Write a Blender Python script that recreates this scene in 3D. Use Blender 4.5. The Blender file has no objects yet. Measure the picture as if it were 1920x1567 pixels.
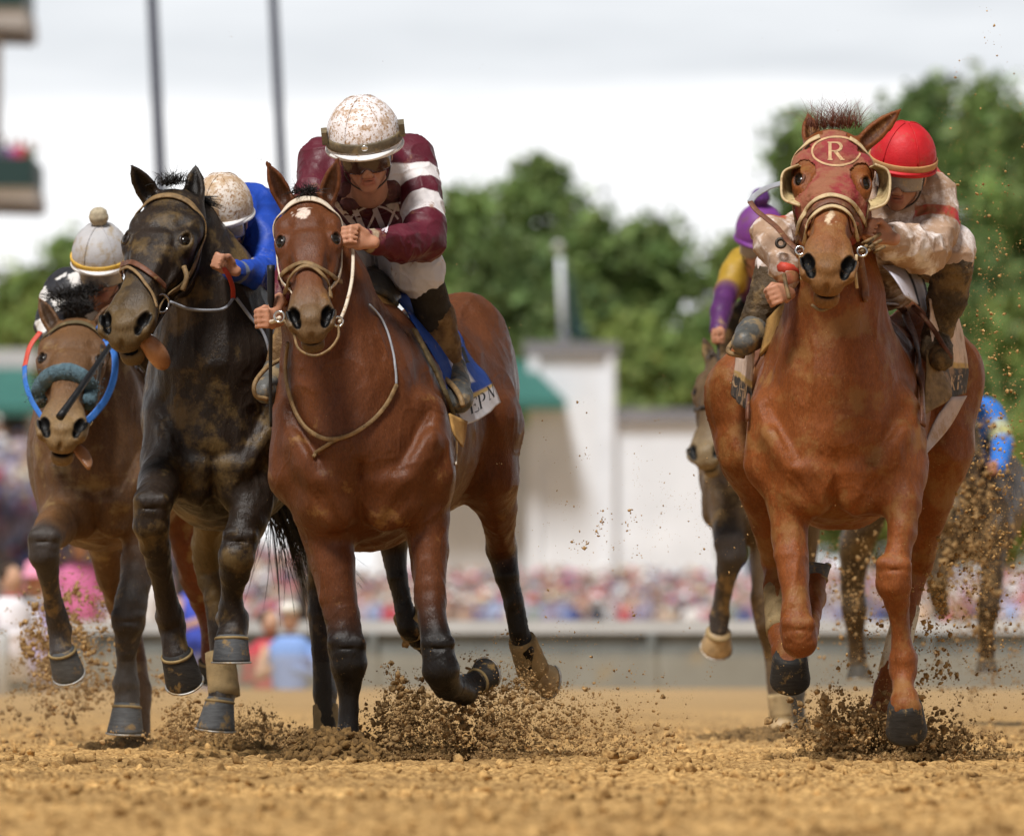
import bpy, math, random
import numpy as np
from mathutils import Vector
from mathutils.bvhtree import BVHTree

# ------------------------------------------------------------ camera, world, sun
SC = bpy.context.scene
FP = 20000.0            # focal length in photograph pixels (photo 1920 x 1567)
CAMH = 0.40             # lens height above the dirt
HOR = 1203.0            # horizon row
PITCH = math.atan((HOR - 783.5) / FP)
cam = bpy.data.cameras.new('camera')
cam.sensor_width = 36.0
cam.lens = FP / 1920 * 36
cam.clip_start = 1.0
cam.clip_end = 4000
cam.dof.use_dof = True
cam.dof.focus_distance = 35.75
cam.dof.aperture_fstop = 6.3
camo = bpy.data.objects.new('camera', cam)
SC.collection.objects.link(camo)
camo.location = (0, 0, CAMH)
camo.rotation_euler = (math.pi / 2 + PITCH, 0, 0)
SC.camera = camo
SC.view_settings.view_transform = 'Standard'
SC.view_settings.look = 'None'
SC.view_settings.gamma = 1
SC.view_settings.exposure = 0.25
SC.cycles.max_bounces = 5
SC.cycles.diffuse_bounces = 3
SC.cycles.transparent_max_bounces = 6
SC.cycles.use_denoising = True

SUN_EL, SUN_AZ = math.radians(60), math.radians(205)   # azimuth from +Y, clockwise seen from above
w = bpy.data.worlds.new('World')
SC.world = w
w.use_nodes = True
nt = w.node_tree
nt.nodes.clear()
N = nt.nodes.new
out = N('ShaderNodeOutputWorld')
bg = N('ShaderNodeBackground')
sky = N('ShaderNodeTexSky'); sky.sky_type = 'NISHITA'; sky.sun_disc = False
sky.sun_elevation = SUN_EL; sky.sun_rotation = SUN_AZ
skm = N('ShaderNodeMix'); skm.data_type = 'RGBA'; skm.blend_type = 'MULTIPLY'; skm.inputs[0].default_value = 1
nt.links.new(sky.outputs[0], skm.inputs[6]); skm.inputs[7].default_value = (.1, .1, .1, 1)
tc = N('ShaderNodeTexCoord')
sep = N('ShaderNodeSeparateXYZ'); nt.links.new(tc.outputs['Generated'], sep.inputs[0])
# cloud banks: thin bright horizon band, grey layer above, soft large structure further up
mp = N('ShaderNodeMapping'); mp.inputs['Scale'].default_value = (9, 9, 55); nt.links.new(tc.outputs['Generated'], mp.inputs[0])
nz = N('ShaderNodeTexNoise'); nz.inputs['Scale'].default_value = 1.6; nz.inputs['Detail'].default_value = 5; nt.links.new(mp.outputs[0], nz.inputs[0])
def math_node(op, a=None, b=None, c=None):
    n = N('ShaderNodeMath'); n.operation = op
    for i, v in enumerate((a, b, c)):
        if v is None: continue
        if isinstance(v, (int, float)): n.inputs[i].default_value = v
        else: nt.links.new(v, n.inputs[i])
    return n.outputs[0]
zz = math_node('ADD', sep.outputs[2], math_node('MULTIPLY', math_node('SUBTRACT', nz.outputs[0], 0.5), 0.010))
zz = math_node('SUBTRACT', zz, math_node('MULTIPLY', sep.outputs[0], 0.03))
mr = N('ShaderNodeMapRange'); mr.interpolation_type = 'SMOOTHSTEP'
nt.links.new(zz, mr.inputs[0]); mr.inputs[1].default_value = .0500; mr.inputs[2].default_value = .0535
mp2 = N('ShaderNodeMapping'); mp2.inputs['Scale'].default_value = (14, 14, 90); nt.links.new(tc.outputs['Generated'], mp2.inputs[0])
nz2 = N('ShaderNodeTexNoise'); nz2.inputs['Scale'].default_value = 1.3; nz2.inputs['Detail'].default_value = 4; nt.links.new(mp2.outputs[0], nz2.inputs[0])
cr = N('ShaderNodeValToRGB')
cr.color_ramp.elements[0].position = .3; cr.color_ramp.elements[0].color = (.56, .59, .63, 1)
cr.color_ramp.elements[1].position = .72; cr.color_ramp.elements[1].color = (.82, .84, .87, 1)
nt.links.new(nz2.outputs[0], cr.inputs[0])
cm = N('ShaderNodeMix'); cm.data_type = 'RGBA'
nt.links.new(mr.outputs[0], cm.inputs[0]); cm.inputs[6].default_value = (.98, .985, 1.0, 1); nt.links.new(cr.outputs[0], cm.inputs[7])
fm = N('ShaderNodeMix'); fm.data_type = 'RGBA'; fm.inputs[0].default_value = .95
nt.links.new(skm.outputs[2], fm.inputs[6]); nt.links.new(cm.outputs[2], fm.inputs[7])
up = N('ShaderNodeMapRange'); up.interpolation_type = 'SMOOTHSTEP'; nt.links.new(sep.outputs[2], up.inputs[0])
for _i, _v in enumerate((.07, .40, 1.0, .20)): up.inputs[_i + 1].default_value = _v
um = N('ShaderNodeVectorMath'); um.operation = 'SCALE'; nt.links.new(fm.outputs[2], um.inputs[0]); nt.links.new(up.outputs[0], um.inputs['Scale'])
nt.links.new(um.outputs[0], bg.inputs[0]); bg.inputs[1].default_value = 1.0
nt.links.new(bg.outputs[0], out.inputs[0])

sl = bpy.data.lights.new('sun', 'SUN'); sl.energy = 4.2; sl.angle = math.radians(14); sl.color = (1, .975, .94)
so = bpy.data.objects.new('sun', sl); SC.collection.objects.link(so)
_sd = Vector((math.sin(SUN_AZ) * math.cos(SUN_EL), math.cos(SUN_AZ) * math.cos(SUN_EL), math.sin(SUN_EL)))
so.rotation_euler = (-_sd).to_track_quat('-Z', 'Y').to_euler()

# ------------------------------------------------------------ helpers
def P(px, py, d):
    """point at distance d (world Y) seen on photograph pixel (px, py)"""
    x, y = (px - 960) / FP, (783.5 - py) / FP
    c, s = math.cos(PITCH), math.sin(PITCH)
    v = np.array([x, c - s * y, s + c * y])
    return v * (d / v[1]) + np.array([0, 0, CAMH])
def ray(px, py):
    v = P(px, py, 10.0) - np.array([0, 0, CAMH])
    return Vector(v).normalized()
def pxm(d): return FP / d
def lin(c): return tuple(((v / 12.92) if v <= .04045 else ((v + .055) / 1.055) ** 2.4) for v in c)
def nrm(v): v = np.asarray(v, float); return v / (np.linalg.norm(v) + 1e-12)

def tag(o, label=None, cat=None, group=None, kind=None):
    if label: o['label'] = label
    if cat: o['category'] = cat
    if group: o['group'] = group
    if kind: o['kind'] = kind
    return o

def mesh_obj(name, V, F, mat=None, parent=None, smooth=True, col=None, origin=None):
    V = np.asarray(V, np.float32).reshape(-1, 3)
    if origin is None and parent is not None: origin = parent.get('_o')
    if origin is not None: V = V - np.asarray(origin, np.float32)
    me = bpy.data.meshes.new(name)
    if isinstance(F, np.ndarray):
        n, k = F.shape
        me.vertices.add(len(V)); me.vertices.foreach_set('co', V.ravel())
        me.loops.add(n * k); me.loops.foreach_set('vertex_index', F.astype(np.int32).ravel())
        me.polygons.add(n); me.polygons.foreach_set('loop_start', np.arange(0, n * k, k, dtype=np.int32))
        me.update(calc_edges=True)
    else:
        me.from_pydata(V.tolist(), [], F)
    if smooth: me.polygons.foreach_set('use_smooth', np.ones(len(me.polygons), bool))
    if col is not None:
        a = me.color_attributes.new('Col', 'FLOAT_COLOR', 'POINT')
        c = np.ones((len(V), 4), np.float32); c[:, :np.asarray(col).shape[-1]] = col
        a.data.foreach_set('color', c.ravel())
    me.update(); me.validate()
    o = bpy.data.objects.new(name, me)
    SC.collection.objects.link(o)
    if mat: me.materials.append(mat)
    if parent is not None: o.parent = parent
    return o

def thing(name, loc, label, cat, group=None, kind=None):
    o = bpy.data.objects.new(name, None); SC.collection.objects.link(o)
    o.location = loc; o['_o'] = [float(v) for v in loc]
    return tag(o, label, cat, group, kind)

def place(o, loc):
    o.location = [float(v) for v in loc]; o['_o'] = [float(v) for v in loc]

# materials ---------------------------------------------------------------
def pmat(name, col=(.5, .5, .5), rough=.6, metal=0, attr=False, var=.25, vscale=20, bump=.15, bscale=120, mud=None,
         mudamt=.0, mudscale=14, spec=.3, stretch=None, coat=0, sheen=0, bdist=.004, sss=0, speck=None, hair=0, grain=0):
    m = bpy.data.materials.new(name); m.use_nodes = True
    t = m.node_tree; n = t.nodes; L = t.links.new
    b = n['Principled BSDF']
    tc = n.new('ShaderNodeTexCoord')
    src = tc.outputs['Object']
    if stretch:
        mpn = n.new('ShaderNodeMapping'); mpn.inputs['Scale'].default_value = stretch; L(src, mpn.inputs[0]); ssrc = mpn.outputs[0]
    else: ssrc = src
    def noise(scale, det=4, s=None, rough=.55):
        q = n.new('ShaderNodeTexNoise'); q.inputs['Scale'].default_value = scale; q.inputs['Detail'].default_value = det
        q.inputs['Roughness'].default_value = rough; L(s or src, q.inputs[0]); return q.outputs[0]
    if attr:
        a = n.new('ShaderNodeVertexColor'); a.layer_name = 'Col'; c = a.outputs[0]
    else:
        a = n.new('ShaderNodeRGB'); a.outputs[0].default_value = (*col, 1); c = a.outputs[0]
    def mr_(v, a0, a1, b0, b1):
        q = n.new('ShaderNodeMapRange'); L(v, q.inputs[0])
        for i, x in enumerate((a0, a1, b0, b1)): q.inputs[i + 1].default_value = x
        return q.outputs[0]
    v1 = mr_(noise(vscale, 5, ssrc), .3, .7, 1 - var, 1 + var)
    hs = n.new('ShaderNodeHueSaturation'); L(c, hs.inputs['Color']); L(v1, hs.inputs['Value']); c = hs.outputs[0]
    if grain:
        g1 = mr_(noise(grain, 2, ssrc, .7), .3, .7, 1 - .22, 1 + .22)
        hg = n.new('ShaderNodeHueSaturation'); L(c, hg.inputs['Color']); L(g1, hg.inputs['Value']); c = hg.outputs[0]
    if mud:
        f = mr_(noise(mudscale, 7, None, .68), .62 - mudamt * .45, .70 - mudamt * .35, 0, 1)
        mx = n.new('ShaderNodeMix'); mx.data_type = 'RGBA'
        mm = n.new('ShaderNodeMath'); mm.operation = 'MULTIPLY'; L(f, mm.inputs[0]); mm.inputs[1].default_value = .8
        if attr: L(mr_(a.outputs[0], .0035, .0065, 0, .8), mm.inputs[1])
        L(mm.outputs[0], mx.inputs[0]); L(c, mx.inputs[6]); mx.inputs[7].default_value = (*mud, 1); c = mx.outputs[2]
    if speck:
        vo = n.new('ShaderNodeTexNoise'); vo.inputs['Scale'].default_value = speck[1]; vo.inputs['Detail'].default_value = 2; L(src, vo.inputs[0])
        f = mr_(vo.outputs[0], speck[2], speck[2] + .03, 0, .9)
        mx = n.new('ShaderNodeMix'); mx.data_type = 'RGBA'; L(f, mx.inputs[0]); L(c, mx.inputs[6]); mx.inputs[7].default_value = (*speck[0], 1); c = mx.outputs[2]
    L(c, b.inputs['Base Color'])
    b.inputs['Roughness'].default_value = rough; b.inputs['Metallic'].default_value = metal
    b.inputs['Specular IOR Level'].default_value = spec
    if coat: b.inputs['Coat Weight'].default_value = coat; b.inputs['Coat Roughness'].default_value = .25
    if sheen: b.inputs['Sheen Weight'].default_value = sheen; b.inputs['Sheen Roughness'].default_value = .4
    if sss: b.inputs['Subsurface Weight'].default_value = sss; b.inputs['Subsurface Scale'].default_value = .01
    rr = mr_(noise(vscale * 2.3, 3, ssrc), .3, .7, max(.05, rough - .12), min(1, rough + .15)); L(rr, b.inputs['Roughness'])
    if bump:
        bp = n.new('ShaderNodeBump'); bp.inputs['Strength'].default_value = bump; bp.inputs['Distance'].default_value = bdist
        L(noise(bscale, 5, ssrc, .65), bp.inputs['Height']); L(bp.outputs[0], b.inputs['Normal'])
        if hair:
            b2 = n.new('ShaderNodeBump'); b2.inputs['Strength'].default_value = hair; b2.inputs['Distance'].default_value = .02
            mh = n.new('ShaderNodeMapping'); mh.inputs['Scale'].default_value = (1, .6, .5); L(src, mh.inputs[0])
            L(noise(26, 3, mh.outputs[0], .5), b2.inputs['Height']); L(b2.outputs[0], bp.inputs['Normal'])
    return m

# ------------------------------------------------------------ distance-field modelling
class EC:
    """elliptical rounded cone a->b; ra, rb = (half width along side, half height); sub = carve"""
    def __init__(s, a, b, ra, rb, side=(1, 0, 0), k=.03, col=0, sub=False, cap=None, g='body', tag=None):
        s.a = np.asarray(a, float); s.b = np.asarray(b, float)
        if np.allclose(s.a, s.b): s.b = s.b + np.array([0, 0, 1e-4])
        f2 = lambda r: np.array([r, r], float) if np.isscalar(r) else np.asarray(r, float)
        s.ra, s.rb = f2(ra), f2(rb)
        ax = nrm(s.b - s.a); sd = np.asarray(side, float); sd = sd - ax * (sd @ ax)
        if np.linalg.norm(sd) < 1e-3: sd = np.cross(ax, [0, 1, 0.1])
        s.sd = nrm(sd); s.up = np.cross(ax, s.sd); s.ax = ax; s.k = k; s.col = col; s.sub = sub; s.cap = cap; s.g = g; s.tag = tag
    def bb(s, m=0):
        R = max(s.ra.max(), s.rb.max(), s.cap or 0) + m
        return np.minimum(s.a, s.b) - R, np.maximum(s.a, s.b) + R
    def f(s, X, Y, Z, infl=0):
        dx, dy, dz = X - s.a[0], Y - s.a[1], Z - s.a[2]
        ba = s.b - s.a; L2 = ba @ ba
        h = np.clip((dx * ba[0] + dy * ba[1] + dz * ba[2]) / L2, 0, 1)
        dx = dx - h * ba[0]; dy = dy - h * ba[1]; dz = dz - h * ba[2]
        u = dx * s.sd[0] + dy * s.sd[1] + dz * s.sd[2]
        v = dx * s.up[0] + dy * s.up[1] + dz * s.up[2]
        w_ = dx * s.ax[0] + dy * s.ax[1] + dz * s.ax[2]
        ru = s.ra[0] + (s.rb[0] - s.ra[0]) * h + infl; rv = s.ra[1] + (s.rb[1] - s.ra[1]) * h + infl
        rw = np.minimum(ru, rv) if s.cap is None else s.cap
        u2, v2, w2 = (u / ru) ** 2, (v / rv) ** 2, (w_ / rw) ** 2
        k1 = np.sqrt(u2 + v2 + w2) + 1e-6
        k2 = np.sqrt(u2 / ru ** 2 + v2 / rv ** 2 + w2 / rw ** 2) + 1e-6
        return k1 * (k1 - 1) / k2
class LF(EC):
    """straight loft a->b with tables of half widths"""
    def __init__(s, a, b, ts, rs, us, **kw):
        super().__init__(a, b, (max(rs), max(us)), (max(rs), max(us)), **kw); s.ts, s.rs, s.us = ts, rs, us
    def f(s, X, Y, Z, infl=0):
        dx, dy, dz = X - s.a[0], Y - s.a[1], Z - s.a[2]; ba = s.b - s.a; L2 = ba @ ba
        h = np.clip((dx * ba[0] + dy * ba[1] + dz * ba[2]) / L2, 0, 1)
        dx = dx - h * ba[0]; dy = dy - h * ba[1]; dz = dz - h * ba[2]
        u = dx * s.sd[0] + dy * s.sd[1] + dz * s.sd[2]; v = dx * s.up[0] + dy * s.up[1] + dz * s.up[2]; w_ = dx * s.ax[0] + dy * s.ax[1] + dz * s.ax[2]
        ru = np.interp(h, s.ts, s.rs) + infl; rv = np.interp(h, s.ts, s.us) + infl; rw = np.minimum(ru, rv)
        k1 = np.sqrt((u / ru) ** 2 + (v / rv) ** 2 + (w_ / rw) ** 2) + 1e-6; k2 = np.sqrt(u * u / ru ** 4 + v * v / rv ** 4 + w_ * w_ / rw ** 4) + 1e-6
        return k1 * (k1 - 1) / k2
def EL(c, r, f=(0, 0, 1), side=(1, 0, 0), **kw):
    """ellipsoid: r = (along side, along up, along f)"""
    c = np.asarray(c, float); f = nrm(f)
    e = EC(c - f * 1e-4, c + f * 1e-4, (r[0], r[1]), (r[0], r[1]), side=side, cap=r[2], **kw)
    return e

def axis_grid(lo, hi, segs):
    """segs: list of (upto, step)"""
    out = [lo]
    for upto, st in segs:
        while out[-1] < min(upto, hi): out.append(out[-1] + st)
    return np.array(out, np.float32)

def field(prims, xs, ys, zs, gk=None, infl=0):
    shape = (len(xs), len(ys), len(zs))
    groups = []
    for p in prims:
        if p.g not in groups: groups.append(p.g)
    total = None
    for g in groups:
        ps = [p for p in prims if p.g == g]
        Fd = np.full(shape, .25, np.float32)
        for p in ps:
            lo, hi = p.bb(.05 + p.k + infl)
            i0, i1 = np.searchsorted(xs, [lo[0], hi[0]]); j0, j1 = np.searchsorted(ys, [lo[1], hi[1]]); k0, k1 = np.searchsorted(zs, [lo[2], hi[2]])
            if i1 <= i0 or j1 <= j0 or k1 <= k0: continue
            X = xs[i0:i1, None, None]; Y = ys[None, j0:j1, None]; Z = zs[None, None, k0:k1]
            d = p.f(X, Y, Z, infl if not p.sub else -infl * .3).astype(np.float32)
            A = Fd[i0:i1, j0:j1, k0:k1]
            if p.sub:
                h = np.maximum(p.k - np.abs(A + d), 0) / p.k
                Fd[i0:i1, j0:j1, k0:k1] = np.maximum(A, -d) + h * h * p.k * .25
            else:
                h = np.maximum(p.k - np.abs(A - d), 0) / p.k
                Fd[i0:i1, j0:j1, k0:k1] = np.minimum(A, d) - h * h * p.k * .25
        if total is None: total = Fd
        else:
            kk = (gk or {}).get(g, .02)
            h = np.maximum(kk - np.abs(total - Fd), 0) / kk
            total = np.minimum(total, Fd) - h * h * kk * .25
    return total

def surfnet(Fd, xs, ys, zs):
    s = Fd < 0
    nx, ny, nz_ = Fd.shape
    c = np.zeros((nx - 1, ny - 1, nz_ - 1), np.int8)
    for i in (0, 1):
        for j in (0, 1):
            for k in (0, 1): c += s[i:nx - 1 + i, j:ny - 1 + j, k:nz_ - 1 + k]
    act = (c > 0) & (c < 8)
    I, J, K = np.nonzero(act)
    idx = np.full(act.shape, -1, np.int32); idx[I, J, K] = np.arange(len(I))
    acc = np.zeros((len(I), 3), np.float32); cnt = np.zeros(len(I), np.float32)
    for ax in range(3):
        for u in (0, 1):
            for v in (0, 1):
                o0 = [0, 0, 0]; oth = [a for a in range(3) if a != ax]; o0[oth[0]] = u; o0[oth[1]] = v
                o1 = list(o0); o1[ax] = 1
                a = Fd[I + o0[0], J + o0[1], K + o0[2]]; b = Fd[I + o1[0], J + o1[1], K + o1[2]]
                m = (a < 0) != (b < 0)
                t = np.where(m, a / np.where(m, a - b, 1), 0)
                pos = np.stack([np.full(len(I), o0[q], np.float32) for q in range(3)], 1); pos[:, ax] = t
                acc += pos * m[:, None]; cnt += m
    pos = acc / cnt[:, None] + np.stack([I, J, K], 1)
    V = np.stack([np.interp(pos[:, 0], np.arange(nx), xs), np.interp(pos[:, 1], np.arange(ny), ys), np.interp(pos[:, 2], np.arange(nz_), zs)], 1)
    Q = []
    for ax in range(3):
        sl0 = [slice(None)] * 3; sl1 = [slice(None)] * 3
        sl0[ax] = slice(0, -1); sl1[ax] = slice(1, None)
        A = s[tuple(sl0)]; B = s[tuple(sl1)]
        e = np.array(np.nonzero(A != B)).T
        o1, o2 = [a for a in range(3) if a != ax]
        dims = act.shape
        ok = (e[:, o1] > 0) & (e[:, o2] > 0) & (e[:, o1] < dims[o1]) & (e[:, o2] < dims[o2])
        e = e[ok]; inside = A[e[:, 0], e[:, 1], e[:, 2]]
        def gi(d1, d2):
            q = e.copy(); q[:, o1] += d1; q[:, o2] += d2; return idx[q[:, 0], q[:, 1], q[:, 2]]
        quad = np.stack([gi(-1, -1), gi(0, -1), gi(0, 0), gi(-1, 0)], 1)
        flip = inside if ax != 1 else ~inside
        quad[~flip] = quad[~flip][:, ::-1]
        Q.append(quad)
    Q = np.concatenate(Q); Q = Q[(Q >= 0).all(1)]
    return V, Q

def vcolors(V, prims, soft=.010):
    X, Y, Z = V.T
    W = np.zeros(len(V)); C = np.zeros((len(V), 3))
    for p in prims:
        if p.sub or p.col is None or isinstance(p.col, int): continue
        lo, hi = p.bb(.08); m = ((V > lo) & (V < hi)).all(1)
        if not m.any(): continue
        d = p.f(X[m], Y[m], Z[m]); wt = np.exp(-np.clip(d, -.03, .3) / soft)
        W[m] += wt; C[m] += wt[:, None] * np.asarray(p.col)[None]
    return C / np.maximum(W, 1e-9)[:, None], W

def lap(V, F, it=1, a=.5):
    e = np.concatenate([F[:, [0, 1]], F[:, [1, 2]], F[:, [2, 3]], F[:, [3, 0]]])
    for _ in range(it):
        S = np.zeros_like(V); c = np.zeros(len(V))
        for q in range(3): S[:, q] = np.bincount(e[:, 0], V[e[:, 1], q], len(V)) + np.bincount(e[:, 1], V[e[:, 0], q], len(V))
        c = np.bincount(e[:, 0], minlength=len(V)) + np.bincount(e[:, 1], minlength=len(V))
        V = V * (1 - a) + a * S / np.maximum(c, 1)[:, None]
    return V

def vnoise(V, scale, seed=0):
    """smooth value noise in numpy, -1..1"""
    q = np.asarray(V, float) * scale + seed * 17.31 + 1000; i = np.floor(q).astype(np.int64); f = q - i; f = f * f * (3 - 2 * f)
    def h(a, b, c):
        n = (a * 374761393 + b * 668265263 + c * 2147483647 + seed * 144665) & 0xffffffff
        n = ((n ^ (n >> 13)) * 1274126177) & 0xffffffff
        return ((n ^ (n >> 16)) & 0xffff) / 32767.5 - 1
    r = 0
    for a in (0, 1):
        for b in (0, 1):
            for c in (0, 1):
                wt = (f[:, 0] if a else 1 - f[:, 0]) * (f[:, 1] if b else 1 - f[:, 1]) * (f[:, 2] if c else 1 - f[:, 2])
                r = r + wt * h(i[:, 0] + a, i[:, 1] + b, i[:, 2] + c)
    return r

def catmull(pts, n=6):
    pts = [np.asarray(p, float) for p in pts]
    if len(pts) < 3:
        return [pts[0] + (pts[-1] - pts[0]) * t for t in np.linspace(0, 1, n + 1)]
    q = [2 * pts[0] - pts[1]] + pts + [2 * pts[-1] - pts[-2]]
    out = []
    for i in range(1, len(q) - 2):
        for t in np.linspace(0, 1, n, endpoint=False):
            a, b, c, d = q[i - 1], q[i], q[i + 1], q[i + 2]
            out.append(.5 * (2 * b + (c - a) * t + (2 * a - 5 * b + 4 * c - d) * t * t + (3 * b - a - 3 * c + d) * t ** 3))
    out.append(pts[-1]); return out

class MB:
    def __init__(s): s.V = []; s.F = []; s.C = []
    def add(s, V, F, col=None):
        n = len(s.V); s.V += [tuple(map(float, v)) for v in V]; s.F += [tuple(int(i) + n for i in f) for f in F]
        s.C += [col if col is not None else (1, 1, 1)] * len(V)
    def tube(s, pts, r, n=8, flat=None, col=None, close=False, taper=None):
        """round or flattened tube along points; flat=(list of normals, thickness)"""
        pts = [np.asarray(p, float) for p in pts]; m = len(pts); V = []
        up = np.array([0.13, -.9, .4])
        for i, p in enumerate(pts):
            t = nrm(pts[min(i + 1, m - 1)] - pts[max(i - 1, 0)])
            rr = r if np.isscalar(r) else r[i]
            if taper is not None: rr = rr * (taper(i / (m - 1)))
            if flat:
                nn = np.asarray(flat[0][i]); th = flat[1]
                a = nrm(np.cross(t, nn)); b = nrm(np.cross(a, t))
                for k in range(n):
                    an = 2 * math.pi * (k + .5) / n
                    ca, sa = math.cos(an), math.sin(an)
                    ca = math.copysign(abs(ca) ** .5, ca); sa = math.copysign(abs(sa) ** .5, sa)
                    V.append(p + a * ca * rr + b * sa * th)
            else:
                a = nrm(np.cross(t, up)); b = np.cross(a, t); up = b
                for k in range(n):
                    an = 2 * math.pi * k / n; V.append(p + a * math.cos(an) * rr + b * math.sin(an) * rr)
        F = []
        for i in range(m - 1 + (1 if close else 0)):
            i2 = (i + 1) % m
            for k in range(n): F.append((i * n + k, i * n + (k + 1) % n, i2 * n + (k + 1) % n, i2 * n + k))
        if not close: F += [tuple(range(n - 1, -1, -1)), tuple((m - 1) * n + k for k in range(n))]
        s.add(V, F, col)
    def box(s, c, h, R=None, col=None):
        c = np.asarray(c, float); R = np.eye(3) if R is None else R
        V = [c + R @ (np.array([x, y, z]) * h) for x in (-1, 1) for y in (-1, 1) for z in (-1, 1)]
        s.add(V, [(0, 1, 3, 2), (4, 6, 7, 5), (0, 4, 5, 1), (2, 3, 7, 6), (0, 2, 6, 4), (1, 5, 7, 3)], col)
    def rings(s, rings, cap=(True, True), col=None):
        n = len(rings[0]); V = [p for r in rings for p in r]; F = []
        for i in range(len(rings) - 1):
            for k in range(n): F.append((i * n + k, i * n + (k + 1) % n, (i + 1) * n + (k + 1) % n, (i + 1) * n + k))
        if cap[0]: F.append(tuple(range(n - 1, -1, -1)))
        if cap[1]: F.append(tuple((len(rings) - 1) * n + k for k in range(n)))
        s.add(V, F, col)
    def build(s, name, mat, parent=None, smooth=True, usecol=False, origin=None):
        return mesh_obj(name, s.V, s.F, mat, parent, smooth, col=np.array(s.C) if usecol else None, origin=origin)
# ------------------------------------------------------------ horses
def orient(V, F):
    a, b, c = V[F[:, 0]], V[F[:, 1]], V[F[:, 2]]
    return F if np.einsum('ij,ij->', a, np.cross(b, c)) > 0 else F[:, ::-1].copy()

def vnorm(V, F):
    n = np.cross(V[F[:, 2]] - V[F[:, 0]], V[F[:, 3]] - V[F[:, 1]]); r = np.zeros_like(V)
    for c in range(4):
        for q in range(3): r[:, q] += np.bincount(F[:, c], n[:, q], len(V))
    return r / (np.linalg.norm(r, axis=1)[:, None] + 1e-12)

def leg_detail(pr, g, l, jt, Q, S, coat, legk):
    """bones, tendons and muscle heads: jt = dict(el=(i,j) forearm nodes, kn=knee node, ft=fetlock node, cn=(i,j) cannon nodes)"""
    col = lambda n: n[5] if len(n) > 5 and n[5] is not None else coat
    def q(n, ox, oy, od): r = n[3] * legk; return Q(n[0] + ox * r, n[1] + oy * r, n[2] + od * r / S(n[2]))
    def R(n, k): return n[3] * legk * k / S(n[2])
    if 'kn' in jt:
        n = l[jt['kn']]
        for sx, sy, rr in ((-.52, -.38, .50), (.52, -.34, .50), (-.40, .42, .42), (.44, .40, .42)): pr.append(EL(q(n, sx, sy, -.42), (R(n, rr),) * 2 + (R(n, rr * .9),), k=.010, col=col(n), g=g))
        pr.append(EL(q(n, 0, .02, -1.18), (R(n, .9), R(n, .30), R(n, .10)), f=(0, 0, 1), k=.012, sub=True, col=None, g=g))
        pr.append(EL(q(n, 0, -.1, .9), (R(n, .42), R(n, .5), R(n, .6)), k=.012, col=col(n), g=g))
    if 'ft' in jt:
        n = l[jt['ft']]
        for sx in (-.62, .62): pr.append(EL(q(n, sx, 0, .30), (R(n, .46),) * 2 + (R(n, .62),), k=.008, col=col(n), g=g))
        pr.append(EL(q(n, 0, .30, .85), (R(n, .55), R(n, .5), R(n, .5)), k=.012, col=col(n), g=g))
    if 'cn' in jt:
        a, b = l[jt['cn'][0]], l[jt['cn'][1]]
        pr.append(EC(q(a, 0, 0, 1.15), q(b, 0, 0, 1.25), (R(a, .50), R(a, .36)), (R(b, .50), R(b, .36)), k=.006, col=col(a), g=g))
        for sx in (-1, 1):
            pr.append(EC(q(a, sx * .98, 0, .45), q(b, sx * .98, 0, .45), (R(a, .12), R(a, .30)), (R(b, .12), R(b, .30)), k=.010, sub=True, col=None, g=g))
    if 'el' in jt:
        a, b = l[jt['el'][0]], l[jt['el'][1]]
        pr.append(EC(q(a, -.40, 0, -.45), q(b, -.10, 0, -.50), (R(a, .46), R(a, .40)), (R(b, .40), R(b, .34)), k=.012, col=col(a), g=g))
        pr.append(EC(q(a, .48, 0, -.25), q(b, .45, 0, -.15), (R(a, .44), R(a, .42)), (R(b, .34), R(b, .34)), k=.012, col=col(a), g=g))

class Head:
    def __init__(s, poll, muz, yaw=0, sc=1.0, roll=0, kw=1.0):
        s.kw = kw
        """poll / muz world points; yaw turns the face to picture-left when positive"""
        s.o = np.asarray(poll, float); s.F = nrm(np.asarray(muz) - s.o); s.k = sc
        sd = np.array([math.cos(yaw), math.sin(yaw) * -1, math.tan(roll)]); sd = nrm(sd - s.F * (sd @ s.F)); s.S = sd
        s.N = np.cross(s.F, s.S)
        if s.N[1] > 0: s.N = -s.N
    def p(s, a, f, n): return s.o + (s.S * a * getattr(s, 'kw', 1.0) + s.F * f + s.N * n) * s.k
    def v(s, a, f, n): return s.S * a + s.F * f + s.N * n

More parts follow.
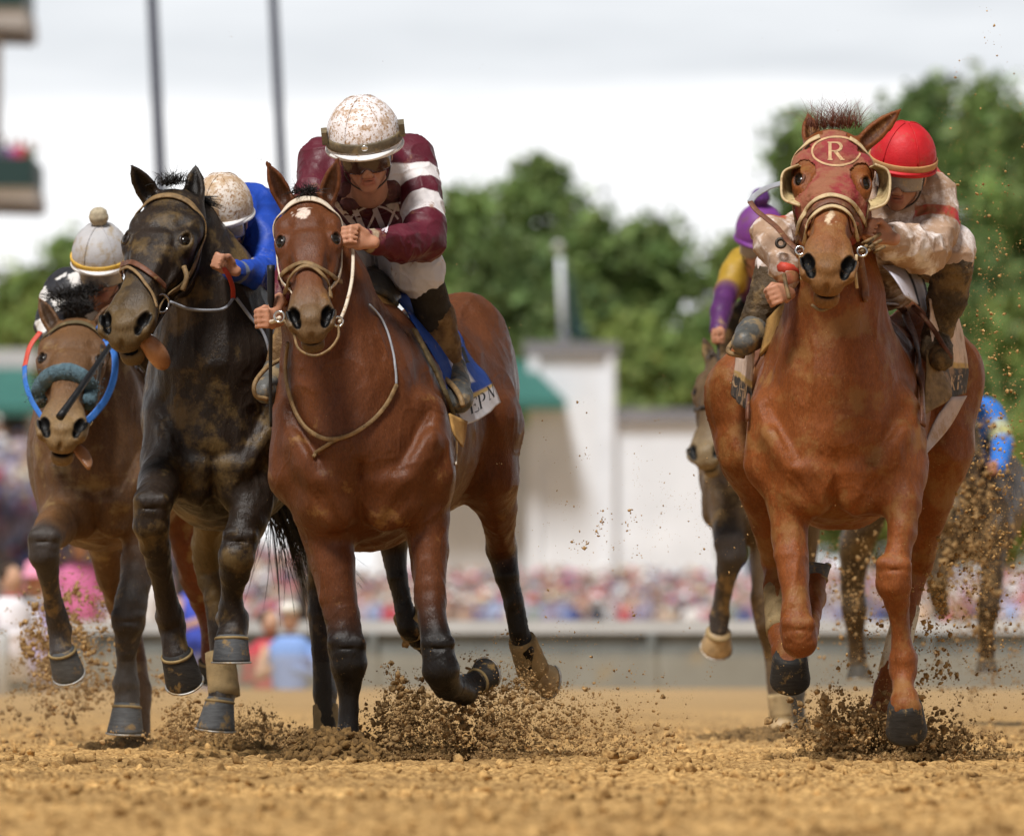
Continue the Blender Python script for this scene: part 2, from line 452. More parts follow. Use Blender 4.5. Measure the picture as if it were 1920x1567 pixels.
NOS = (.002, .0015, .0015)
def head_prims(h, coat, dark, muzc, ears, mouth=0, ea=None):
    k = h.k; g = 'head'; pr = []; late = []
    def ec(p1, p2, r1, r2, kk=.03, c=coat, **kw):
        r1 = (r1[0] * k * h.kw, r1[1] * k); r2 = (r2[0] * k * h.kw, r2[1] * k)
        pr.append(EC(h.p(*p1), h.p(*p2), r1, r2, side=h.S, k=kk, col=c, g=g, **kw))
    def el(c_, r, f=None, kk=.02, c=coat, side=None, **kw):
        pr.append(EL(h.p(*c_), tuple(x * k for x in r), f=h.F if f is None else f, side=h.S if side is None else side, k=kk, col=c, g=g, **kw))
    ec((0, .02, -.080), (0, .12, -.078), (.092, .068), (.108, .072), c=coat)
    ec((0, .12, -.076), (0, .25, -.070), (.108, .070), (.088, .066))
    ec((0, .26, -.068), (0, .47, -.056), (.080, .062), (.050, .050))
    ec((0, .42, -.022), (0, .20, -.020), (.028, .014), (.060, .020), kk=.03)     # flat nasal bone
    for s_ in (-1, 1):
        el((s_ * .066, .215, -.130), (.036, .085, .105), kk=.035)                 # cheek
        el((s_ * .094, .192, -.056), (.024, .036, .042), kk=.025)                # orbit
        ec((s_ * .070, .150, -.030), (s_ * .098, .190, -.036), (.016, .012), (.016, .012), kk=.03)
        el((s_ * .090, .105, -.065), (.024, .034, .038), kk=.03)                 # temple
        el((s_ * .075, .140, -.006), (.013, .010, .016), kk=.03, sub=True)
        ec((s_ * .082, .255, -.078), (s_ * .062, .375, -.074), (.014, .012), (.010, .008), kk=.02)
        ec((s_ * .044, .27, -.022), (s_ * .036, .45, -.020), (.009, .007), (.009, .008), kk=.018)
        el((s_ * .074, .345, -.040), (.010, .03, .055), kk=.03, sub=True)
        ec((s_ * .046, .45, -.050), (s_ * .060, .535, -.048), (.024, .032), (.029, .034), kk=.022, c=muzc)  # nostril wing
        el((s_ * .060, .568, -.050), (.023, .024, .024), kk=.018, c=muzc)
    ec((0, .46, -.055), (0, .560, -.062), (.050, .044), (.052, .042), c=muzc)
    el((0, .592, -.074), (.046, .036, .028), kk=.022, c=muzc)                     # upper lip
    el((0, .550, -.022), (.034, .016, .034), kk=.02, c=muzc)
    for s_ in (-1, 1): el((s_ * .102, .195, -.030), (.014, .014, .022), kk=.014, sub=True, c=(.02, .012, .01))
    m = mouth
    ec((0, .28, -.155), (0, .50, -.112 - m), (.058, .036), (.036, .024), c=coat)
    ec((0, .50, -.112 - m), (0, .575, -.116 - m), (.040, .024), (.040, .022), c=muzc, kk=.012)
    el((0, .578, -.132 - m), (.038, .026, .030), kk=.014, c=muzc)                 # chin
    for s_ in (-1, 1):  # nostril openings
        fn = nrm(h.v(s_ * .25, .55, .8)); fa = nrm(h.v(s_ * -.35, 1, -.5))
        el((s_ * .064, .545, -.016), (.021, .034, .033), f=fa, side=h.v(1, 0, 0), kk=.008, sub=True, c=NOS)
        el((s_ * .052, .575, -.026), (.013, .028, .022), f=fa, side=h.v(1, 0, 0), kk=.008, sub=True, c=NOS)
        ec((s_ * .085, .530, -.030), (s_ * .074, .580, -.040), (.008, .010), (.008, .010), kk=.012, c=muzc)
    el((0, .604, -.103 - m * .6), (.055, .0065 + m * .4, .04), kk=.006, sub=True, c=NOS)      # mouth line
    el((0, .625, -.060), (.006, .02, .02), kk=.014, sub=True, c=None)
    # ears (tip points in world)
    for s_, tip, wd in ears:
        b0 = h.p(s_ * .060, .008, -.085); tip = np.asarray(tip); ax = tip - b0; L = np.linalg.norm(ax)
        sd = np.cross(ax, [0, -1, .0]); sd = nrm(sd)
        fr = nrm(np.array([-s_ * .12 if ea is None else ea, -1, 0.]))
        pr.append(LF(b0 - ax * .16, tip - ax * .02, [0, .18, .35, .55, .75, .88, .96, 1], [.036 * k, wd * .80, wd * .92, wd, wd * .80, wd * .48, wd * .2, .004],
                     [.034, .028, .024, .020, .016, .012, .008, .004], side=sd, k=.03, col=coat, g='ear'))
        pr.append(LF(b0 + ax * .16 + fr * .024, tip - ax * .12 + fr * .015, [0, .3, .6, 1], [wd * .35, wd * .60, wd * .52, wd * .15],
                     [.014, .020, .018, .010], side=sd, k=.012, col=tuple(c_ * .35 for c_ in coat), sub=True, g='ear'))
    return pr

def chest_masses(x0, x1, y0, y1, skew=0.0):
    """breast, shoulder and neck muscles of a horse seen from in front, between picture edges x0..x1 and rows y0..y1"""
    kx, ky = (x1 - x0) / 335, (y1 - y0) / 460
    X = lambda x, y: x0 + (x - 510) * kx + skew * (1020 - y) / 460
    Y = lambda y: y0 + (y - 560) * ky
    def m(a, b, r0, r1, **kw):
        f = lambda r: (r[0] * kx, r[1] * kx)
        return ((X(a[0], a[1]), Y(a[1]), a[2]), (X(b[0], b[1]), Y(b[1]), b[2]), f(r0), f(r1), kw)
    return [m((618, 935, .02), (604, 890, .03), (62, 58), (56, 60), k=.035), m((738, 935, .02), (754, 880, .03), (64, 58), (60, 60), k=.035),
            m((676, 872, -.150), (678, 1010, -.105), (6, 28), (14, 38), k=.035, sub=True), m((640, 905, -.05), (632, 960, -.03), (40, 34), (40, 36), k=.02), m((712, 905, -.05), (722, 960, -.03), (40, 34), (40, 36), k=.02),
            m((596, 850, .0), (645, 838, -.02), (34, 46), (26, 36), k=.07), m((756, 845, .0), (706, 836, -.02), (34, 46), (26, 36), k=.07),
            m((563, 790, .10), (560, 890, .10), (50, 60), (58, 60), k=.04), m((785, 780, .10), (794, 890, .08), (52, 60), (60, 60), k=.04),
            m((720, 620, .35), (790, 820, .18), (48, 60), (56, 60), k=.035), m((600, 620, .35), (560, 790, .18), (40, 60), (52, 60), k=.035),
            m((560, 830, -.02), (600, 900, -.06), (18, 20), (16, 20), k=.06), m((800, 830, -.02), (752, 905, -.06), (20, 20), (16, 20), k=.06),
            m((590, 925, -.150), (642, 1000, -.125), (6, 26), (7, 26), k=.035, sub=True), m((766, 925, -.150), (714, 1000, -.125), (6, 26), (7, 26), k=.035, sub=True), m((548, 760, -.02), (602, 862, -.13), (6, 20), (6, 20), k=.05, sub=True), m((806, 760, -.02), (752, 862, -.13), (6, 20), (6, 20), k=.05, sub=True)]

def horse(label, d0, ground_px, coat, dark, muzc, cf, headd, neck, trunk, masses, legs, hooves, tail=None, bandages=(), mat=None,
          res=(.0055, .0055, .013, .0055), eyes=True, group='racehorses galloping down the track', extra=None, lapit=1, lids=True, legk=.91, joints=()):
    def Q(px, py, dy=0): return P(px, py, d0 + dy)
    S = lambda dy=0: FP / (d0 + dy)
    h = Head(Q(*headd['poll']), Q(*headd['muz']), headd.get('yaw', 0), headd.get('sc', 1), headd.get('roll', 0), headd.get('kw', 1.0))
    ears = [(s_, Q(*t), headd.get('earw', .036)) for s_, t in headd['ears']]
    pr = []
    yawv = np.array([math.cos(cf), math.sin(cf), 0])
    def chain(nodes, g, k, side, ratio=1.0):
        for n0, n1 in zip(nodes[:-1], nodes[1:]):
            c0 = n0[5] if len(n0) > 5 and n0[5] is not None else coat; c1 = n1[5] if len(n1) > 5 and n1[5] is not None else coat
            q_ = legk if g.startswith('leg') else 1.0
            n0 = (*n0[:3], n0[3] * q_, n0[4] and n0[4] * q_, *n0[5:]); n1 = (*n1[:3], n1[3] * q_, n1[4] and n1[4] * q_, *n1[5:])
            ra = (n0[3] / S(n0[2]), (n0[4] if n0[4] else n0[3] * ratio) / S(n0[2])); rb = (n1[3] / S(n1[2]), (n1[4] if n1[4] else n1[3] * ratio) / S(n1[2]))
            A, B = Q(*n0[:3]), Q(*n1[:3]); M = (A + B) / 2; rm = tuple((a + b) / 2 for a, b in zip(ra, rb))
            if c0 is c1: pr.append(EC(A, B, ra, rb, side=side, k=k, col=c0, g=g))
            else:
                pr.append(EC(A, M, ra, rm, side=side, k=k, col=c0, g=g)); pr.append(EC(M, B, rm, rb, side=side, k=k, col=c1, g=g))
    chain(trunk, 'body', .06, yawv)
    chain(neck, 'body', .09, (1, 0, 0))
    for m in masses:  # (p0, p1, r0, r1, [k, sub])  px radii
        (a, b, r0, r1) = m[:4]; kw = m[4] if len(m) > 4 else {}
        S0, S1 = S(a[2]), S(b[2])
        f2 = lambda r, s_: (r / s_, r / s_) if np.isscalar(r) else (r[0] / s_, r[1] / s_)
        pr.append(EC(Q(*a), Q(*b), f2(r0, S0), f2(r1, S1), side=kw.get('side', (1, 0, 0)), k=kw.get('k', .04), sub=kw.get('sub', False),
                     col=None if kw.get('sub') else kw.get('col', coat), g='body'))
    for i, l in enumerate(legs):
        chain(l, 'leg%d' % i, .010, (1, 0, 0), ratio=1.12)
        if i < len(joints): leg_detail(pr, 'leg%d' % i, l, joints[i], Q, S, coat, legk)
    pr += head_prims(h, coat, dark, muzc, ears, headd.get('mouth', 0))
    if extra: pr += extra(h, Q)
    lo = np.min([p.bb(.03)[0] for p in pr if not p.sub], 0); hi = np.max([p.bb(.03)[1] for p in pr if not p.sub], 0)
    yh = d0 + headd.get('fine', .0)
    xs = axis_grid(lo[0], hi[0], [(1e9, res[0])]); zs = axis_grid(lo[2], hi[2], [(1e9, res[3])])
    ys = axis_grid(lo[1], hi[1], [(yh, res[1]), (yh + .25, (res[1] + res[2]) / 2), (1e9, res[2])])
    gk = {'leg%d' % i: .05 for i in range(8)}; gk['head'] = .045; gk['ear'] = .02
    Fd = field(pr, xs, ys, zs, gk)
    V, F = surfnet(Fd, xs, ys, zs); del Fd
    F = orient(V, F); V = lap(V, F, lapit, .5)
    col, _ = vcolors(V, pr, .016)
    for p_ in pr:
        if p_.sub and p_.col is not None:
            lo_, hi_ = p_.bb(.02); mk_ = ((V > lo_) & (V < hi_)).all(1)
            if mk_.any():
                dd = p_.f(*V[mk_].T); f_ = np.clip((.0045 - dd) / .004, 0, 1)[:, None]; col[mk_] = col[mk_] * (1 - f_) + np.array(p_.col) * f_
    for (a_, f_, r_, rf_, c_) in headd.get('marks', ()):
        L_ = (V - h.o) / h.k; la, lf, ln = L_ @ h.S, L_ @ h.F, L_ @ h.N
        d_ = np.sqrt(((la - a_) / r_) ** 2 + ((lf - f_) / rf_) ** 2) + vnoise(V, 70, 3) * .75 + vnoise(V, 160, 5) * .3
        m_ = (np.clip((1 - d_) / .15, 0, 1) * (ln > -.05))[:, None]; col = col * (1 - m_) + np.array(c_) * m_
    nn_ = vnoise(V, 9, 3) * .0035 + vnoise(V, 21, 4) * .0012
     
    L_ = (V - h.o) / h.k; onhead = (np.abs(L_ @ h.S) < .16) & ((L_ @ h.F) > -.1) & ((L_ @ h.F) < .66) & ((L_ @ h.N) > -.2) & (np.abs(V[:, 1] - h.p(0, .3, -.05)[1]) < .35)
    wq = V * np.array([1, 1, .38]) + np.stack([vnoise(V, 5, 11), vnoise(V, 5, 12), vnoise(V, 5, 13)], 1) * .06
    r1_ = 1 - np.abs(vnoise(wq, 11, 21)); r2_ = 1 - np.abs(vnoise(wq, 27, 22)); veins = 1 - np.clip(np.abs(vnoise(V * np.array([1, 1, .6]) + vnoise(V, 6, 31)[:, None] * .08, 9, 23)) / .05, 0, 1)
    nn_ = nn_ + np.where(onhead, .15, 1) * ((r1_ ** 2 - .4) * .0075 + (r2_ ** 2 - .4) * .0022 + veins * .0016)
    nv_ = vnorm(V, F); V = V + nv_ * nn_[:, None]
    # veins, tendon and skin-fold relief (real displacement, few mm)
    a0 = P(*ground_px, d0); org = np.array([a0[0], d0, 0.0])
    root = mesh_obj('horse', V, F, mat, None, True, col=col, origin=org)
    place(root, org); tag(root, label, 'horse', group)
    bvh = BVHTree.FromPolygons([Vector(v) for v in V], [tuple(f) for f in F.tolist()])
    H = dict(root=root, bvh=bvh, h=h, Q=Q, S=S, d0=d0, prims=pr)
    if eyes:
        for s_ in (-1, 1):
            c = h.p(s_ * .0905, .194, -.042); r = .0215 * h.k
            eyeball(c, r, root)
            if lids:
                lid = MB()
                ctr = c; out_ = nrm(h.v(s_ * .75, 0, .66)); fa = h.F; ua = nrm(np.cross(out_, fa))
                for sg in (-1, 1):
                    pts = [ctr + fa * math.cos(t) * r * 1.05 + ua * sg * math.sin(t) * r * .92 + out_ * r * (.38 + .12 * math.sin(t)) for t in np.linspace(0, math.pi, 14)]
                    lid.tube(pts, .0065 * h.k, 8, taper=lambda u: .5 + .5 * math.sin(u * math.pi))
                lid.build('eyelid', M['eyelid_' + headd.get('lid', 'dark')], root)
    for hf in hooves: hoof(H, *hf)
    for (a, b, r0, r1, mt) in bandages:
        n = 7; A, B = Q(*a), Q(*b); mb = MB(); rr = []
        pts = [A + (B - A) * t for t in np.linspace(0, 1, n)]
        rs = [(r0 + (r1 - r0) * t) / S(a[2]) * (1 + .025 * (i % 2)) for i, t in enumerate(np.linspace(0, 1, n))]
        mb.tube(pts, rs, 16); mb.build('bandage', M[mt], root)
    return H

def eyeball(c, r, root):
    mb = MB(); rings = []
    for i in range(1, 12):
        t = math.pi * i / 12; rings.append([c + r * np.array([math.sin(t) * math.cos(a), math.sin(t) * math.sin(a), math.cos(t)]) for a in np.linspace(0, 2 * math.pi, 16, endpoint=False)])
    mb.rings(rings); mb.build('eye', M['eye'], root)

def hoof(H, top, axis, front, rt, rb, ln, mat='hoof_dark', band=True, shoe=True):
    """top (px,py,dy) of coronet centre; axis = direction to the sole, front = toe direction; r in px"""
    Q, S = H['Q'], H['S']; c = Q(*top); s_ = S(top[2]); rt, rb, ln = rt / s_, rb / s_, ln / s_
    ax = nrm(np.array(axis, float)); fr = nrm(np.array(front, float) - ax * (np.array(front, float) @ ax)); sd = np.cross(ax, fr)
    rings = []; n = 28
    for t, kk in ((-.16, .82), (-.04, .93), (.06, .97), (.5, .985), (.9, 1.0), (1, .975)):
        r = (rt + (rb - rt) * max(t, 0)) * kk; ring = []
        for a in np.linspace(0, 2 * math.pi, n, endpoint=False):
            ca, sa = math.cos(a), math.sin(a)
            f = r * ca * (1.08 if ca > 0 else .92) + (rb - rt) * .9 * max(t, 0)
            heel = 1 - .18 * (1 - ca) / 2 if t > .8 else 1
            ring.append(c + fr * f + sd * r * sa + ax * ln * t * heel)
        rings.append(ring)
    mb = MB(); mb.rings(rings); root = H['root']
    # sole frog relief
    ho = mb.build('hoof', M[mat], root)
    if band:
        cb = MB(); cb.tube([c + fr * rt * .93 * math.cos(a) * (1.08 if math.cos(a) > 0 else .92) + sd * rt * .93 * math.sin(a) - ax * ln * .02 for a in np.linspace(0, 2 * math.pi, 24, endpoint=False)], .0055, 8, close=True)
        cb.build('coronet', M['coronet'], ho, origin=H['root']['_o'])
    if not shoe: return
    sh = MB(); pts = []; nn = []
    for a in np.linspace(-2.35, 2.35, 26):
        ca, sa = math.cos(a), math.sin(a); r = rb * .93
        heel = 1 - .18 * (1 - ca) / 2
        pts.append(c + fr * (r * ca * (1.08 if ca > 0 else .92) + (rb - rt) * .9) + sd * r * sa + ax * (ln * heel + .004)); nn.append(ax)
    sh.tube(pts, rb * .13, 8, flat=(nn, .0035)); sh.build('horseshoe', M['shoe'], ho, origin=H['root']['_o'])

def cast(H, px, py, fallback=None, pad=0):
    o = Vector((0, 0, CAMH)); d = ray(px, py)
    hit = H['bvh'].ray_cast(o, d)
    if hit[0] is None:
        q = P(px, py, H['d0'] + (fallback or 0)); near = H['bvh'].find_nearest(Vector(q))
        return np.array(near[0]), np.array(near[1]), True
    n = np.array(hit[1]); 
    if n @ np.array(d) > 0: n = -n
    return np.array(hit[0]), n, False

def strap(H, pts, wpx, mat, name='strap', parent=None, off=.006, n=7, thick=.003, smooth=2, pushback=None, fb=-.2):
    """leather strap laid on the surface along photo pixels"""
    pp = catmull([np.array(p, float) for p in pts], n); pos = []; nor = []
    for p in pp:
        a, b, miss = cast(H, p[0], p[1], fb if len(p) < 3 else p[2]); pos.append(a + b * off); nor.append(b)
    pos = np.array(pos); nor = np.array(nor)
    for _ in range(smooth):
        pos[1:-1] = pos[1:-1] * .5 + (pos[:-2] + pos[2:]) * .25; nor[1:-1] = nor[1:-1] * .34 + (nor[:-2] + nor[2:]) * .33
    if pushback:  # wrap both ends backwards round the head
        a = pos[0] + np.array([0.0, pushback, 0]) ; b = pos[-1] + np.array([0.0, pushback, 0])
        pos = np.vstack([[a], pos, [b]]); nor = np.vstack([[nor[0]], nor, [nor[-1]]])
    mb = MB(); wd = wpx / 2 / H['S'](0)
    mb.tube(list(pos), wd, 8, flat=([nrm(v) for v in nor], thick))
    return mb.build(name, M[mat] if isinstance(mat, str) else mat, parent or H['root'], origin=H['root']['_o'])

def rein(H, pts, rpx, mat, name='rein', parent=None, flat=None, n=6, origin=None):
    """free hanging strap: pts = (px,py,dy)"""
    pp = catmull([H['Q'](*p) for p in pts], n); mb = MB()
    if flat: mb.tube(pp, rpx / H['S'](0), 8, flat=([np.array(flat)] * len(pp), .002))
    else: mb.tube(pp, rpx / H['S'](0), 8)
    return mb.build(name, M[mat], parent or H['root'], origin=H['root']['_o'])

def hairs(name, mat, root, org, n, spread, length, dirf, r=.0012, seed=1, curl=.3, seg=5, wid=None):
    rnd = random.Random(seed); mb = MB()
    for i in range(n):
        t = rnd.random(); b = np.asarray(org(t), float) + np.array([rnd.gauss(0, spread), rnd.gauss(0, spread), rnd.gauss(0, spread * .4)])
        d = nrm(np.asarray(dirf(t), float) + np.array([rnd.gauss(0, .35), rnd.gauss(0, .35), rnd.gauss(0, .3)]) * curl * 1.5)
        L = length * rnd.uniform(.45, 1.15); pts = [b]; v = d.copy()
        bend = np.array([rnd.gauss(0, .5), rnd.gauss(0, .5), rnd.gauss(-.35, .4)]) * curl
        for j in range(seg): v = nrm(v + bend / seg * 2); pts.append(pts[-1] + v * L / seg)
        mb.tube(pts, r, 3, taper=lambda u: 1 - .85 * u)
    return mb.build(name, mat, root, origin=root['_o'])

def hstrap(H, pts, w, mat, name, off=.008, thick=.003, n=7, smooth=3, snap=True):
    """strap given in head coordinates (across, along, out), snapped to the skin"""
    h = H['h']; pp = catmull([h.p(*p) for p in pts], n); pos = []; nor = []
    for p in pp:
        q = H['bvh'].find_nearest(Vector(p)); a, b = np.array(q[0]), np.array(q[1])
        c = h.p(0, .2, -.09); 
        if b @ (a - (c + h.F * ((a - c) @ h.F))) < 0: b = -b
        pos.append((a if snap else p) + b * off); nor.append(b)
    pos, nor = np.array(pos), np.array(nor)
    for _ in range(smooth):
        pos[1:-1] = pos[1:-1] * .5 + (pos[:-2] + pos[2:]) * .25; nor[1:-1] = nor[1:-1] * .34 + (nor[:-2] + nor[2:]) * .33
    mb = MB(); mb.tube(list(pos), w * h.k, 8, flat=([nrm(v) for v in nor], thick)); return mb.build(name, M[mat], H['root'], origin=H['root']['_o'])
BROW = [(-.095, .115, -.115), (-.108, .080, -.080), (-.090, .045, -.030), (-.045, .030, -.008), (0, .026, -.004), (.045, .030, -.008), (.090, .045, -.030), (.108, .080, -.080), (.095, .115, -.115)]

CHEEK = lambda q: [(q * .104, .095, -.100), (q * .110, .19, -.120), (q * .098, .31, -.120), (q * .074, .43, -.105), (q * .064, .50, -.092)]
# ------------------------------------------------------------ riders
SKIN = (.42, .20, .12)
class Rider:
    def __init__(s, d0): s.d0 = d0; s.pr = []
    def Q(s, p): return P(p[0], p[1], s.d0 + p[2])
    def ec(s, a, b, ra, rb, gar, k=.02, side=(1, 0, 0), col=None, sub=False, g=None):
        """pixel points, pixel radii"""
        f = lambda r, p: tuple(x * (s.d0 + p[2]) / FP for x in ((r, r) if np.isscalar(r) else r))
        e = EC(s.Q(a), s.Q(b), f(ra, a), f(rb, b), side=side, k=k, col=col or GAR.get(gar, SKIN), sub=sub, g=g or gar); e.gar = gar; s.pr.append(e)
    def chain(s, gar, nodes, k=.02, **kw):
        for a, b in zip(nodes[:-1], nodes[1:]): s.ec(a[:3], b[:3], a[3], b[3], gar, k, **kw)
    def head(s, c, F, N, sc=1.0, skin=SKIN):
        c = s.Q(c); F = nrm(np.array(F, float)); N = np.array(N, float); N = nrm(N - F * (N @ F)); S = np.cross(N, F)
        if S[0] < 0: S = -S
        h = Head.__new__(Head); h.o, h.F, h.N, h.S, h.k = c, F, N, S, sc; s.h = h; lip = (skin[0] * .8, skin[1] * .55, skin[2] * .6)
        def el(p, r, kk=.015, col=skin, sub=False, f=None):
            e = EL(h.p(*p), tuple(x * sc for x in r), f=F if f is None else f, side=S, k=kk, col=col, sub=sub, g='skin'); e.gar = 'skin'; s.pr.append(e)
        def ec(a, b, ra, rb, kk=.015, col=skin, sub=False):
            e = EC(h.p(*a), h.p(*b), tuple(x * sc for x in ra), tuple(x * sc for x in rb), side=S, k=kk, col=col, sub=sub, g='skin'); e.gar = 'skin'; s.pr.append(e)
        el((0, -.025, -.015), (.074, .092, .090)); ec((0, .0, .030), (0, .072, .046), (.060, .048), (.042, .040), .025)
        el((0, .100, .062), (.024, .018, .018)); ec((-.04, .065, .02), (0, .098, .05), (.016, .02), (.018, .018), .02); ec((.04, .065, .02), (0, .098, .05), (.016, .02), (.018, .018), .02)
        ec((0, .004, .086), (0, .040, .106), (.010, .010), (.014, .012), .012); el((0, .046, .104), (.018, .010, .009), .008)
        for q in (-1, 1):
            ec((q * .014, -.014, .082), (q * .050, -.010, .070), (.010, .009), (.008, .008), .012); el((q * .031, .008, .090), (.016, .012, .011), .01, sub=True)
            el((q * .044, .032, .064), (.020, .018, .016), .018); el((q * .078, .016, -.008), (.009, .018, .030), .008); el((q * .012, .051, .106), (.006, .006, .005), .006)
            ec((q * .026, .048, .088), (q * .036, .078, .068), (.004, .004), (.003, .003), .012, sub=True)
        el((0, .064, .086), (.025, .010, .006), .008, lip); el((0, .078, .082), (.022, .010, .007), .008, lip); el((0, .071, .096), (.022, .010, .0028), .004, (.05, .015, .012), True)
        ec((0, .06, -.01), (0, .15, -.05), (.056, .056), (.058, .058), .03)
        for q in (-1, 1):
            cc = h.p(q * .031, .008, .075)
        return h
    def fist(s, c, g, wd, flip=1, sc=.86, skin=SKIN, px=True, spread=0):
        c = s.Q(c) if px else np.asarray(c); g = nrm(np.array(g, float)); e1 = -np.array(wd, float); e1 = nrm(e1 - g * (e1 @ g)); e2 = np.cross(g, e1) * flip
        p = lambda a, b, c_: c + (e1 * a + e2 * b + g * c_) * sc
        def ec(a, b, ra, rb, kk=.006, side=None, sub=False):
            e = EC(a, b, ra, rb, side=g if side is None else side, k=kk, col=skin, g='skin', sub=sub); e.gar = 'skin'; s.pr.append(e)
        ec(p(-.085, -.006, 0), p(-.02, -.010, 0), (.026 * sc, .020 * sc), (.038 * sc, .016 * sc), .012); ec(p(-.02, -.010, 0), p(.028, -.010, 0), (.038 * sc, .016 * sc), (.040 * sc, .012 * sc), .012)
        for i, L in zip(range(4), (.92, 1.0, .96, .82)):
            o = (1.5 - i) * .0205; r = (.0102, .0098, .0094, .0086)[i] * sc
            a = p(.030, -.010, o); b = p(.030 + .020 * L, .016, o * .98); c2 = p(.026 * L, .040, o * .96); d = p(-.002, .036, o * .95)
            ec(a, b, (r, r), (r * .97, r * .97)); ec(b, c2, (r * .97, r * .97), (r * .9, r * .9)); ec(c2, d, (r * .9, r * .9), (r * .8, r * .8))
        ec(p(-.045, .004, .030), p(-.008, .018, .046), (.015 * sc,) * 2, (.0115 * sc,) * 2, .012); ec(p(-.008, .018, .046), p(.022, .036, .034), (.0115 * sc,) * 2, (.009 * sc,) * 2)
        return dict(c=p(.014, .014, 0), g=g)
    def build(s, label, mats, res=.005, wrinkle=None, group='jockeys riding the racehorses', cols=None, fine=None):
        org = s.pr[0].a * 1.0; lo = np.min([p.bb(.03)[0] for p in s.pr if not p.sub], 0); hi = np.max([p.bb(.03)[1] for p in s.pr if not p.sub], 0)
        org = np.array([(lo[0] + hi[0]) / 2, (lo[1] + hi[1]) / 2, lo[2]])
        allp = []
        for p in s.pr:
            if p.gar in ('skin', 'hair'): allp.append(p)
            else:
                q = EC.__new__(p.__class__); q.__dict__.update(p.__dict__); q.ra = p.ra * .86; q.rb = p.rb * .86; q.g = 'in_' + p.g; q.col = SKIN; allp.append(q)
        def make(prs, name, mat, parent, infl=0, wr=None, colf=None, r=res, gk=None):
            lo = np.min([p.bb(.03)[0] for p in prs if not p.sub], 0); hi = np.max([p.bb(.03)[1] for p in prs if not p.sub], 0)
            xs, ys, zs = [axis_grid(lo[i], hi[i], [(1e9, r)]) for i in range(3)]
            Fd = field(prs, xs, ys, zs, gk, infl); V, F = surfnet(Fd, xs, ys, zs); F = orient(V - V.mean(0), F); V = lap(V, F, 1, .5)
            col, _ = vcolors(V, prs, .006)
            for p_ in prs:
                if p_.sub and p_.col is not None:
                    dd = p_.f(*V.T); f_ = np.clip((.002 - dd) / .004, 0, 1)[:, None]; col = col * (1 - f_) + np.array(p_.col) * f_
            if wr:
                nv = vnorm(V, F); a = 1 - np.abs(vnoise(V * np.array([1, .8, 1.25]) + vnoise(V, 7, 5)[:, None] * .05, wr[1], 3)); b = 1 - np.abs(vnoise(V[:, [2, 0, 1]] + vnoise(V, 9, 6)[:, None] * .05, wr[1] * 1.9, 8))
                V = V + nv * ((a ** 3 - .3) * wr[0] + (b ** 3 - .3) * wr[0] * .5)[:, None]
            if colf is not None: col = colf(V, col)
            o = mesh_obj(name, V, F, mat, parent, True, col=col, origin=org)
            return o, V, F
        body, V, F = make(allp, 'person', mats['skin'], None, gk={'skin': .01})
        place(body, org); tag(body, label, 'jockey', group)
        out = dict(body=body, org=org)
        gars = []
        for p in s.pr:
            if p.gar not in gars and p.gar not in ('skin',): gars.append(p.gar)
        jobs = []
        for gname in gars:
            prs = [p for p in s.pr if p.gar == gname]; comps = []
            for p in prs:      # split pieces that do not touch (left and right boot)
                hit = [c for c in comps if any(np.linalg.norm(e1 - e2) < max(p.ra.max(), q.ra.max()) * 1.2 for q in c for e1 in (p.a, p.b) for e2 in (q.a, q.b))]
                comps = [c for c in comps if not any(c is h_ for h_ in hit)] + [sum(hit, []) + [p]]
            jobs += [(gname, c) for c in comps]
        for gname, prs in jobs:
            o, V, F = make(prs, {'jersey': 'jersey', 'pants': 'breeches', 'boot': 'riding_boot', 'boot2': 'riding_boot', 'cuff': 'cuff', 'vest': 'collar', 'shoe': 'shoe', 'shoe2': 'shoe'}.get(gname, gname), mats[gname], body, 0,
                           (wrinkle or {}).get(gname), (cols or {}).get(gname))
            out[gname] = (o, BVHTree.FromPolygons([Vector(v) for v in V], F.tolist()))
        s.o = out; return out

GAR = {'skin': SKIN}

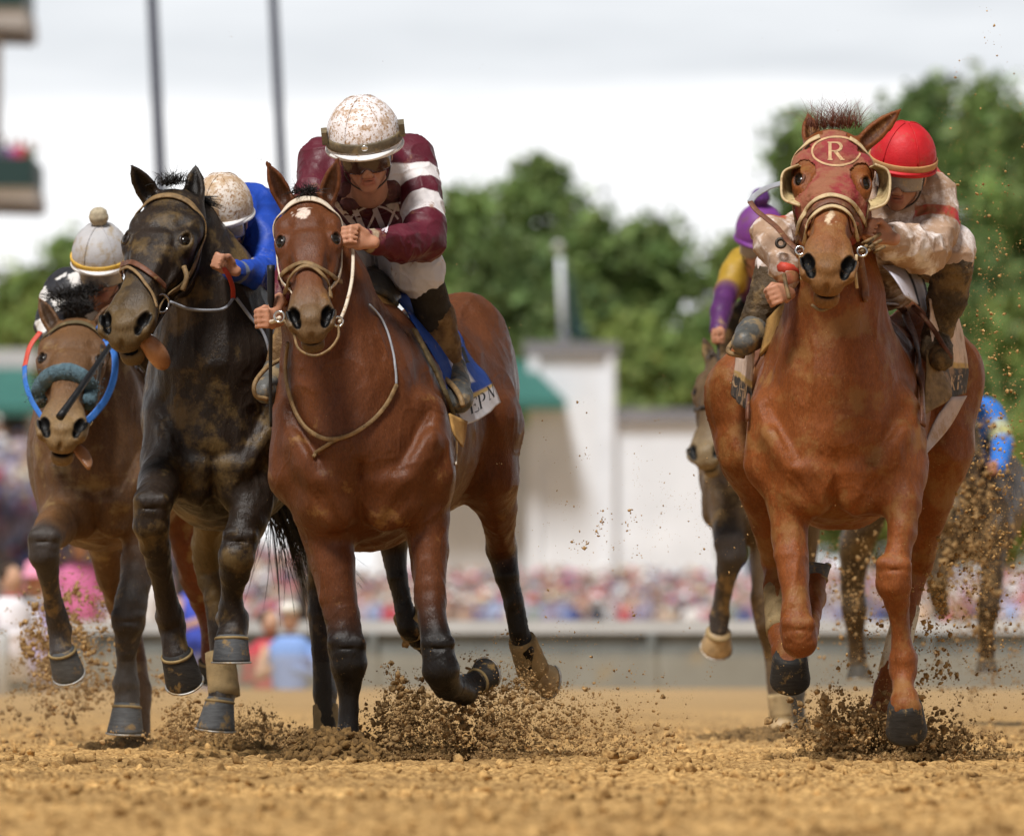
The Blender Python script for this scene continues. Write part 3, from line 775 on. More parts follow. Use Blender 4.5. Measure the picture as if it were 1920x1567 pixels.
def helmet(R, mats, sc=1.0, peak=.030, band=None, pom=None, goggles=True, strap=True, tilt=0, brim='helmet_brim', seams=True, off=(0, -.045, -.012), rad=(.108, .128, .120)):
    h = R.h; par = R.o['body']; org = R.o['org']
    c = lambda a, f, n: h.p(off[0] + a, off[1] + f, off[2] + n)
    n = 40; rings = []
    def ring(f, k, extra=0, drop=0):
        r = []
        for t in np.linspace(0, 2 * math.pi, n, endpoint=False):
            ca, sa = math.cos(t), math.sin(t)
            e = extra * max(ca, 0) ** 1.5
            r.append(c(rad[0] * sc * k * sa * (1), f - drop * max(ca, 0), (rad[1] * sc * k + e) * ca))
        return r
    for i in range(0, 9):
        t = math.pi / 2 * i / 8 * .985 + .015
        rings.append(ring(-rad[2] * sc * math.cos(t), math.sin(t)))
    rings.append(ring(.018, 1.0)); rings.append(ring(.030, .985)); 
    mb = MB(); mb.rings(rings, cap=(True, False)); shell = mb.build('helmet', mats['helmet'], par, origin=org)
    # brim and edge roll
    eb = MB(); eb.tube(ring(.030, 1.0, peak * .2, .004), .0065 * sc, 8, close=True); 
    pk = [ring(.012, .99), ring(.020, 1.0, peak, .004), ring(.027, 1.0, peak * 1.05, .006), ring(.030, .96)]
    eb.rings(pk, cap=(False, False)); eb.build('helmet_brim', mats.get('brim', mats['helmet']), shell, origin=org)
    if seams:
        sm = MB()
        for az in (.55, -.55, 2.4, -2.4) if seams is True else seams:
            pts = [c(rad[0] * sc * 1.008 * math.sin(t) * math.sin(az), -rad[2] * sc * 1.008 * math.cos(t), rad[1] * sc * 1.008 * math.sin(t) * math.cos(az)) for t in np.linspace(.12, 1.5, 14)]
            sm.tube(pts, .0022, 5)
        sm.build('seam', mats['helmet'], shell, origin=org)
    if band:
        bb = MB(); rr = ring(band[1], 1.02); 
        nn = [nrm(p - c(0, 0, 0)) for p in rr]; bb.tube(rr, band[0], 8, flat=(nn, .004), close=True); bb.build('helmet_band', mats['band'], shell, origin=org)
    if pom:
        pb = MB(); q0 = c(0, -rad[2] * sc - pom * .75, -.01)
        for _ in range(1):
            r_ = random.Random(4)
            rings = []
            for i in range(1, 14):
                t = math.pi * i / 14; rings.append([q0 + pom * r_.uniform(.94, 1.06) * np.array([math.sin(t) * math.cos(a), math.sin(t) * math.sin(a), math.cos(t)]) for a in np.linspace(0, 2 * math.pi, 18, endpoint=False)])
            pb.rings(rings)
        pb.build('pompom', mats['pom'], shell, origin=org)
    if goggles:
        gb = MB(); rows = []
        for f in (-.020, -.014, .008, .030, .036):
            row = []
            for a in np.linspace(-1.15, 1.15, 21):
                e = .004 if abs(f - .008) > .025 else .0
                notch = .014 * math.exp(-(a / .16) ** 2) if f > .02 else 0
                row.append(h.p(.083 * math.sin(a) , (f - notch) + .004, .018 + .092 * math.cos(a) - e))
            rows.append(row)
        V = [p for r in rows for p in r]; Fq = []
        for i in range(4):
            for j in range(20): Fq.append((i * 21 + j, i * 21 + j + 1, (i + 1) * 21 + j + 1, (i + 1) * 21 + j))
        gb.add(V, Fq); g = gb.build('goggles', mats['lens'], par, origin=org)
        md = g.modifiers.new('thick', 'SOLIDIFY'); md.thickness = .004
    if strap:
        sb = MB()
        for q in (-1, 1):
            pts = [h.p(q * .080, -.02, .012), h.p(q * .078, .03, .014), h.p(q * .062, .085, .03), h.p(q * .02, .116, .048), h.p(0, .119, .052)]
            pp = catmull(pts, 4); sb.tube(pp, .009, 6, flat=([nrm(p - h.p(0, .03, 0)) for p in pp], .0025))
        sb.build('chin_strap', M['leather_dark'], par, origin=org)
    return shell

def sheet(name, rows, d0, mat, parent, colf=None, nu=5, nv=5, thick=.005, org=None, wav=0):
    """cloth from a control grid of (px,py,dy)"""
    R1 = [catmull([P(p[0], p[1], d0 + p[2]) for p in r], nu) for r in rows]
    C1 = [catmull([r[j] for r in R1], nv) for j in range(len(R1[0]))]
    nu_, nv_ = len(C1), len(C1[0]); V = np.array([C1[j][i] for i in range(nv_) for j in range(nu_)])
    if wav: V = V + np.array([1, -.4, .3]) * (vnoise(V, 16, 2) * wav)[:, None]
    F = np.array([(i * nu_ + j, i * nu_ + j + 1, (i + 1) * nu_ + j + 1, (i + 1) * nu_ + j) for i in range(nv_ - 1) for j in range(nu_ - 1)])
    uv = np.array([(j / (nu_ - 1), i / (nv_ - 1)) for i in range(nv_) for j in range(nu_)])
    col = np.array([colf(u, v) for u, v in uv]) if colf else None
    o = mesh_obj(name, V, F, mat, parent, True, col=col, origin=org if org is not None else (parent.get('_o') if parent else None))
    md = o.modifiers.new('thick', 'SOLIDIFY'); md.thickness = thick; md.offset = 0
    return o, BVHTree.FromPolygons([Vector(v) for v in V], F.tolist())

# serif letters as strokes: (x0,y0,x1,y1,width) in a unit box, y up
def arc(cx, cy, rx, ry, a0, a1, w0, w1, n=12):
    out = []
    for i in range(n):
        t0, t1 = [math.radians(a0 + (a1 - a0) * (i + q) / n) for q in (0, 1.08)]
        wd = w0 + (w1 - w0) * math.sin((i + .5) / n * math.pi)
        out.append((cx + rx * math.cos(t0), cy + ry * math.sin(t0), cx + rx * math.cos(t1), cy + ry * math.sin(t1), wd))
    return out
TK, TN = .15, .06
GLY = {
    'W': [(.02, 1, .30, 0, TK), (.30, 0, .52, .86, TN), (.48, .9, .74, 0, TK), (.74, 0, .98, 1, TN), (-.06, 1, .16, 1, TN), (.38, .98, .60, .98, TN), (.88, 1, 1.08, 1, TN)],
    'E': [(.2, 0, .2, 1, TK), (.08, 1, .85, 1, TN), (.08, 0, .88, 0, TN), (.2, .52, .62, .52, TN), (.85, 1, .85, .8, TN), (.88, 0, .88, .22, TN), (.62, .42, .62, .62, TN)],
    'P': [(.2, 0, .2, 1, TK), (.08, 1, .5, 1, TN), (.08, 0, .34, 0, TN), (.2, .46, .5, .46, TN)] + arc(.5, .73, .3, .27, -90, 90, TN, TK),
    'R': [(.2, 0, .2, 1, TK), (.08, 1, .5, 1, TN), (.08, 0, .34, 0, TN), (.2, .5, .5, .5, TN), (.46, .5, .82, 0, TK), (.76, 0, .95, 0, TN)] + arc(.5, .75, .28, .25, -90, 90, TN, TK),
    'N': [(.18, 0, .18, 1, TN), (.14, 1, .8, 0, TK), (.8, 0, .8, 1, TN), (.02, 1, .22, 1, TN), (.06, 0, .30, 0, TN), (.68, 1, .92, 1, TN)],
    'H': [(.2, 0, .2, 1, TK), (.8, 0, .8, 1, TK), (.2, .52, .8, .52, TN), (.08, 1, .32, 1, TN), (.08, 0, .32, 0, TN), (.68, 1, .92, 1, TN), (.68, 0, .92, 0, TN)],
    'K': [(.2, 0, .2, 1, TK), (.24, .42, .82, 1, TN), (.38, .58, .82, 0, TK), (.08, 1, .32, 1, TN), (.08, 0, .32, 0, TN), (.7, 1, .92, 1, TN), (.72, 0, .94, 0, TN)],
    'C': arc(.55, .5, .40, .5, 50, 310, TN, TK, 18) + [(.82, .98, .82, .74, TN)],
    'I': [(.3, 0, .3, 1, TK), (.16, 1, .44, 1, TN), (.16, 0, .44, 0, TN)],
    'B': [(.2, 0, .2, 1, TK), (.08, 1, .5, 1, TN), (.08, 0, .5, 0, TN), (.2, .53, .5, .53, TN)] + arc(.5, .77, .24, .235, -90, 90, TN, TK) + arc(.5, .27, .3, .26, -90, 90, TN, TK),
    'T': [(.5, 0, .5, 1, TK), (.08, 1, .92, 1, TN), (.36, 0, .64, 0, TN), (.08, 1, .08, .8, TN), (.92, 1, .92, .8, TN)],
    '1': [(.5, 0, .5, 1, .24), (.25, .8, .5, 1, .12), (.25, 0, .75, 0, .1)],
}
def lettering(name, strokes, o_px, u_px, v_px, bvh, mat, parent, off=.003, thick=.0012, org=None, bold=1.0):
    """strokes laid on the surface found along the line of sight; u_px, v_px = picture vectors of the letter box"""
    mb = MB(); o_px, u_px, v_px = map(lambda a: np.array(a, float), (o_px, u_px, v_px)); cam0 = Vector((0, 0, CAMH))
    sx, sy = np.linalg.norm(u_px), np.linalg.norm(v_px)
    for (x0, y0, x1, y1, wd) in strokes:
        wd *= bold
        a, b = o_px + u_px * x0 + v_px * y0, o_px + u_px * x1 + v_px * y1
        d = b - a; L = np.linalg.norm(d); m = max(1, int(L / 6)); nrm2 = np.array([-d[1], d[0]]) / max(L, 1e-6) * wd * (sx + sy) / 4
        V = []; N_ = []; ok = True
        for i in range(m + 1):
            for sg in (-1, 1):
                q = a + d * i / m + nrm2 * sg; hit = bvh.ray_cast(cam0, ray(*q))
                if hit[0] is None: ok = False; break
                nn = Vector(hit[1]); nn = -nn if nn.dot(ray(*q)) > 0 else nn
                V.append(np.array(hit[0]) + np.array(nn) * off); N_.append(np.array(nn))
            if not ok: break
        if not ok or len(V) < 4: continue
        n = len(V); V2 = V + [v - nn * thick for v, nn in zip(V, N_)]; F = []
        for i in range(m):
            F.append((2 * i, 2 * i + 1, 2 * i + 3, 2 * i + 2))
        mb.add(V, F)
    if mb.V: return mb.build(name, mat, parent, smooth=False, origin=org if org is not None else parent.get('_o'))
M = {}
MUD = (.26, .165, .06)
def mk():
    M['bay'] = pmat('bay_coat', attr=True, grain=170, rough=.36, var=.20, vscale=7, bump=.55, bscale=230, hair=.25, stretch=(1, 1, .35), mud=(.24, .12, .04), mudamt=.03, mudscale=7, spec=.2, speck=((.45, .3, .12), 260, .74))
    M['chestnut'] = pmat('chestnut_coat', attr=True, grain=160, rough=.45, var=.20, vscale=8, bump=.7, bscale=200, hair=.3, stretch=(1, 1, .35), mud=(.23, .105, .032), mudamt=.26, mudscale=8, spec=.2, speck=((.5, .34, .14), 240, .72))
    M['black'] = pmat('dark_coat', attr=True, grain=170, rough=.38, var=.3, vscale=6, bump=.6, bscale=220, hair=.3, stretch=(1, 1, .35), mud=(.12, .075, .028), mudamt=.22, mudscale=5, spec=.2, speck=((.35, .25, .1), 240, .73))
    M['brown'] = pmat('brown_coat', attr=True, grain=160, rough=.5, var=.22, vscale=6, bump=.7, bscale=200, hair=.3, stretch=(1, 1, .35), mud=(.25, .16, .065), mudamt=.12, mudscale=6, speck=((.4, .28, .12), 240, .73))
    M['eye'] = pmat('eye', (.008, .005, .003), rough=.16, var=0, bump=0, spec=.4)
    M['eyelid_dark'] = pmat('eyelid', (.018, .011, .008), rough=.45, bump=.2)
    M['eyelid_chest'] = pmat('eyelid_chestnut', (.10, .035, .015), rough=.45, bump=.2)
    M['hoof_dark'] = pmat('hoof_dark', (.030, .028, .026), rough=.6, var=.35, vscale=25, bump=.4, bscale=60, stretch=(1, 1, 6), mud=MUD, mudamt=.12, mudscale=18, spec=.15)
    M['hoof_grey'] = pmat('hoof_grey', (.075, .078, .082), rough=.6, var=.3, vscale=25, bump=.4, bscale=60, stretch=(1, 1, 6), mud=MUD, mudamt=.16, mudscale=18, spec=.15)
    M['hoof_pale'] = pmat('hoof_pale', (.36, .25, .13), rough=.5, var=.3, vscale=25, bump=.4, bscale=60, mud=(.30, .2, .09), mudamt=.15, mudscale=18)
    M['coronet'] = pmat('coronet', (.24, .17, .075), rough=.8, var=.3, bump=.5)
    M['shoe'] = pmat('horseshoe_metal', (.35, .34, .32), rough=.5, metal=.6, var=.3, mud=MUD, mudamt=.3, mudscale=30)
    M['bandage'] = pmat('muddy_bandage', (.30, .215, .105), rough=.85, var=.3, vscale=18, bump=.7, bscale=140, mud=(.17, .11, .045), mudamt=.15, mudscale=12)
    M['bandage_white'] = pmat('white_bandage', (.6, .56, .45), rough=.85, var=.2, bump=.6, mud=(.3, .2, .09), mudamt=.2, mudscale=12)
    M['hair_black'] = pmat('black_hair', (.012, .010, .009), rough=.45, var=.3, bump=0)
    M['hair_red'] = pmat('red_hair', (.17, .055, .03), rough=.5, var=.4, bump=0)
    M['hair_brown'] = pmat('brown_hair', (.03, .018, .012), rough=.5, var=.4, bump=0)
    M['leather_tan'] = pmat('muddy_leather', (.20, .125, .055), rough=.6, var=.35, vscale=40, bump=.6, bscale=160, mud=(.07, .045, .022), mudamt=.12, mudscale=30)
    M['leather_dark'] = pmat('dark_leather', (.030, .021, .015), rough=.45, var=.35, vscale=40, bump=.5, bscale=160, mud=(.17, .11, .05), mudamt=.1, mudscale=26)
    M['leather_cream'] = pmat('cream_strap', (.62, .53, .42), rough=.6, var=.15, vscale=30, bump=.5, bscale=160, mud=(.33, .19, .08), mudamt=.12, mudscale=34)
    M['leather_brown'] = pmat('brown_leather', (.13, .05, .025), rough=.45, var=.35, vscale=40, bump=.5, bscale=160, mud=(.26, .16, .07), mudamt=.12, mudscale=26)
    M['steel'] = pmat('steel', (.62, .62, .62), rough=.22, metal=1, var=.2, bump=.1)
mk()
# ------------------------------------------------------------ dirt track
def dirt_mat(name, base=(.68, .43, .175), dark=(.26, .145, .052), sc=1.0, attr=False):
    m = bpy.data.materials.new(name); m.use_nodes = True; t = m.node_tree; n = t.nodes; L = t.links.new; b = n['Principled BSDF']
    g = n.new('ShaderNodeNewGeometry'); src = g.outputs['Position']
    def noise(s, d=5, r=.6):
        q = n.new('ShaderNodeTexNoise'); q.inputs['Scale'].default_value = s; q.inputs['Detail'].default_value = d; q.inputs['Roughness'].default_value = r; L(src, q.inputs[0]); return q.outputs[0]
    r1 = n.new('ShaderNodeValToRGB'); r1.color_ramp.elements[0].position = .36; r1.color_ramp.elements[1].position = .66
    r1.color_ramp.elements[0].color = (*dark, 1); r1.color_ramp.elements[1].color = (*base, 1); L(noise(38 * sc), r1.inputs[0])
    r2 = n.new('ShaderNodeValToRGB'); r2.color_ramp.elements[0].position = .3; r2.color_ramp.elements[1].position = .7
    r2.color_ramp.elements[0].color = (.62, .6, .58, 1); r2.color_ramp.elements[1].color = (1.22, 1.2, 1.15, 1); L(noise(.55, 4), r2.inputs[0])
    mx = n.new('ShaderNodeMix'); mx.data_type = 'RGBA'; mx.blend_type = 'MULTIPLY'; mx.inputs[0].default_value = 1; L(r1.outputs[0], mx.inputs[6]); L(r2.outputs[0], mx.inputs[7])
    L(mx.outputs[2], b.inputs['Base Color']); b.inputs['Roughness'].default_value = .95; b.inputs['Specular IOR Level'].default_value = .15
    bp = n.new('ShaderNodeBump'); bp.inputs['Strength'].default_value = .9; bp.inputs['Distance'].default_value = .006; L(noise(160 * sc, 6, .7), bp.inputs['Height']); L(bp.outputs[0], b.inputs['Normal'])
    return m
M['dirt'] = dirt_mat('track_dirt')
M['clod'] = dirt_mat('wet_clods', (.55, .35, .155), (.21, .13, .058), 1.5)
M['mound'] = dirt_mat('fresh_dirt', (.36, .215, .08), (.15, .09, .037), 1.3)

def fnoise2(x, y, seed=0):
    return vnoise(np.stack([x, y, np.zeros_like(x)], 1), 1.0, seed)
def ground_h(x, y):
    h = fnoise2(x / .55, y / .9, 1) * .012 + fnoise2(x / .13, y / .16, 2) * .009
    r = fnoise2(x / .045, y / .05, 3); h += (np.abs(r) ** 1.5) * .016
    r = fnoise2(x / .021, y / .025, 4); h += np.abs(r) * .009
    h += fnoise2(x / 1.8, y / 3.0, 6) * .012
    return h - .012
def grid_sheet(name, xs, ys, hf, mat, parent=None):
    X, Y = np.meshgrid(xs, ys, indexing='ij'); Z = hf(X.ravel(), Y.ravel())
    V = np.stack([X.ravel(), Y.ravel(), Z], 1); nx, ny = len(xs), len(ys)
    i = (np.arange(nx - 1)[:, None] * ny + np.arange(ny - 1)[None]).ravel()
    return mesh_obj(name, V, np.stack([i, i + ny, i + ny + 1, i + 1], 1), mat, parent)
def mk_ground():
    xs = np.unique(np.concatenate([np.linspace(-2.6, 2.6, 620), ]))
    ys = np.concatenate([np.linspace(17, 21, 60), np.linspace(21.05, 40, 900), np.linspace(40.05, 60, 260)])
    xs = np.concatenate([[-400, -60, -20, -8, -4], xs, [4, 8, 20, 60, 400]])
    ys = np.concatenate([[-60, -10, 8], ys, [64, 70, 78, 90, 120, 200, 500, 1500, 3000]])
    def hf(x, y):
        f = np.clip((62 - y) / 3, 0, 1) * np.clip((3.2 - np.abs(x)) / .4, 0, 1) * np.clip((y - 16) / 2, 0, 1)
        return ground_h(x, y) * f
    g = grid_sheet('ground', xs, ys, hf, M['dirt']); tag(g, kind='structure')
    return g
mk_ground()

_rnd = random.Random(5)
def clod_template(seed, sub=1):
    r = np.random.RandomState(seed)
    t = (1 + 5 ** .5) / 2
    V = np.array([(-1, t, 0), (1, t, 0), (-1, -t, 0), (1, -t, 0), (0, -1, t), (0, 1, t), (0, -1, -t), (0, 1, -t), (t, 0, -1), (t, 0, 1), (-t, 0, -1), (-t, 0, 1)], float)
    V /= np.linalg.norm(V[0])
    F = [(0, 11, 5), (0, 5, 1), (0, 1, 7), (0, 7, 10), (0, 10, 11), (1, 5, 9), (5, 11, 4), (11, 10, 2), (10, 7, 6), (7, 1, 8), (3, 9, 4), (3, 4, 2), (3, 2, 6), (3, 6, 8), (3, 8, 9), (4, 9, 5), (2, 4, 11), (6, 2, 10), (8, 6, 7), (9, 8, 1)]
    for _ in range(sub):
        V = list(map(tuple, V)); mid = {}; NF = []
        def md(a, b):
            k = (min(a, b), max(a, b))
            if k not in mid: V.append(tuple((np.array(V[a]) + np.array(V[b])) / 2)); mid[k] = len(V) - 1
            return mid[k]
        for a, b, c in F:
            x, y, z = md(a, b), md(b, c), md(c, a); NF += [(a, x, z), (b, y, x), (c, z, y), (x, y, z)]
        F = NF; V = np.array(V); V /= np.linalg.norm(V, axis=1)[:, None]
    n = vnoise(V, 1.6, seed) * .55 + vnoise(V, 3.7, seed + 9) * .35
    return V * (1 + n)[:, None] * r.uniform(.45, 1.35, 3), np.array(F)
TEMPL = [clod_template(i, 1) for i in range(7)]
TEMPL0 = [clod_template(i + 20, 0) for i in range(7)]
def clods(name, pos, rad, mat, seed=0, lowres=.008, stretch=None):
    r = np.random.RandomState(seed); Vs = []; Fs = []; n = 0
    for p, s in zip(pos, rad):
        Vt, Ft = (TEMPL if s > lowres else TEMPL0)[r.randint(7)]
        q = r.randn(4); q /= np.linalg.norm(q); a, b, c, d = q
        R = np.array([[1 - 2 * (c * c + d * d), 2 * (b * c - a * d), 2 * (b * d + a * c)], [2 * (b * c + a * d), 1 - 2 * (b * b + d * d), 2 * (c * d - a * b)], [2 * (b * d - a * c), 2 * (c * d + a * b), 1 - 2 * (b * b + c * c)]])
        Vs.append((Vt * s) @ R.T + p); Fs.append(Ft + n); n += len(Vt)
    o = mesh_obj(name, np.concatenate(Vs), np.concatenate(Fs), mat, smooth=False)
    return tag(o, kind='stuff')
def mk_clods():
    r = np.random.RandomState(3); n = 16000
    y = 20 + (r.rand(n) ** .9) * 30; x = (r.rand(n) - .5) * (y / 20000 * 2100)
    s = .003 + r.rand(n) ** 7 * .018
    z = ground_h(x, y) + s * .35
    o = clods('dirt_clods', np.stack([x, y, z], 1), s, M['dirt'], 1)
    o['label'] = 'loose clods lying over the churned track'
mk_clods()

def mk_mound(px, py, d, w_, h_, label):
    c = P(px, py, d); r = np.random.RandomState(int(px)); Q_ = []; R_ = []
    n = 46
    xs = np.linspace(-1, 1, n) * w_; ys = np.linspace(-1, 1, 30) * w_ * .8
    X, Y = np.meshgrid(xs, ys, indexing='ij'); rr = np.sqrt((X / w_) ** 2 + (Y / (w_ * .8)) ** 2)
    Z = h_ * np.clip(1 - rr ** 1.6, -.2, 1) + vnoise(np.stack([X.ravel(), Y.ravel(), 0 * X.ravel()], 1), 28, 4).reshape(X.shape) * .014 + np.abs(vnoise(np.stack([X.ravel(), Y.ravel(), 0 * X.ravel()], 1), 60, 8).reshape(X.shape)) * .014
    V = np.stack([X.ravel() + c[0], Y.ravel() + d, Z.ravel()], 1); ny = 30
    i = (np.arange(n - 1)[:, None] * ny + np.arange(ny - 1)[None]).ravel()
    o = mesh_obj('dirt_mound', V, np.stack([i, i + ny, i + ny + 1, i + 1], 1), M['mound'], smooth=True); tag(o, label, kind='stuff')
    m = 700; th = r.rand(m) * 6.28; q = np.sqrt(r.rand(m)) * 1.1
    x = c[0] + q * np.cos(th) * w_; y = d + q * np.sin(th) * w_ * .8; z = h_ * np.clip(1 - q ** 1.6, 0, 1) + .005
    k = clods('mound_clods', np.stack([x, y, z], 1), .004 + r.rand(m) ** 3 * .014, M['mound'], int(px)); k['label'] = 'crumbs of dirt heaped on the hoof mound'
mk_mound(625, 1420, 35.8, .20, .10, 'heap of loose dirt pushed up at a planted hoof')
# ------------------------------------------------------------ background
def sub(name, mb, mat, par, **kw): return mb.build(name, mat, par, **kw)
def bx_px(mb, x0, x1, y0, y1, d0, d1, col=None, zmin=None):
    """box whose front face covers photo columns x0..x1 and rows y0..y1 at distance d0, reaching back to d1"""
    a, b = P(x0, y1, d0), P(x1, y0, d0); z0 = a[2] if zmin is None else zmin
    mb.box(((a[0] + b[0]) / 2, (d0 + d1) / 2, (z0 + b[2]) / 2), (abs(b[0] - a[0]) / 2, (d1 - d0) / 2, (b[2] - z0) / 2), col=col)
M['white_wall'] = pmat('white_stucco', (.70, .74, .80), rough=.85, var=.08, vscale=.6, bump=.3, bscale=8)
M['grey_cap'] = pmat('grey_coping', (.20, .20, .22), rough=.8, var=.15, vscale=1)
M['green_awning'] = pmat('green_awning', (.035, .13, .11), rough=.6, var=.12, vscale=1.2)
M['awning_shade'] = pmat('painted_shade', (.03, .035, .04), rough=.3, var=.2)  # near-black colour for the shade painted below the pavilion awning
M['pole_paint'] = pmat('pole_paint', (.085, .095, .13), rough=.4, metal=.3, var=.1)
M['rail_white'] = pmat('rail_white', (.46, .47, .47), rough=.5, var=.08, vscale=2)
M['wall_green'] = pmat('fence_panel', (.15, .165, .16), rough=.8, var=.25, vscale=2.5, bump=.3, bscale=12, mud=(.25, .18, .09), mudamt=.02, mudscale=2)
M['concrete'] = pmat('pale_concrete', (.46, .46, .47), rough=.85, var=.1, vscale=1)
M['stand_green'] = pmat('dark_green_paint', (.018, .045, .045), rough=.5, var=.15)
M['crowd'] = pmat('crowd_cloth', attr=True, rough=.85, var=.1, vscale=3, bump=0)
M['bark'] = pmat('bark', (.09, .065, .045), rough=.9, var=.3, bump=.6, bscale=12)
def leafmat():
    m = bpy.data.materials.new('leaves'); m.use_nodes = True; t = m.node_tree; n = t.nodes; L = t.links.new; b = n['Principled BSDF']
    a = n.new('ShaderNodeVertexColor'); a.layer_name = 'Col'; L(a.outputs[0], b.inputs['Base Color']); b.inputs['Roughness'].default_value = .55; b.inputs['Specular IOR Level'].default_value = .3
    tr = n.new('ShaderNodeBsdfTranslucent'); L(a.outputs[0], tr.inputs[0]); ms = n.new('ShaderNodeMixShader'); ms.inputs[0].default_value = .35
    L(b.outputs[0], ms.inputs[1]); L(tr.outputs[0], ms.inputs[2]); L(ms.outputs[0], n['Material Output'].inputs[0]); return m
M['leaf'] = leafmat()

def fence():
    t = thing('track_fence', (0, 92, 0), 'long low grey green fence with white top rail behind the track', 'fence')
    mb = MB(); zt = P(960, 1187, 92)[2]; z2 = P(960, 1163, 92)[2]
    for i in range(-14, 15):
        mb.box((i * 2.4, 92, zt / 2), (1.185, .04, zt / 2))
    mb.build('panel', M['wall_green'], t, smooth=False)
    r = MB(); r.box((0, 91.98, (zt + z2) / 2), (34, .07, (z2 - zt) / 2)); r.build('top_rail', M['rail_white'], t, smooth=False)
    for i in range(-14, 15):
        p = MB(); p.box((i * 2.4 + 1.2, 91.93, zt / 2), (.035, .03, zt / 2)); p.build('post', M['wall_green'], t, smooth=False)
    c = P(6, 1300, 80); t = thing('rail_post', (c[0], 80, 0), 'thick white post standing at the track edge by the white shirted man', 'post'); mb = MB(); zt = P(6, 1185, 80)[2]
    mb.tube([(c[0], 80, -.2), (c[0], 80, zt * .9), (c[0], 80, zt)], [.045, .045, .03], 14); mb.build('post_tube', M['rail_white'], t)
    mb = MB(); mb.tube([(c[0] - 4, 80, zt), (c[0] + .03, 80, zt)], .03, 10); mb.build('rail_bar', M['rail_white'], t)
fence()

def building():
    d = 400; c = P(1070, 1150, d)
    t = thing('gatehouse', (c[0], d, 0), 'white stucco gatehouse with square tower, grey coping and green awning', 'building')
    mb = MB(); bx_px(mb, 1000, 1155, 664, 1200, d, d + 4, zmin=0); bx_px(mb, 1155.5, 1345, 792, 1200, d + .2, d + 6, zmin=0); bx_px(mb, 700, 999.5, 800, 1200, d + 1.2, d + 6, zmin=0)
    mb.build('wall', M['white_wall'], t, smooth=False)
    mb = MB(); bx_px(mb, 982, 1160, 641, 663.5, d - .25, d + 4.2); bx_px(mb, 1156, 1350, 766, 791.5, d - .05, d + 6.2); mb.build('coping', M['grey_cap'], t, smooth=False)
    mb = MB(); bx_px(mb, 990, 1010, 664, 1200, d - .18, d - .01, zmin=0); bx_px(mb, 1138, 1152, 664, 1200, d - .18, d - .01, zmin=0); mb.build('pilaster', M['white_wall'], t, smooth=False)
    mb = MB(); a = [P(820, 676, d + .6), P(984, 676, d + .6), P(1062, 750, d - 2.2), P(740, 750, d - 2.2)]; b = [P(740, 768, d - 2.2), P(1062, 768, d - 2.2)]
    V = a + [P(740, 768, d - 2.2), P(1062, 768, d - 2.2), P(1062, 765, d + 1), P(1000, 690, d + 1), P(740, 765, d + 1), P(820, 690, d + 1)]
    mb.add(V, [(0, 1, 2, 3), (3, 2, 5, 4), (1, 7, 6, 5, 2), (0, 3, 4, 8, 9), (4, 5, 6, 8), (0, 9, 7, 1), (9, 8, 6, 7)]); mb.build('awning', M['green_awning'], t, smooth=False)
    c = P(1055, 640, d + 2); t2 = thing('mast', (c[0], d + 2, c[2]), 'short pale mast with white globe and hanging green flag on the tower', 'mast')
    mb = MB(); mb.tube([P(1057, 640, d + 2), P(1053, 560, d + 2), P(1050, 482, d + 2)], [.13, .12, .10], 12); mb.build('mast_tube', M['white_wall'], t2)
    mb = MB(); mb.box(P(1057, 634, d + 2), (.22, .22, .1)); mb.build('mast_foot', M['grey_cap'], t2, smooth=False)
    g0 = P(1047, 462, d + 2); rings = [[g0 + .2 * np.array([math.sin(u) * math.cos(v), math.sin(u) * math.sin(v), math.cos(u)]) for v in np.linspace(0, 6.283, 14, endpoint=False)] for u in np.linspace(.1, 3.04, 9)]
    mb = MB(); mb.rings(rings); mb.build('globe', M['rail_white'], t2)
    o, _ = sheet('flag', [[(1062, 490, 2), (1066, 495, 2)], [(1062, 540, 2), (1080, 560, 2.1)], [(1066, 590, 2), (1096, 620, 2.2)], [(1074, 636, 2), (1104, 640, 2.1)]], d, M['stand_green'], t2, wav=.05)
    # pavilion at far left
    d = 385; c = P(20, 1150, d); t = thing('pavilion', (c[0], d, 0), 'pale pavilion with teal awning behind the left crowd', 'building')
    mb = MB(); bx_px(mb, -400, 66, 655, 690, d + .5, d + 5); bx_px(mb, -400, 60, 775, 1200, d + .8, d + 5, zmin=0); mb.build('wall', M['concrete'], t, smooth=False)
    mb = MB(); V = [P(-400, 690, d + .4), P(52, 690, d + .4), P(74, 762, d - 2), P(-400, 762, d - 2), P(-400, 778, d - 2), P(74, 778, d - 2), P(66, 765, d + .4), P(-400, 765, d + .4)]
    mb.add(V, [(0, 1, 2, 3), (3, 2, 5, 4), (1, 6, 5, 2), (4, 5, 6, 7), (0, 3, 4, 7), (0, 7, 6, 1)]); mb.build('awning', M['green_awning'], t, smooth=False)
    mb = MB(); bx_px(mb, -380, 50, 779, 850, d + .6, d + .79); mb.build('shade_strip', M['awning_shade'], t, smooth=False)  # dark strip on the front wall: awning shade put in as colour
building()

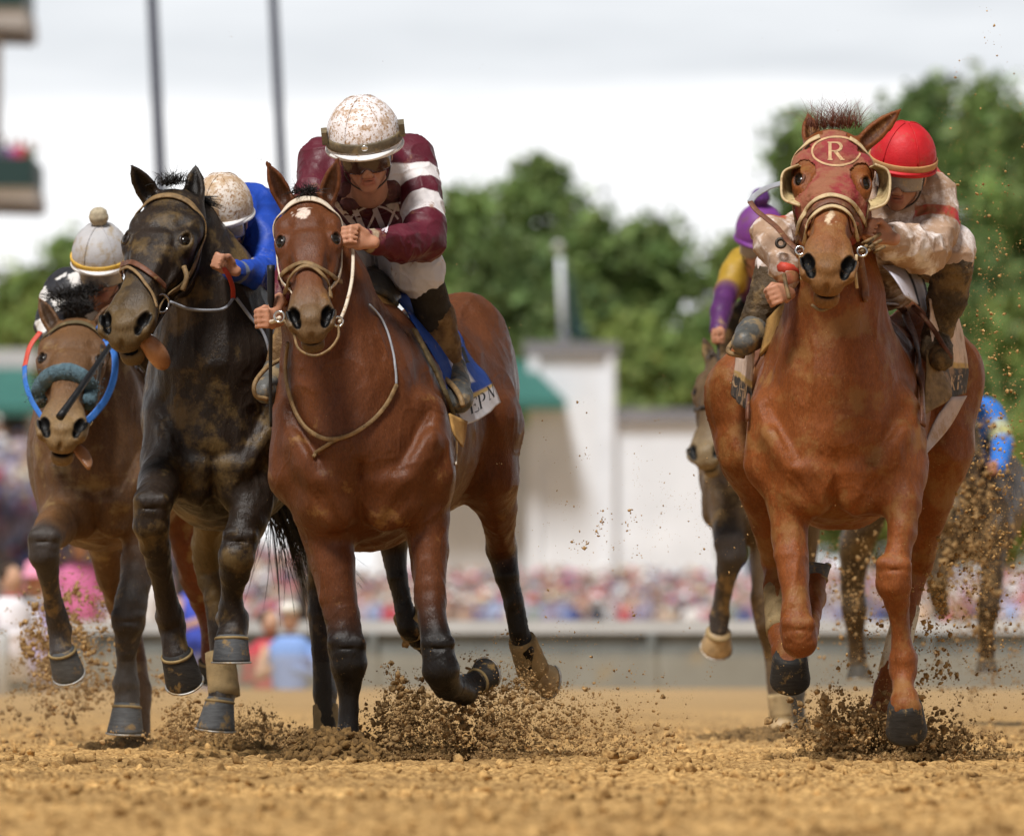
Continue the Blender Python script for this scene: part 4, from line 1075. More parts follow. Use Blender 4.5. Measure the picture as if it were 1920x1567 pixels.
def poles():
    for (x0, y0, x1, y1, r, lab) in ((284, -30, 306, 430, .085, 'tall dark steel pole behind the black horse'), (511, -30, 534, 430, .075, 'tall dark steel pole behind the ears of the bay horse')):
        a, b = P(x0, y0, 150), P(x1, y1, 150); sl_ = (a - b) / (a[2] - b[2]); base = b - sl_ * b[2]; top = b + sl_ * (24 - b[2])
        t = thing('light_pole', tuple(base), lab, 'pole', 'steel poles beyond the track')
        mb = MB(); mb.tube([base, b, top], [r * 1.3, r, r * .6], 16); mb.build('shaft', M['pole_paint'], t)
        mb = MB(); mb.box(base + np.array([0, 0, .04]), (.3, .3, .04)); mb.build('base_plate', M['grey_cap'], t, smooth=False)
        mb = MB(); mb.box(top, (1.2, .1, .12)); [mb.box(top + np.array([dx, -.2, .35]), (.22, .15, .22)) for dx in (-.95, -.32, .32, .95)]; mb.build('lamp_head', M['pole_paint'], t, smooth=False)
poles()

def spectator_mesh(col_top, col_leg, skin, hair, hat=None, arms=0, seed=0):
    r = random.Random(seed); mb = MB()
    def blob(c, rad, col, nr=5, nc=7):
        rings = [[np.array(c) + np.array([rad[0] * math.sin(u) * math.cos(v), rad[1] * math.sin(u) * math.sin(v), rad[2] * math.cos(u)]) for v in np.linspace(0, 6.283, nc, endpoint=False)] for u in np.linspace(.25, 2.9, nr)]
        mb.rings(rings, col=col)
    def tube(pts, rr, col): mb.tube(pts, rr, 6, col=col)
    for q in (-1, 1): tube([(q * .09, 0, 0), (q * .1, 0, .45), (q * .09, 0, .86)], [.06, .075, .095], col_leg)
    rings = []
    for z, a, b in ((.82, .165, .12), (1.0, .15, .11), (1.25, .19, .125), (1.40, .20, .11), (1.47, .10, .07)):
        rings.append([np.array([a * math.cos(v), b * math.sin(v), z]) for v in np.linspace(0, 6.283, 9, endpoint=False)])
    mb.rings(rings, col=col_top)
    for q in (-1, 1):
        if arms == 1: tube([(q * .2, 0, 1.38), (q * .33, -.05, 1.5), (q * .25, -.12, 1.75)], [.055, .045, .035], skin)
        elif arms == 2: tube([(q * .2, 0, 1.38), (q * .27, -.05, 1.12), (q * .1, -.25, 1.2)], [.055, .045, .035], skin if r.random() < .5 else col_top)
        else: tube([(q * .2, 0, 1.38), (q * .26, 0, 1.1), (q * .24, -.06, .85)], [.055, .045, .035], col_top)
    blob((0, -.01, 1.61), (.078, .095, .115), skin); blob((0, .025, 1.645), (.086, .092, .10), hair)
    if hat == 'wide':
        mb.rings([[np.array([a * math.cos(v), a * math.sin(v), z]) for v in np.linspace(0, 6.283, 10, endpoint=False)] for a, z in ((.26, 1.665), (.25, 1.69), (.10, 1.70), (.09, 1.79), (.05, 1.81))], col=hatcol(r))
    elif hat == 'cap': blob((0, -.03, 1.70), (.095, .13, .06), hatcol(r))
    return mb
def hatcol(r): return r.choice([(.7, .68, .62), (.62, .25, .35), (.62, .5, .34), (.8, .8, .8), (.55, .06, .1), (.1, .12, .25), (.25, .24, .25), (.35, .3, .3)])
TOPS = [((.75, .74, .74), 'white'), ((.55, .24, .32), 'pink'), ((.45, .07, .09), 'red'), ((.10, .13, .33), 'navy'), ((.35, .42, .62), 'pale blue'), ((.06, .06, .08), 'black'), ((.55, .35, .42), 'dusty rose'),
        ((.30, .28, .40), 'mauve'), ((.62, .45, .33), 'peach'), ((.28, .32, .30), 'grey green'), ((.42, .30, .24), 'tan'), ((.75, .72, .60), 'cream'), ((.48, .42, .50), 'lilac')]
def crowd():
    r = random.Random(11); skins = [(.45, .25, .17), (.55, .33, .24), (.22, .11, .07), (.5, .3, .2)]; hairs_ = [(.03, .02, .015), (.12, .07, .03), (.3, .2, .09), (.06, .04, .03)]
    protos = {}; variants = []
    for ti, (tc_, tn) in enumerate(TOPS):
        for hat in (None, 'wide', 'cap'):
            arms = r.choice([0, 0, 1, 2]); variants.append((spectator_mesh(tc_, r.choice([(.05, .06, .1), (.3, .27, .22), (.02, .02, .02), (.6, .58, .55)]), r.choice(skins), r.choice(hairs_), hat, arms, ti * 3), tn, hat, arms))
    spots = []
    def base(x, row):   # raised standing terrace that climbs to the left
        px = 960 + x / (332 + row * 1.1) * FP
        lift = np.clip((620 - px) / 620, 0, 1.6)
        return .02 + row * (.045 + .20 * lift) - .25 * (1 - min(lift, 1)) * 0
    for row in range(26):
        d = 330 + row * 1.1; half = 24
        x = -half - .2 * (row % 2)
        while x < half:
            px = 960 + x / d * FP
            if True: spots.append((x + r.uniform(-.1, .1), d + r.uniform(-.5, .5), base(x, row) + r.uniform(-.16, .10), row))
            x += r.uniform(.45, .95)
    front = [s for s in spots if s[3] < 2]; rest = [s for s in spots if s[3] >= 2]
    meshes = {}
    hatn = {None: 'bare headed', 'wide': 'in a broad hat', 'cap': 'in a cap'}; armn = {0: 'arms down', 1: 'arms raised', 2: 'arms folded'}
    for (x, y, z, row) in front:
        i = r.randrange(len(variants)); mb, tn, hat, arms = variants[i]
        if i not in meshes:
            o = mb.build('spectator', M['crowd'], None, usecol=True, origin=(0, 0, 0)); meshes[i] = o.data
        else:
            o = bpy.data.objects.new('spectator', meshes[i]); SC.collection.objects.link(o)
        o.location = (x, y, z); s = r.uniform(.95, 1.06); o.scale = (s, s, s); o.rotation_euler[2] = r.uniform(-.6, .6)
        tag(o, 'spectator in %s top %s with %s in front crowd rows' % (tn, hatn[hat], armn[arms]), 'spectator', 'spectators in the front crowd rows')
    V = []; C = []; F4 = {}; n = 0; Fs = []
    for (x, y, z, row) in rest:
        mb = variants[r.randrange(len(variants))][0]; a = r.uniform(-.7, .7); ca, sa = math.cos(a), math.sin(a); s = r.uniform(.93, 1.07)
        v = np.array(mb.V); v = np.stack([v[:, 0] * ca - v[:, 1] * sa, v[:, 0] * sa + v[:, 1] * ca, v[:, 2]], 1) * s + [x, y, z]
        V.append(v); C.append(np.array(mb.C)); Fs += [tuple(q + n for q in f) for f in mb.F]; n += len(v)
    o = mesh_obj('crowd', np.concatenate(V), Fs, M['crowd'], smooth=True, col=np.concatenate(C)); tag(o, 'dense crowd of spectators beyond the fence', kind='stuff')
    # terrace steps under them
    mb = MB()
    for row in range(26):
        d = 330 + row * 1.1
        for k in range(25):
            xa = -25 + k * 2; z = base(xa + 1, row) + .001
            mb.box((xa + 1, d, (z - .3) / 2), (1.0 - .002, .549, (z + .3) / 2 if z > -.3 else .01))
    t = mb.build('terrace', M['concrete'], None, smooth=False); tag(t, 'stepped concrete terrace under the crowd', 'terrace')
    t['kind'] = 'structure'
    # people right behind / beside the fence
    def big(px, d, z, top, leg, lab, hat=None, arms=2, rot=0, sc=1, skin=(.5, .3, .2)):
        mb = spectator_mesh(top, leg, skin, (.05, .03, .02), hat, arms, px); o = mb.build('spectator', M['crowd'], None, usecol=True, origin=(0, 0, 0))
        c = P(px, 1200, d); o.location = (c[0], d, z); o.rotation_euler = (0, 0, rot); o.scale = (sc, sc, sc); tag(o, lab, 'spectator')
    big(378, 90.5, -.62, (.06, .10, .55), (.05, .08, .4), 'spectator in bright blue standing low beside the fence', arms=2, rot=.4)
    big(545, 90.3, -1.02, (.20, .32, .62), (.3, .05, .06), 'crouching spectator in pale blue top before the fence', 'cap', 2, -.3)
    big(506, 90.9, -1.05, (.5, .06, .08), (.05, .05, .1), 'crouching spectator in red top before the fence', None, 2, .5)
    big(20, 84, -.72, (.78, .76, .80), (.05, .05, .06), 'man in white shirt leaning at the left track edge', None, 2, .8)
    big(68, 86, -.75, (.45, .40, .62), (.1, .1, .14), 'spectator in lilac top beside the white shirted man', 'wide', 2, -.2)
    big(150, 97, -.35, (.58, .16, .32), (.3, .1, .15), 'spectator in vivid pink top behind the fence', 'wide', 2, .1)
    big(265, 98, -.5, (.75, .73, .72), (.1, .1, .14), 'spectator in pale top and cap behind the fence', 'cap', 0, .1)
crowd()

def grandstand():
    d = 330; c = P(-150, 1150, d)
    t = thing('grandstand', (c[0], d, 0), 'grandstand balconies jutting in at the upper left', 'grandstand')
    mb = MB(); bx_px(mb, -900, -120, -200, 1200, d + 1, d + 8, zmin=0); mb.build('tower_wall', M['concrete'], t, smooth=False)
    for (xe, yt, yb, n0) in ((44, -60, 60, 0), (62, 295, 386, 1)):
        m = (yt + yb) / 2 + (yb - yt) * .12
        mb = MB(); bx_px(mb, -900, xe, yt, m - 1, d - 1.6, d - 1.45); bx_px(mb, xe - 12, xe, yt, m - 1, d - 1.44, d + 6); mb.build('parapet', M['stand_green'], t, smooth=False)
        mb = MB(); a = [P(-900, m - 25, d - 1.55), P(xe + 3, m, d - 1.55), P(xe + 6, yb - 6, d - 1.4), P(-900, yb - 45, d - 1.4)]; bk = [p + np.array([0, 7.5, 0]) for p in a]
        mb.add(a + bk, [(0, 1, 2, 3), (4, 7, 6, 5), (0, 4, 5, 1), (1, 5, 6, 2), (2, 6, 7, 3), (3, 7, 4, 0)]); mb.build('floor_slab', M['concrete'], t, smooth=False)
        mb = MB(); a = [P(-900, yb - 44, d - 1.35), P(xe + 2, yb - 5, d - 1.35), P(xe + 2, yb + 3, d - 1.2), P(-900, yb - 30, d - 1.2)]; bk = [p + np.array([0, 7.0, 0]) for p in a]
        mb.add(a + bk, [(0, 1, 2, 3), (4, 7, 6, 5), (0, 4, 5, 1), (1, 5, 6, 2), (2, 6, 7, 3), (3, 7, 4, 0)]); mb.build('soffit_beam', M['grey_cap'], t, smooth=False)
    mb = MB(); bx_px(mb, -900, 2, 60, 300, d + 2, d + 2.4); mb.build('column', M['concrete'], t, smooth=False)
    for i, (px, top, hat, n_) in enumerate(((5, (.10, .1, .14), None, 'black'), (22, (.30, .1, .3), None, 'purple'), (38, (.5, .06, .09), None, 'red'), (55, (.10, .13, .07), 'cap', 'dark green'))):
        mb = spectator_mesh(top, (.05, .05, .06), (.3, .16, .1), (.02, .02, .02), hat, 1 if i == 3 else 2, i); o = mb.build('spectator', M['crowd'], None, usecol=True, origin=(0, 0, 0))
        q = P(px, 258 + (i % 2) * 6, d - 1.0); o.location = (q[0], d - 1.0, q[2] - 1.70); tag(o, 'balcony spectator in %s top high at the left edge' % n_, 'spectator')
grandstand()

def tree(px, ytop, hw, d, lab, tone=0, seed=1, ybot=1000, dens=1.0, group='trees beyond the track'):
    r = np.random.RandomState(seed); c = P(px, 1200, d); top = P(px, ytop, d)[2]; bot = max(1.2, P(px, ybot, d)[2]); W = hw / FP * d * 1.45; cx = c[0]
    t = thing('tree', (cx, d, 0), lab, 'tree', group)
    H = top - bot; ncl = int(64 * dens); clumps = []
    for i in range(ncl):
        u = (i + r.rand()) / ncl; th = r.rand() * 6.283
        prof = math.sin(math.pi * min(1, (.12 + u * .86)) ** .85) ** .7
        q = math.sqrt(r.rand()); rad = W * prof * q * .9
        s = (.45 + r.rand() * .75) * (W * .40 + .35) * (1.15 - .5 * u)
        clumps.append((cx + rad * math.cos(th), d + rad * math.sin(th), bot + H * u * .95, s))
    nl = 200; V = []; C = []
    cl = np.array(clumps); k = len(cl); idx = np.repeat(np.arange(k), nl); n = len(idx)
    dr = r.randn(n, 3); dr /= np.linalg.norm(dr, axis=1)[:, None]; rad = (np.abs(r.randn(n)) * .72)[:, None] * cl[idx, 3:4] * np.array([1.15, 1.15, .72])
    ctr = cl[idx, :3] + dr * rad; sz = (.12 + .15 * r.rand(n))[:, None]
    a = r.randn(n, 3); a /= np.linalg.norm(a, axis=1)[:, None]; b = np.cross(a, r.randn(n, 3)); b /= np.linalg.norm(b, axis=1)[:, None]
    V = np.stack([ctr - a * sz - b * sz * .6, ctr + a * sz - b * sz * .6, ctr + a * sz + b * sz * .6, ctr - a * sz + b * sz * .6], 1).reshape(-1, 3)
    base = np.array([(.17, .28, .09), (.195, .30, .085), (.125, .215, .075), (.24, .35, .095)][tone]); cv = base * (1 + .22 * r.randn(k))[idx, None].clip(.4, 1.7) * (1 + .25 * r.randn(n)[:, None]).clip(.5, 1.6)
    cv[:, 0] *= 1 + .3 * r.rand(n); C = np.repeat(cv, 4, 0)
    F = np.arange(n * 4).reshape(-1, 4)
    mesh_obj('crown', V, F, M['leaf'], t, smooth=False, col=C)
    mb = MB(); mb.tube([(cx, d, -.2), (cx + .1, d, bot), (cx - .05, d, bot + H * .45), (cx, d, bot + H * .85)], [.28, .22, .12, .03], 8)
    for i in range(9):
        q = clumps[r.randint(k)]; z0 = bot + H * r.uniform(.0, .5); mb.tube([(cx, d, z0), ((cx + q[0]) / 2, (d + q[1]) / 2, (z0 + q[2]) / 2 + .2), q[:3]], [.10, .06, .02], 6)
    mb.build('trunk', M['bark'], t)
for i, a in enumerate([
    (868, 335, 75, 300, 'full green tree just right of the maroon rider', 0), (1015, 272, 105, 306, 'tallest pointed tree above the white tower', 0), (1120, 385, 70, 296, 'rounded green tree right of the mast', 0),
    (950, 420, 80, 292, 'lower green tree left of the mast', 2), (1235, 392, 92, 302, 'domed green tree between mast and chestnut', 0), (1075, 520, 90, 288, 'dark green tree directly behind the mast', 2),
    (1190, 590, 95, 284, 'yellow green tree over the low white wing', 1), (1300, 640, 80, 286, 'bushy green tree left of the purple rider', 1), (1360, 425, 60, 330, 'thin pale tree with sky showing through', 1),
    (1400, 560, 90, 300, 'green tree hidden behind the purple rider', 0),
    (1500, 185, 85, 298, 'tall green tree behind the chestnut horse head', 0), (1600, 200, 100, 304, 'tall green tree behind the red cap', 0), (1735, 112, 110, 300, 'highest tree at the right, dark green', 2), (1850, 128, 95, 296, 'tall green tree near the right edge', 0),
    (1940, 165, 100, 292, 'tall green tree cut by the right edge', 0), (1800, 420, 120, 286, 'green tree under the tall right pair', 2), (1900, 560, 110, 282, 'mid green bushy tree low at right edge', 1), (1760, 640, 110, 280, 'leafy green tree behind the chestnut rump', 0),
    (1880, 800, 130, 270, 'low yellow green tree behind the blue sleeve', 3), (1640, 560, 110, 284, 'green tree behind the chestnut neck', 2),
    (125, 428, 60, 300, 'small green tree above the pompom rider', 0), (40, 500, 70, 296, 'pale green tree at the left edge', 1), (90, 560, 90, 290, 'light green bushy tree behind the brown horse', 3), (-20, 585, 80, 286, 'yellow green tree cut by the left edge', 3)]):
    tree(a[0], a[1], a[2], a[3] + 165, a[4], a[5], seed=i + 3, ybot=1000 if i < 24 else 1150, dens=(.35 if i == 8 else 1.0))
def far_woods():
    r = np.random.RandomState(77); n = 30000; sgn = np.where(r.rand(n) < .5, -1, 1); x = sgn * (29 + r.rand(n) * 95); y = 480 + r.rand(n) * 30
    top = 9 + 3.5 * vnoise(np.stack([x, 0 * x, 0 * x], 1), .18, 3) + 1.5 * vnoise(np.stack([x, 0 * x, 0 * x], 1), .6, 4)
    z = top * r.rand(n) ** .8; c = np.stack([x, y, z], 1); a = r.randn(n, 3); a /= np.linalg.norm(a, axis=1)[:, None]; b = np.cross(a, r.randn(n, 3)); b /= np.linalg.norm(b, axis=1)[:, None]; s = (.35 + .35 * r.rand(n))[:, None]
    V = np.stack([c - a * s - b * s, c + a * s - b * s, c + a * s + b * s, c - a * s + b * s], 1).reshape(-1, 3)
    col = np.repeat(np.array([.15, .26, .08]) * (1 + .3 * r.randn(n)[:, None]).clip(.4, 1.6), 4, 0)
    o = mesh_obj('far_woods', V, np.arange(n * 4).reshape(-1, 4), M['leaf'], smooth=False, col=col); tag(o, 'distant woods beyond both sides of the course', kind='stuff')
far_woods()
# horse C : bay in the middle ------------------------------------------------
BLK = (.010, .008, .007)
BAY = (.105, .033, .011); BAYD = (.13, .036, .014)
def legn(*n): return list(n)
C = horse("bright bay racehorse with small white star, cream browband and crossed noseband", 36.0, (652, 1430),
    BAY, (.03, .015, .01), (.125, .075, .036), math.radians(14),
    dict(kw=.92, poll=(574, 360, -.06), muz=(583, 610, -.49), yaw=math.radians(4), sc=1.02, roll=math.radians(-1), ears=[(-1, (500, 303, -.02)), (1, (634, 296, -.02))], earw=.036, fine=.1, marks=[(-.018, .100, .026, .030, (.62, .50, .42))]),
    neck=[(585, 440, .10, 60, 62), (610, 560, .12, 78, 110), (655, 700, .18, 118, 150), (672, 800, .25, 140, 160)],
    trunk=[(668, 850, .10, 128, 165), (690, 815, .38, 150, 215), (740, 800, .8, 152, 200), (795, 775, 1.15, 138, 190), (838, 745, 1.42, 128, 170), (855, 770, 1.62, 95, 130)],
    masses=chest_masses(510, 845, 560, 1020) + [
        ((640, 560, .02), (655, 760, .06), (30, 30), (42, 40), dict(k=.05)),       # neck bands
        ((590, 600, -.02), (610, 780, .03), (26, 30), (40, 40), dict(k=.05)),
        ((868, 640, 1.35), (905, 800, 1.12), (84, 100), (70, 95), dict(k=.06)),     # right haunch
        ((905, 800, 1.12), (918, 900, 1.10), (68, 90), (52, 74), dict(k=.05)),
        ((800, 660, 1.35), (750, 830, 1.1), (80, 100), (70, 90), dict(k=.06)),
    ],
    legs=[
        legn((596, 930, .08, 60, 62), (612, 990, .10, 56, 60), (622, 1050, .08, 46, 52), (634, 1120, .05, 40, 42), (644, 1175, .03, 33, 34, BLK),
             (650, 1215, .01, 37, 38, BLK), (654, 1245, .01, 37, 36, BLK), (655, 1285, .03, 27, 30, BLK), (653, 1330, .04, 22.5, 28, BLK), (652, 1375, .03, 23, 30, BLK), (652, 1412, 0, 26, 34, BLK), (652, 1440, -.03, 24, 30, BLK)),
        legn((785, 900, .10, 62, 62), (798, 970, .10, 50, 56), (804, 1030, .07, 42, 48), (806, 1100, .02, 33, 36), (810, 1160, -.02, 29, 31, BLK),
             (820, 1215, -.06, 33, 34, BLK), (826, 1255, -.07, 38, 34, BLK), (838, 1285, .0, 28, 28, BLK), (858, 1290, .16, 23, 25, BLK), (872, 1293, .27, 30, 30, BLK), (884, 1284, .30, 26, 26, BLK), (893, 1280, .32, 26, 26, BLK)),
        legn((912, 880, 1.10, 56, 74), (932, 950, 1.20, 40, 54), (938, 1005, 1.32, 30, 42), (940, 1030, 1.38, 33, 36, BLK), (950, 1080, 1.36, 27, 32, BLK), (962, 1130, 1.36, 21, 24, BLK),
             (974, 1185, 1.37, 19, 23, BLK), (984, 1215, 1.38, 25, 26, BLK), (992, 1245, 1.42, 23, 24, BLK), (1000, 1262, 1.46, 23, 24, BLK)),
        legn((745, 860, 1.1, 55, 70), (738, 950, 1.25, 36, 46), (738, 1020, 1.35, 28, 36, BLK), (745, 1080, 1.33, 21, 24, BLK), (757, 1140, 1.33, 19, 22, BLK), (766, 1175, 1.33, 22, 24, BLK), (782, 1192, 1.38, 21, 22, BLK), (790, 1195, 1.42, 20, 22, BLK)),
    ],
    hooves=[((895, 1279, .32), (.55, .85, .25), (-.3, -.2, 1), 25, 31, 36, 'hoof_dark'),
            ((1000, 1262, 1.46), (.75, .6, -.25), (.1, -.5, -.9), 26, 32, 40, 'hoof_pale'),
            ((786, 1194, 1.4), (.6, .7, -.2), (.1, -.5, -.9), 22, 27, 30, 'hoof_dark')],
    bandages=[((978, 1198, 1.37), (1000, 1258, 1.45), 26, 31, 'bandage'), ((760, 1152, 1.33), (778, 1186, 1.38), 25, 27, 'bandage')],
    mat=M['bay'], legk=.88, joints=[dict(el=(1, 4), kn=5, cn=(7, 10)), dict(el=(1, 4), kn=5), dict(cn=(4, 6), ft=7), dict(cn=(3, 4))])
# horse D : chestnut with red hood --------------------------------------------
CH = (.18, .052, .012); CHM = (.25, .115, .038)
D = horse('chestnut racehorse wearing red hood with cream ringed eye cups', 35.6, (1700, 1425),
    CH, (.06, .02, .008), (.175, .082, .028), math.radians(-2),
    dict(poll=(1566, 240, -.06), muz=(1553, 500, -.52), yaw=math.radians(-2), sc=1.14, roll=0, mouth=.004, lid='chest', kw=.97, ears=[(-1, (1514, 212, .10)), (1, (1690, 204, .02))], earw=.034, fine=.1, marks=[(-.0, .335, .026, .012, (.55, .42, .28)), (-.002, .375, .014, .030, (.55, .42, .28))]),
    neck=[(1568, 400, .12, 66, 70), (1566, 560, .12, 80, 110), (1568, 680, .16, 104, 150), (1568, 780, .25, 140, 160)],
    trunk=[(1568, 820, .12, 132, 165), (1570, 785, .38, 152, 205), (1574, 770, .8, 160, 195), (1580, 760, 1.15, 165, 180), (1585, 740, 1.45, 165, 150), (1585, 770, 1.65, 120, 130)],
    masses=chest_masses(1403, 1732, 575, 985) + [
        ((1530, 560, .04), (1500, 760, .08), (28, 30), (44, 40), dict(k=.04)), ((1612, 560, .04), (1640, 760, .08), (28, 30), (44, 40), dict(k=.04)),
        ((1568, 600, .02), (1568, 800, .0), (26, 30), (30, 30), dict(k=.04)),
        ((1462, 650, 1.35), (1392, 750, 1.15), (62, 90), (66, 95), dict(k=.06)), ((1392, 740, 1.15), (1408, 860, 1.10), (66, 90), (56, 74), dict(k=.05)),
        ((1722, 648, 1.35), (1774, 715, 1.15), (62, 90), (66, 95), dict(k=.06)), ((1774, 700, 1.15), (1764, 850, 1.10), (64, 90), (54, 74), dict(k=.05)),
    ],
    legs=[
        legn((1478, 880, .08, 52, 62), (1480, 950, .06, 41, 52), (1481, 1010, .02, 33, 42), (1486, 1080, -.04, 29, 34), (1492, 1140, -.09, 28, 31), (1497, 1180, -.12, 34, 34), (1500, 1203, -.12, 34, 30),
             (1512, 1185, .0, 22, 24), (1521, 1150, .12, 18, 22), (1527, 1120, .22, 24, 28), (1528, 1095, .26, 21, 23), (1530, 1085, .28, 21, 23)),
        legn((1672, 850, .08, 56, 64), (1690, 900, .04, 42, 56), (1694, 950, -.02, 36, 46), (1690, 1000, -.07, 29, 38), (1683, 1040, -.10, 26, 31), (1676, 1068, -.12, 34, 34), (1676, 1095, -.12, 34, 33), (1682, 1125, -.10, 26, 28),
             (1686, 1160, -.08, 19, 25), (1690, 1205, -.07, 18, 25), (1692, 1236, -.07, 25, 30), (1692, 1258, -.07, 26, 28), (1693, 1285, -.10, 20, 24), (1697, 1312, -.14, 27, 28), (1698, 1326, -.16, 32, 32)),
        legn((1405, 840, 1.10, 60, 74), (1432, 930, 1.18, 42, 54), (1450, 1010, 1.30, 30, 42), (1458, 1050, 1.40, 32, 38), (1458, 1100, 1.34, 24, 30), (1460, 1150, 1.25, 21, 24), (1466, 1195, 1.18, 26, 28), (1476, 1225, 1.12, 28, 28), (1480, 1245, 1.08, 30, 28)),
        legn((1764, 840, 1.10, 58, 74), (1748, 930, 1.15, 42, 52), (1728, 1010, 1.25, 30, 42), (1716, 1060, 1.35, 30, 36), (1706, 1120, 1.32, 22, 28), (1690, 1190, 1.28, 20, 26), (1674, 1250, 1.25, 22, 26), (1662, 1290, 1.22, 26, 28), (1655, 1320, 1.18, 24, 26), (1656, 1340, 1.15, 26, 26)),
    ],
    hooves=[((1528, 1086, .28), (.05, .35, .85), (-.1, .9, -.3), 24, 29, 32, 'hoof_grey'),
            ((1697, 1322, -.16), (.06, .50, -.86), (.05, -.86, -.50), 34, 40, 62, 'hoof_dark', False, False),
            ((1481, 1232, 1.08), (.02, .55, -.83), (.0, -.83, -.55), 34, 39, 56, 'hoof_dark', False, False),
            ((1656, 1340, 1.15), (.05, -.1, -1), (.1, -.9, .2), 26, 32, 38, 'hoof_dark', False, False)],
    bandages=[((1458, 1105, 1.33), (1464, 1185, 1.19), 27, 28, 'bandage'), ((1702, 1135, 1.31), (1672, 1262, 1.24), 24, 26, 'bandage_white')],
    mat=M['chestnut'], legk=.95, joints=[dict(el=(1, 3), kn=5), dict(el=(1, 4), kn=5, cn=(8, 9), ft=10), dict(), dict(cn=(4, 5))])

# horse B : near-black horse ---------------------------------------------------
DK = (.020, .013, .009); DKM = (.10, .068, .03)
B = horse('near black racehorse turning its face with tongue hanging from its mouth', 36.9, (410, 1410),
    DK, (.01, .008, .007), (.10, .065, .03), math.radians(12),
    dict(poll=(318, 352, -.10), muz=(236, 574, -.46), yaw=math.radians(24), sc=1.12, roll=math.radians(-6), mouth=.02, ears=[(-1, (246, 309, -.10)), (1, (367, 308, .02))], earw=.038, fine=.1),
    neck=[(345, 430, .08, 66, 70), (392, 540, .14, 88, 110), (408, 660, .18, 112, 150), (405, 780, .25, 128, 150)],
    trunk=[(398, 820, .12, 112, 155), (410, 790, .38, 132, 200), (450, 780, .8, 140, 195), (490, 765, 1.15, 138, 180), (520, 745, 1.45, 132, 150), (530, 770, 1.65, 95, 130)],
    masses=chest_masses(274, 530, 575, 975) + [
        ((360, 520, .02), (340, 760, .08), (34, 34), (44, 40), dict(k=.04)), ((420, 560, .04), (440, 760, .08), (34, 30), (44, 40), dict(k=.04)),
        ((575, 620, 1.35), (590, 760, 1.15), (66, 100), (66, 95), dict(k=.06)), ((480, 650, 1.35), (420, 800, 1.15), (66, 100), (60, 95), dict(k=.06)),
    ],
    legs=[
        legn((312, 880, .05, 50, 60), (300, 905, -.12, 44, 48), (290, 930, -.30, 38, 42), (283, 952, -.42, 38, 38), (283, 985, -.42, 38, 36), (291, 1020, -.38, 29, 32), (300, 1065, -.32, 22, 28), (309, 1115, -.26, 21, 27, ),
             (317, 1155, -.22, 28, 32), (322, 1175, -.20, 28, 30), (326, 1205, -.22, 25, 26), (332, 1232, -.24, 29, 28)),
        legn((490, 880, .10, 52, 62), (478, 930, .02, 42, 52), (464, 980, -.06, 36, 42), (452, 1015, -.10, 36, 36), (444, 1045, -.12, 37, 36), (438, 1075, -.10, 30, 32), (435, 1105, -.07, 23, 28), (434, 1135, -.05, 25, 30),
             (436, 1158, -.04, 30, 32), (438, 1178, -.05, 28, 28), (435, 1196, -.08, 31, 28)),
        legn((420, 870, 1.10, 52, 74), (395, 960, 1.20, 36, 52, DKM), (388, 1020, 1.32, 30, 40, DKM), (392, 1060, 1.38, 30, 36, DKM), (402, 1120, 1.36, 22, 28), (412, 1180, 1.34, 20, 26), (418, 1235, 1.32, 24, 28), (420, 1290, 1.3, 26, 28), (414, 1318, 1.27, 27, 26)),
        legn((600, 850, 1.10, 58, 74), (606, 950, 1.2, 42, 56), (600, 1050, 1.3, 26, 42), (598, 1090, 1.36, 25, 34), (600, 1150, 1.34, 22, 28), (606, 1220, 1.32, 22, 26), (610, 1300, 1.30, 22, 26), (614, 1360, 1.28, 20, 24), (614, 1400, 1.26, 20, 24)),
    ],
    hooves=[((332, 1228, -.24), (.22, .42, -.85), (.1, -.88, -.4), 31, 36, 60, 'hoof_dark'),
            ((434, 1198, -.09), (.0, -.08, -1), (0, -1, -.05), 32, 36, 46, 'hoof_grey'),
            ((412, 1316, 1.26), (-.12, -.05, -1), (-.2, -1, 0), 28, 37, 56, 'hoof_grey')],
    bandages=[((412, 1222, 1.32), (421, 1306, 1.29), 28, 30, 'bandage'), ((610, 1322, 1.30), (614, 1405, 1.26), 24, 25, 'bandage')],
    mat=M['black'], joints=[dict(kn=3, cn=(6, 7), ft=8), dict(el=(1, 2), kn=3, cn=(6, 7), ft=8), dict(cn=(4, 5))])

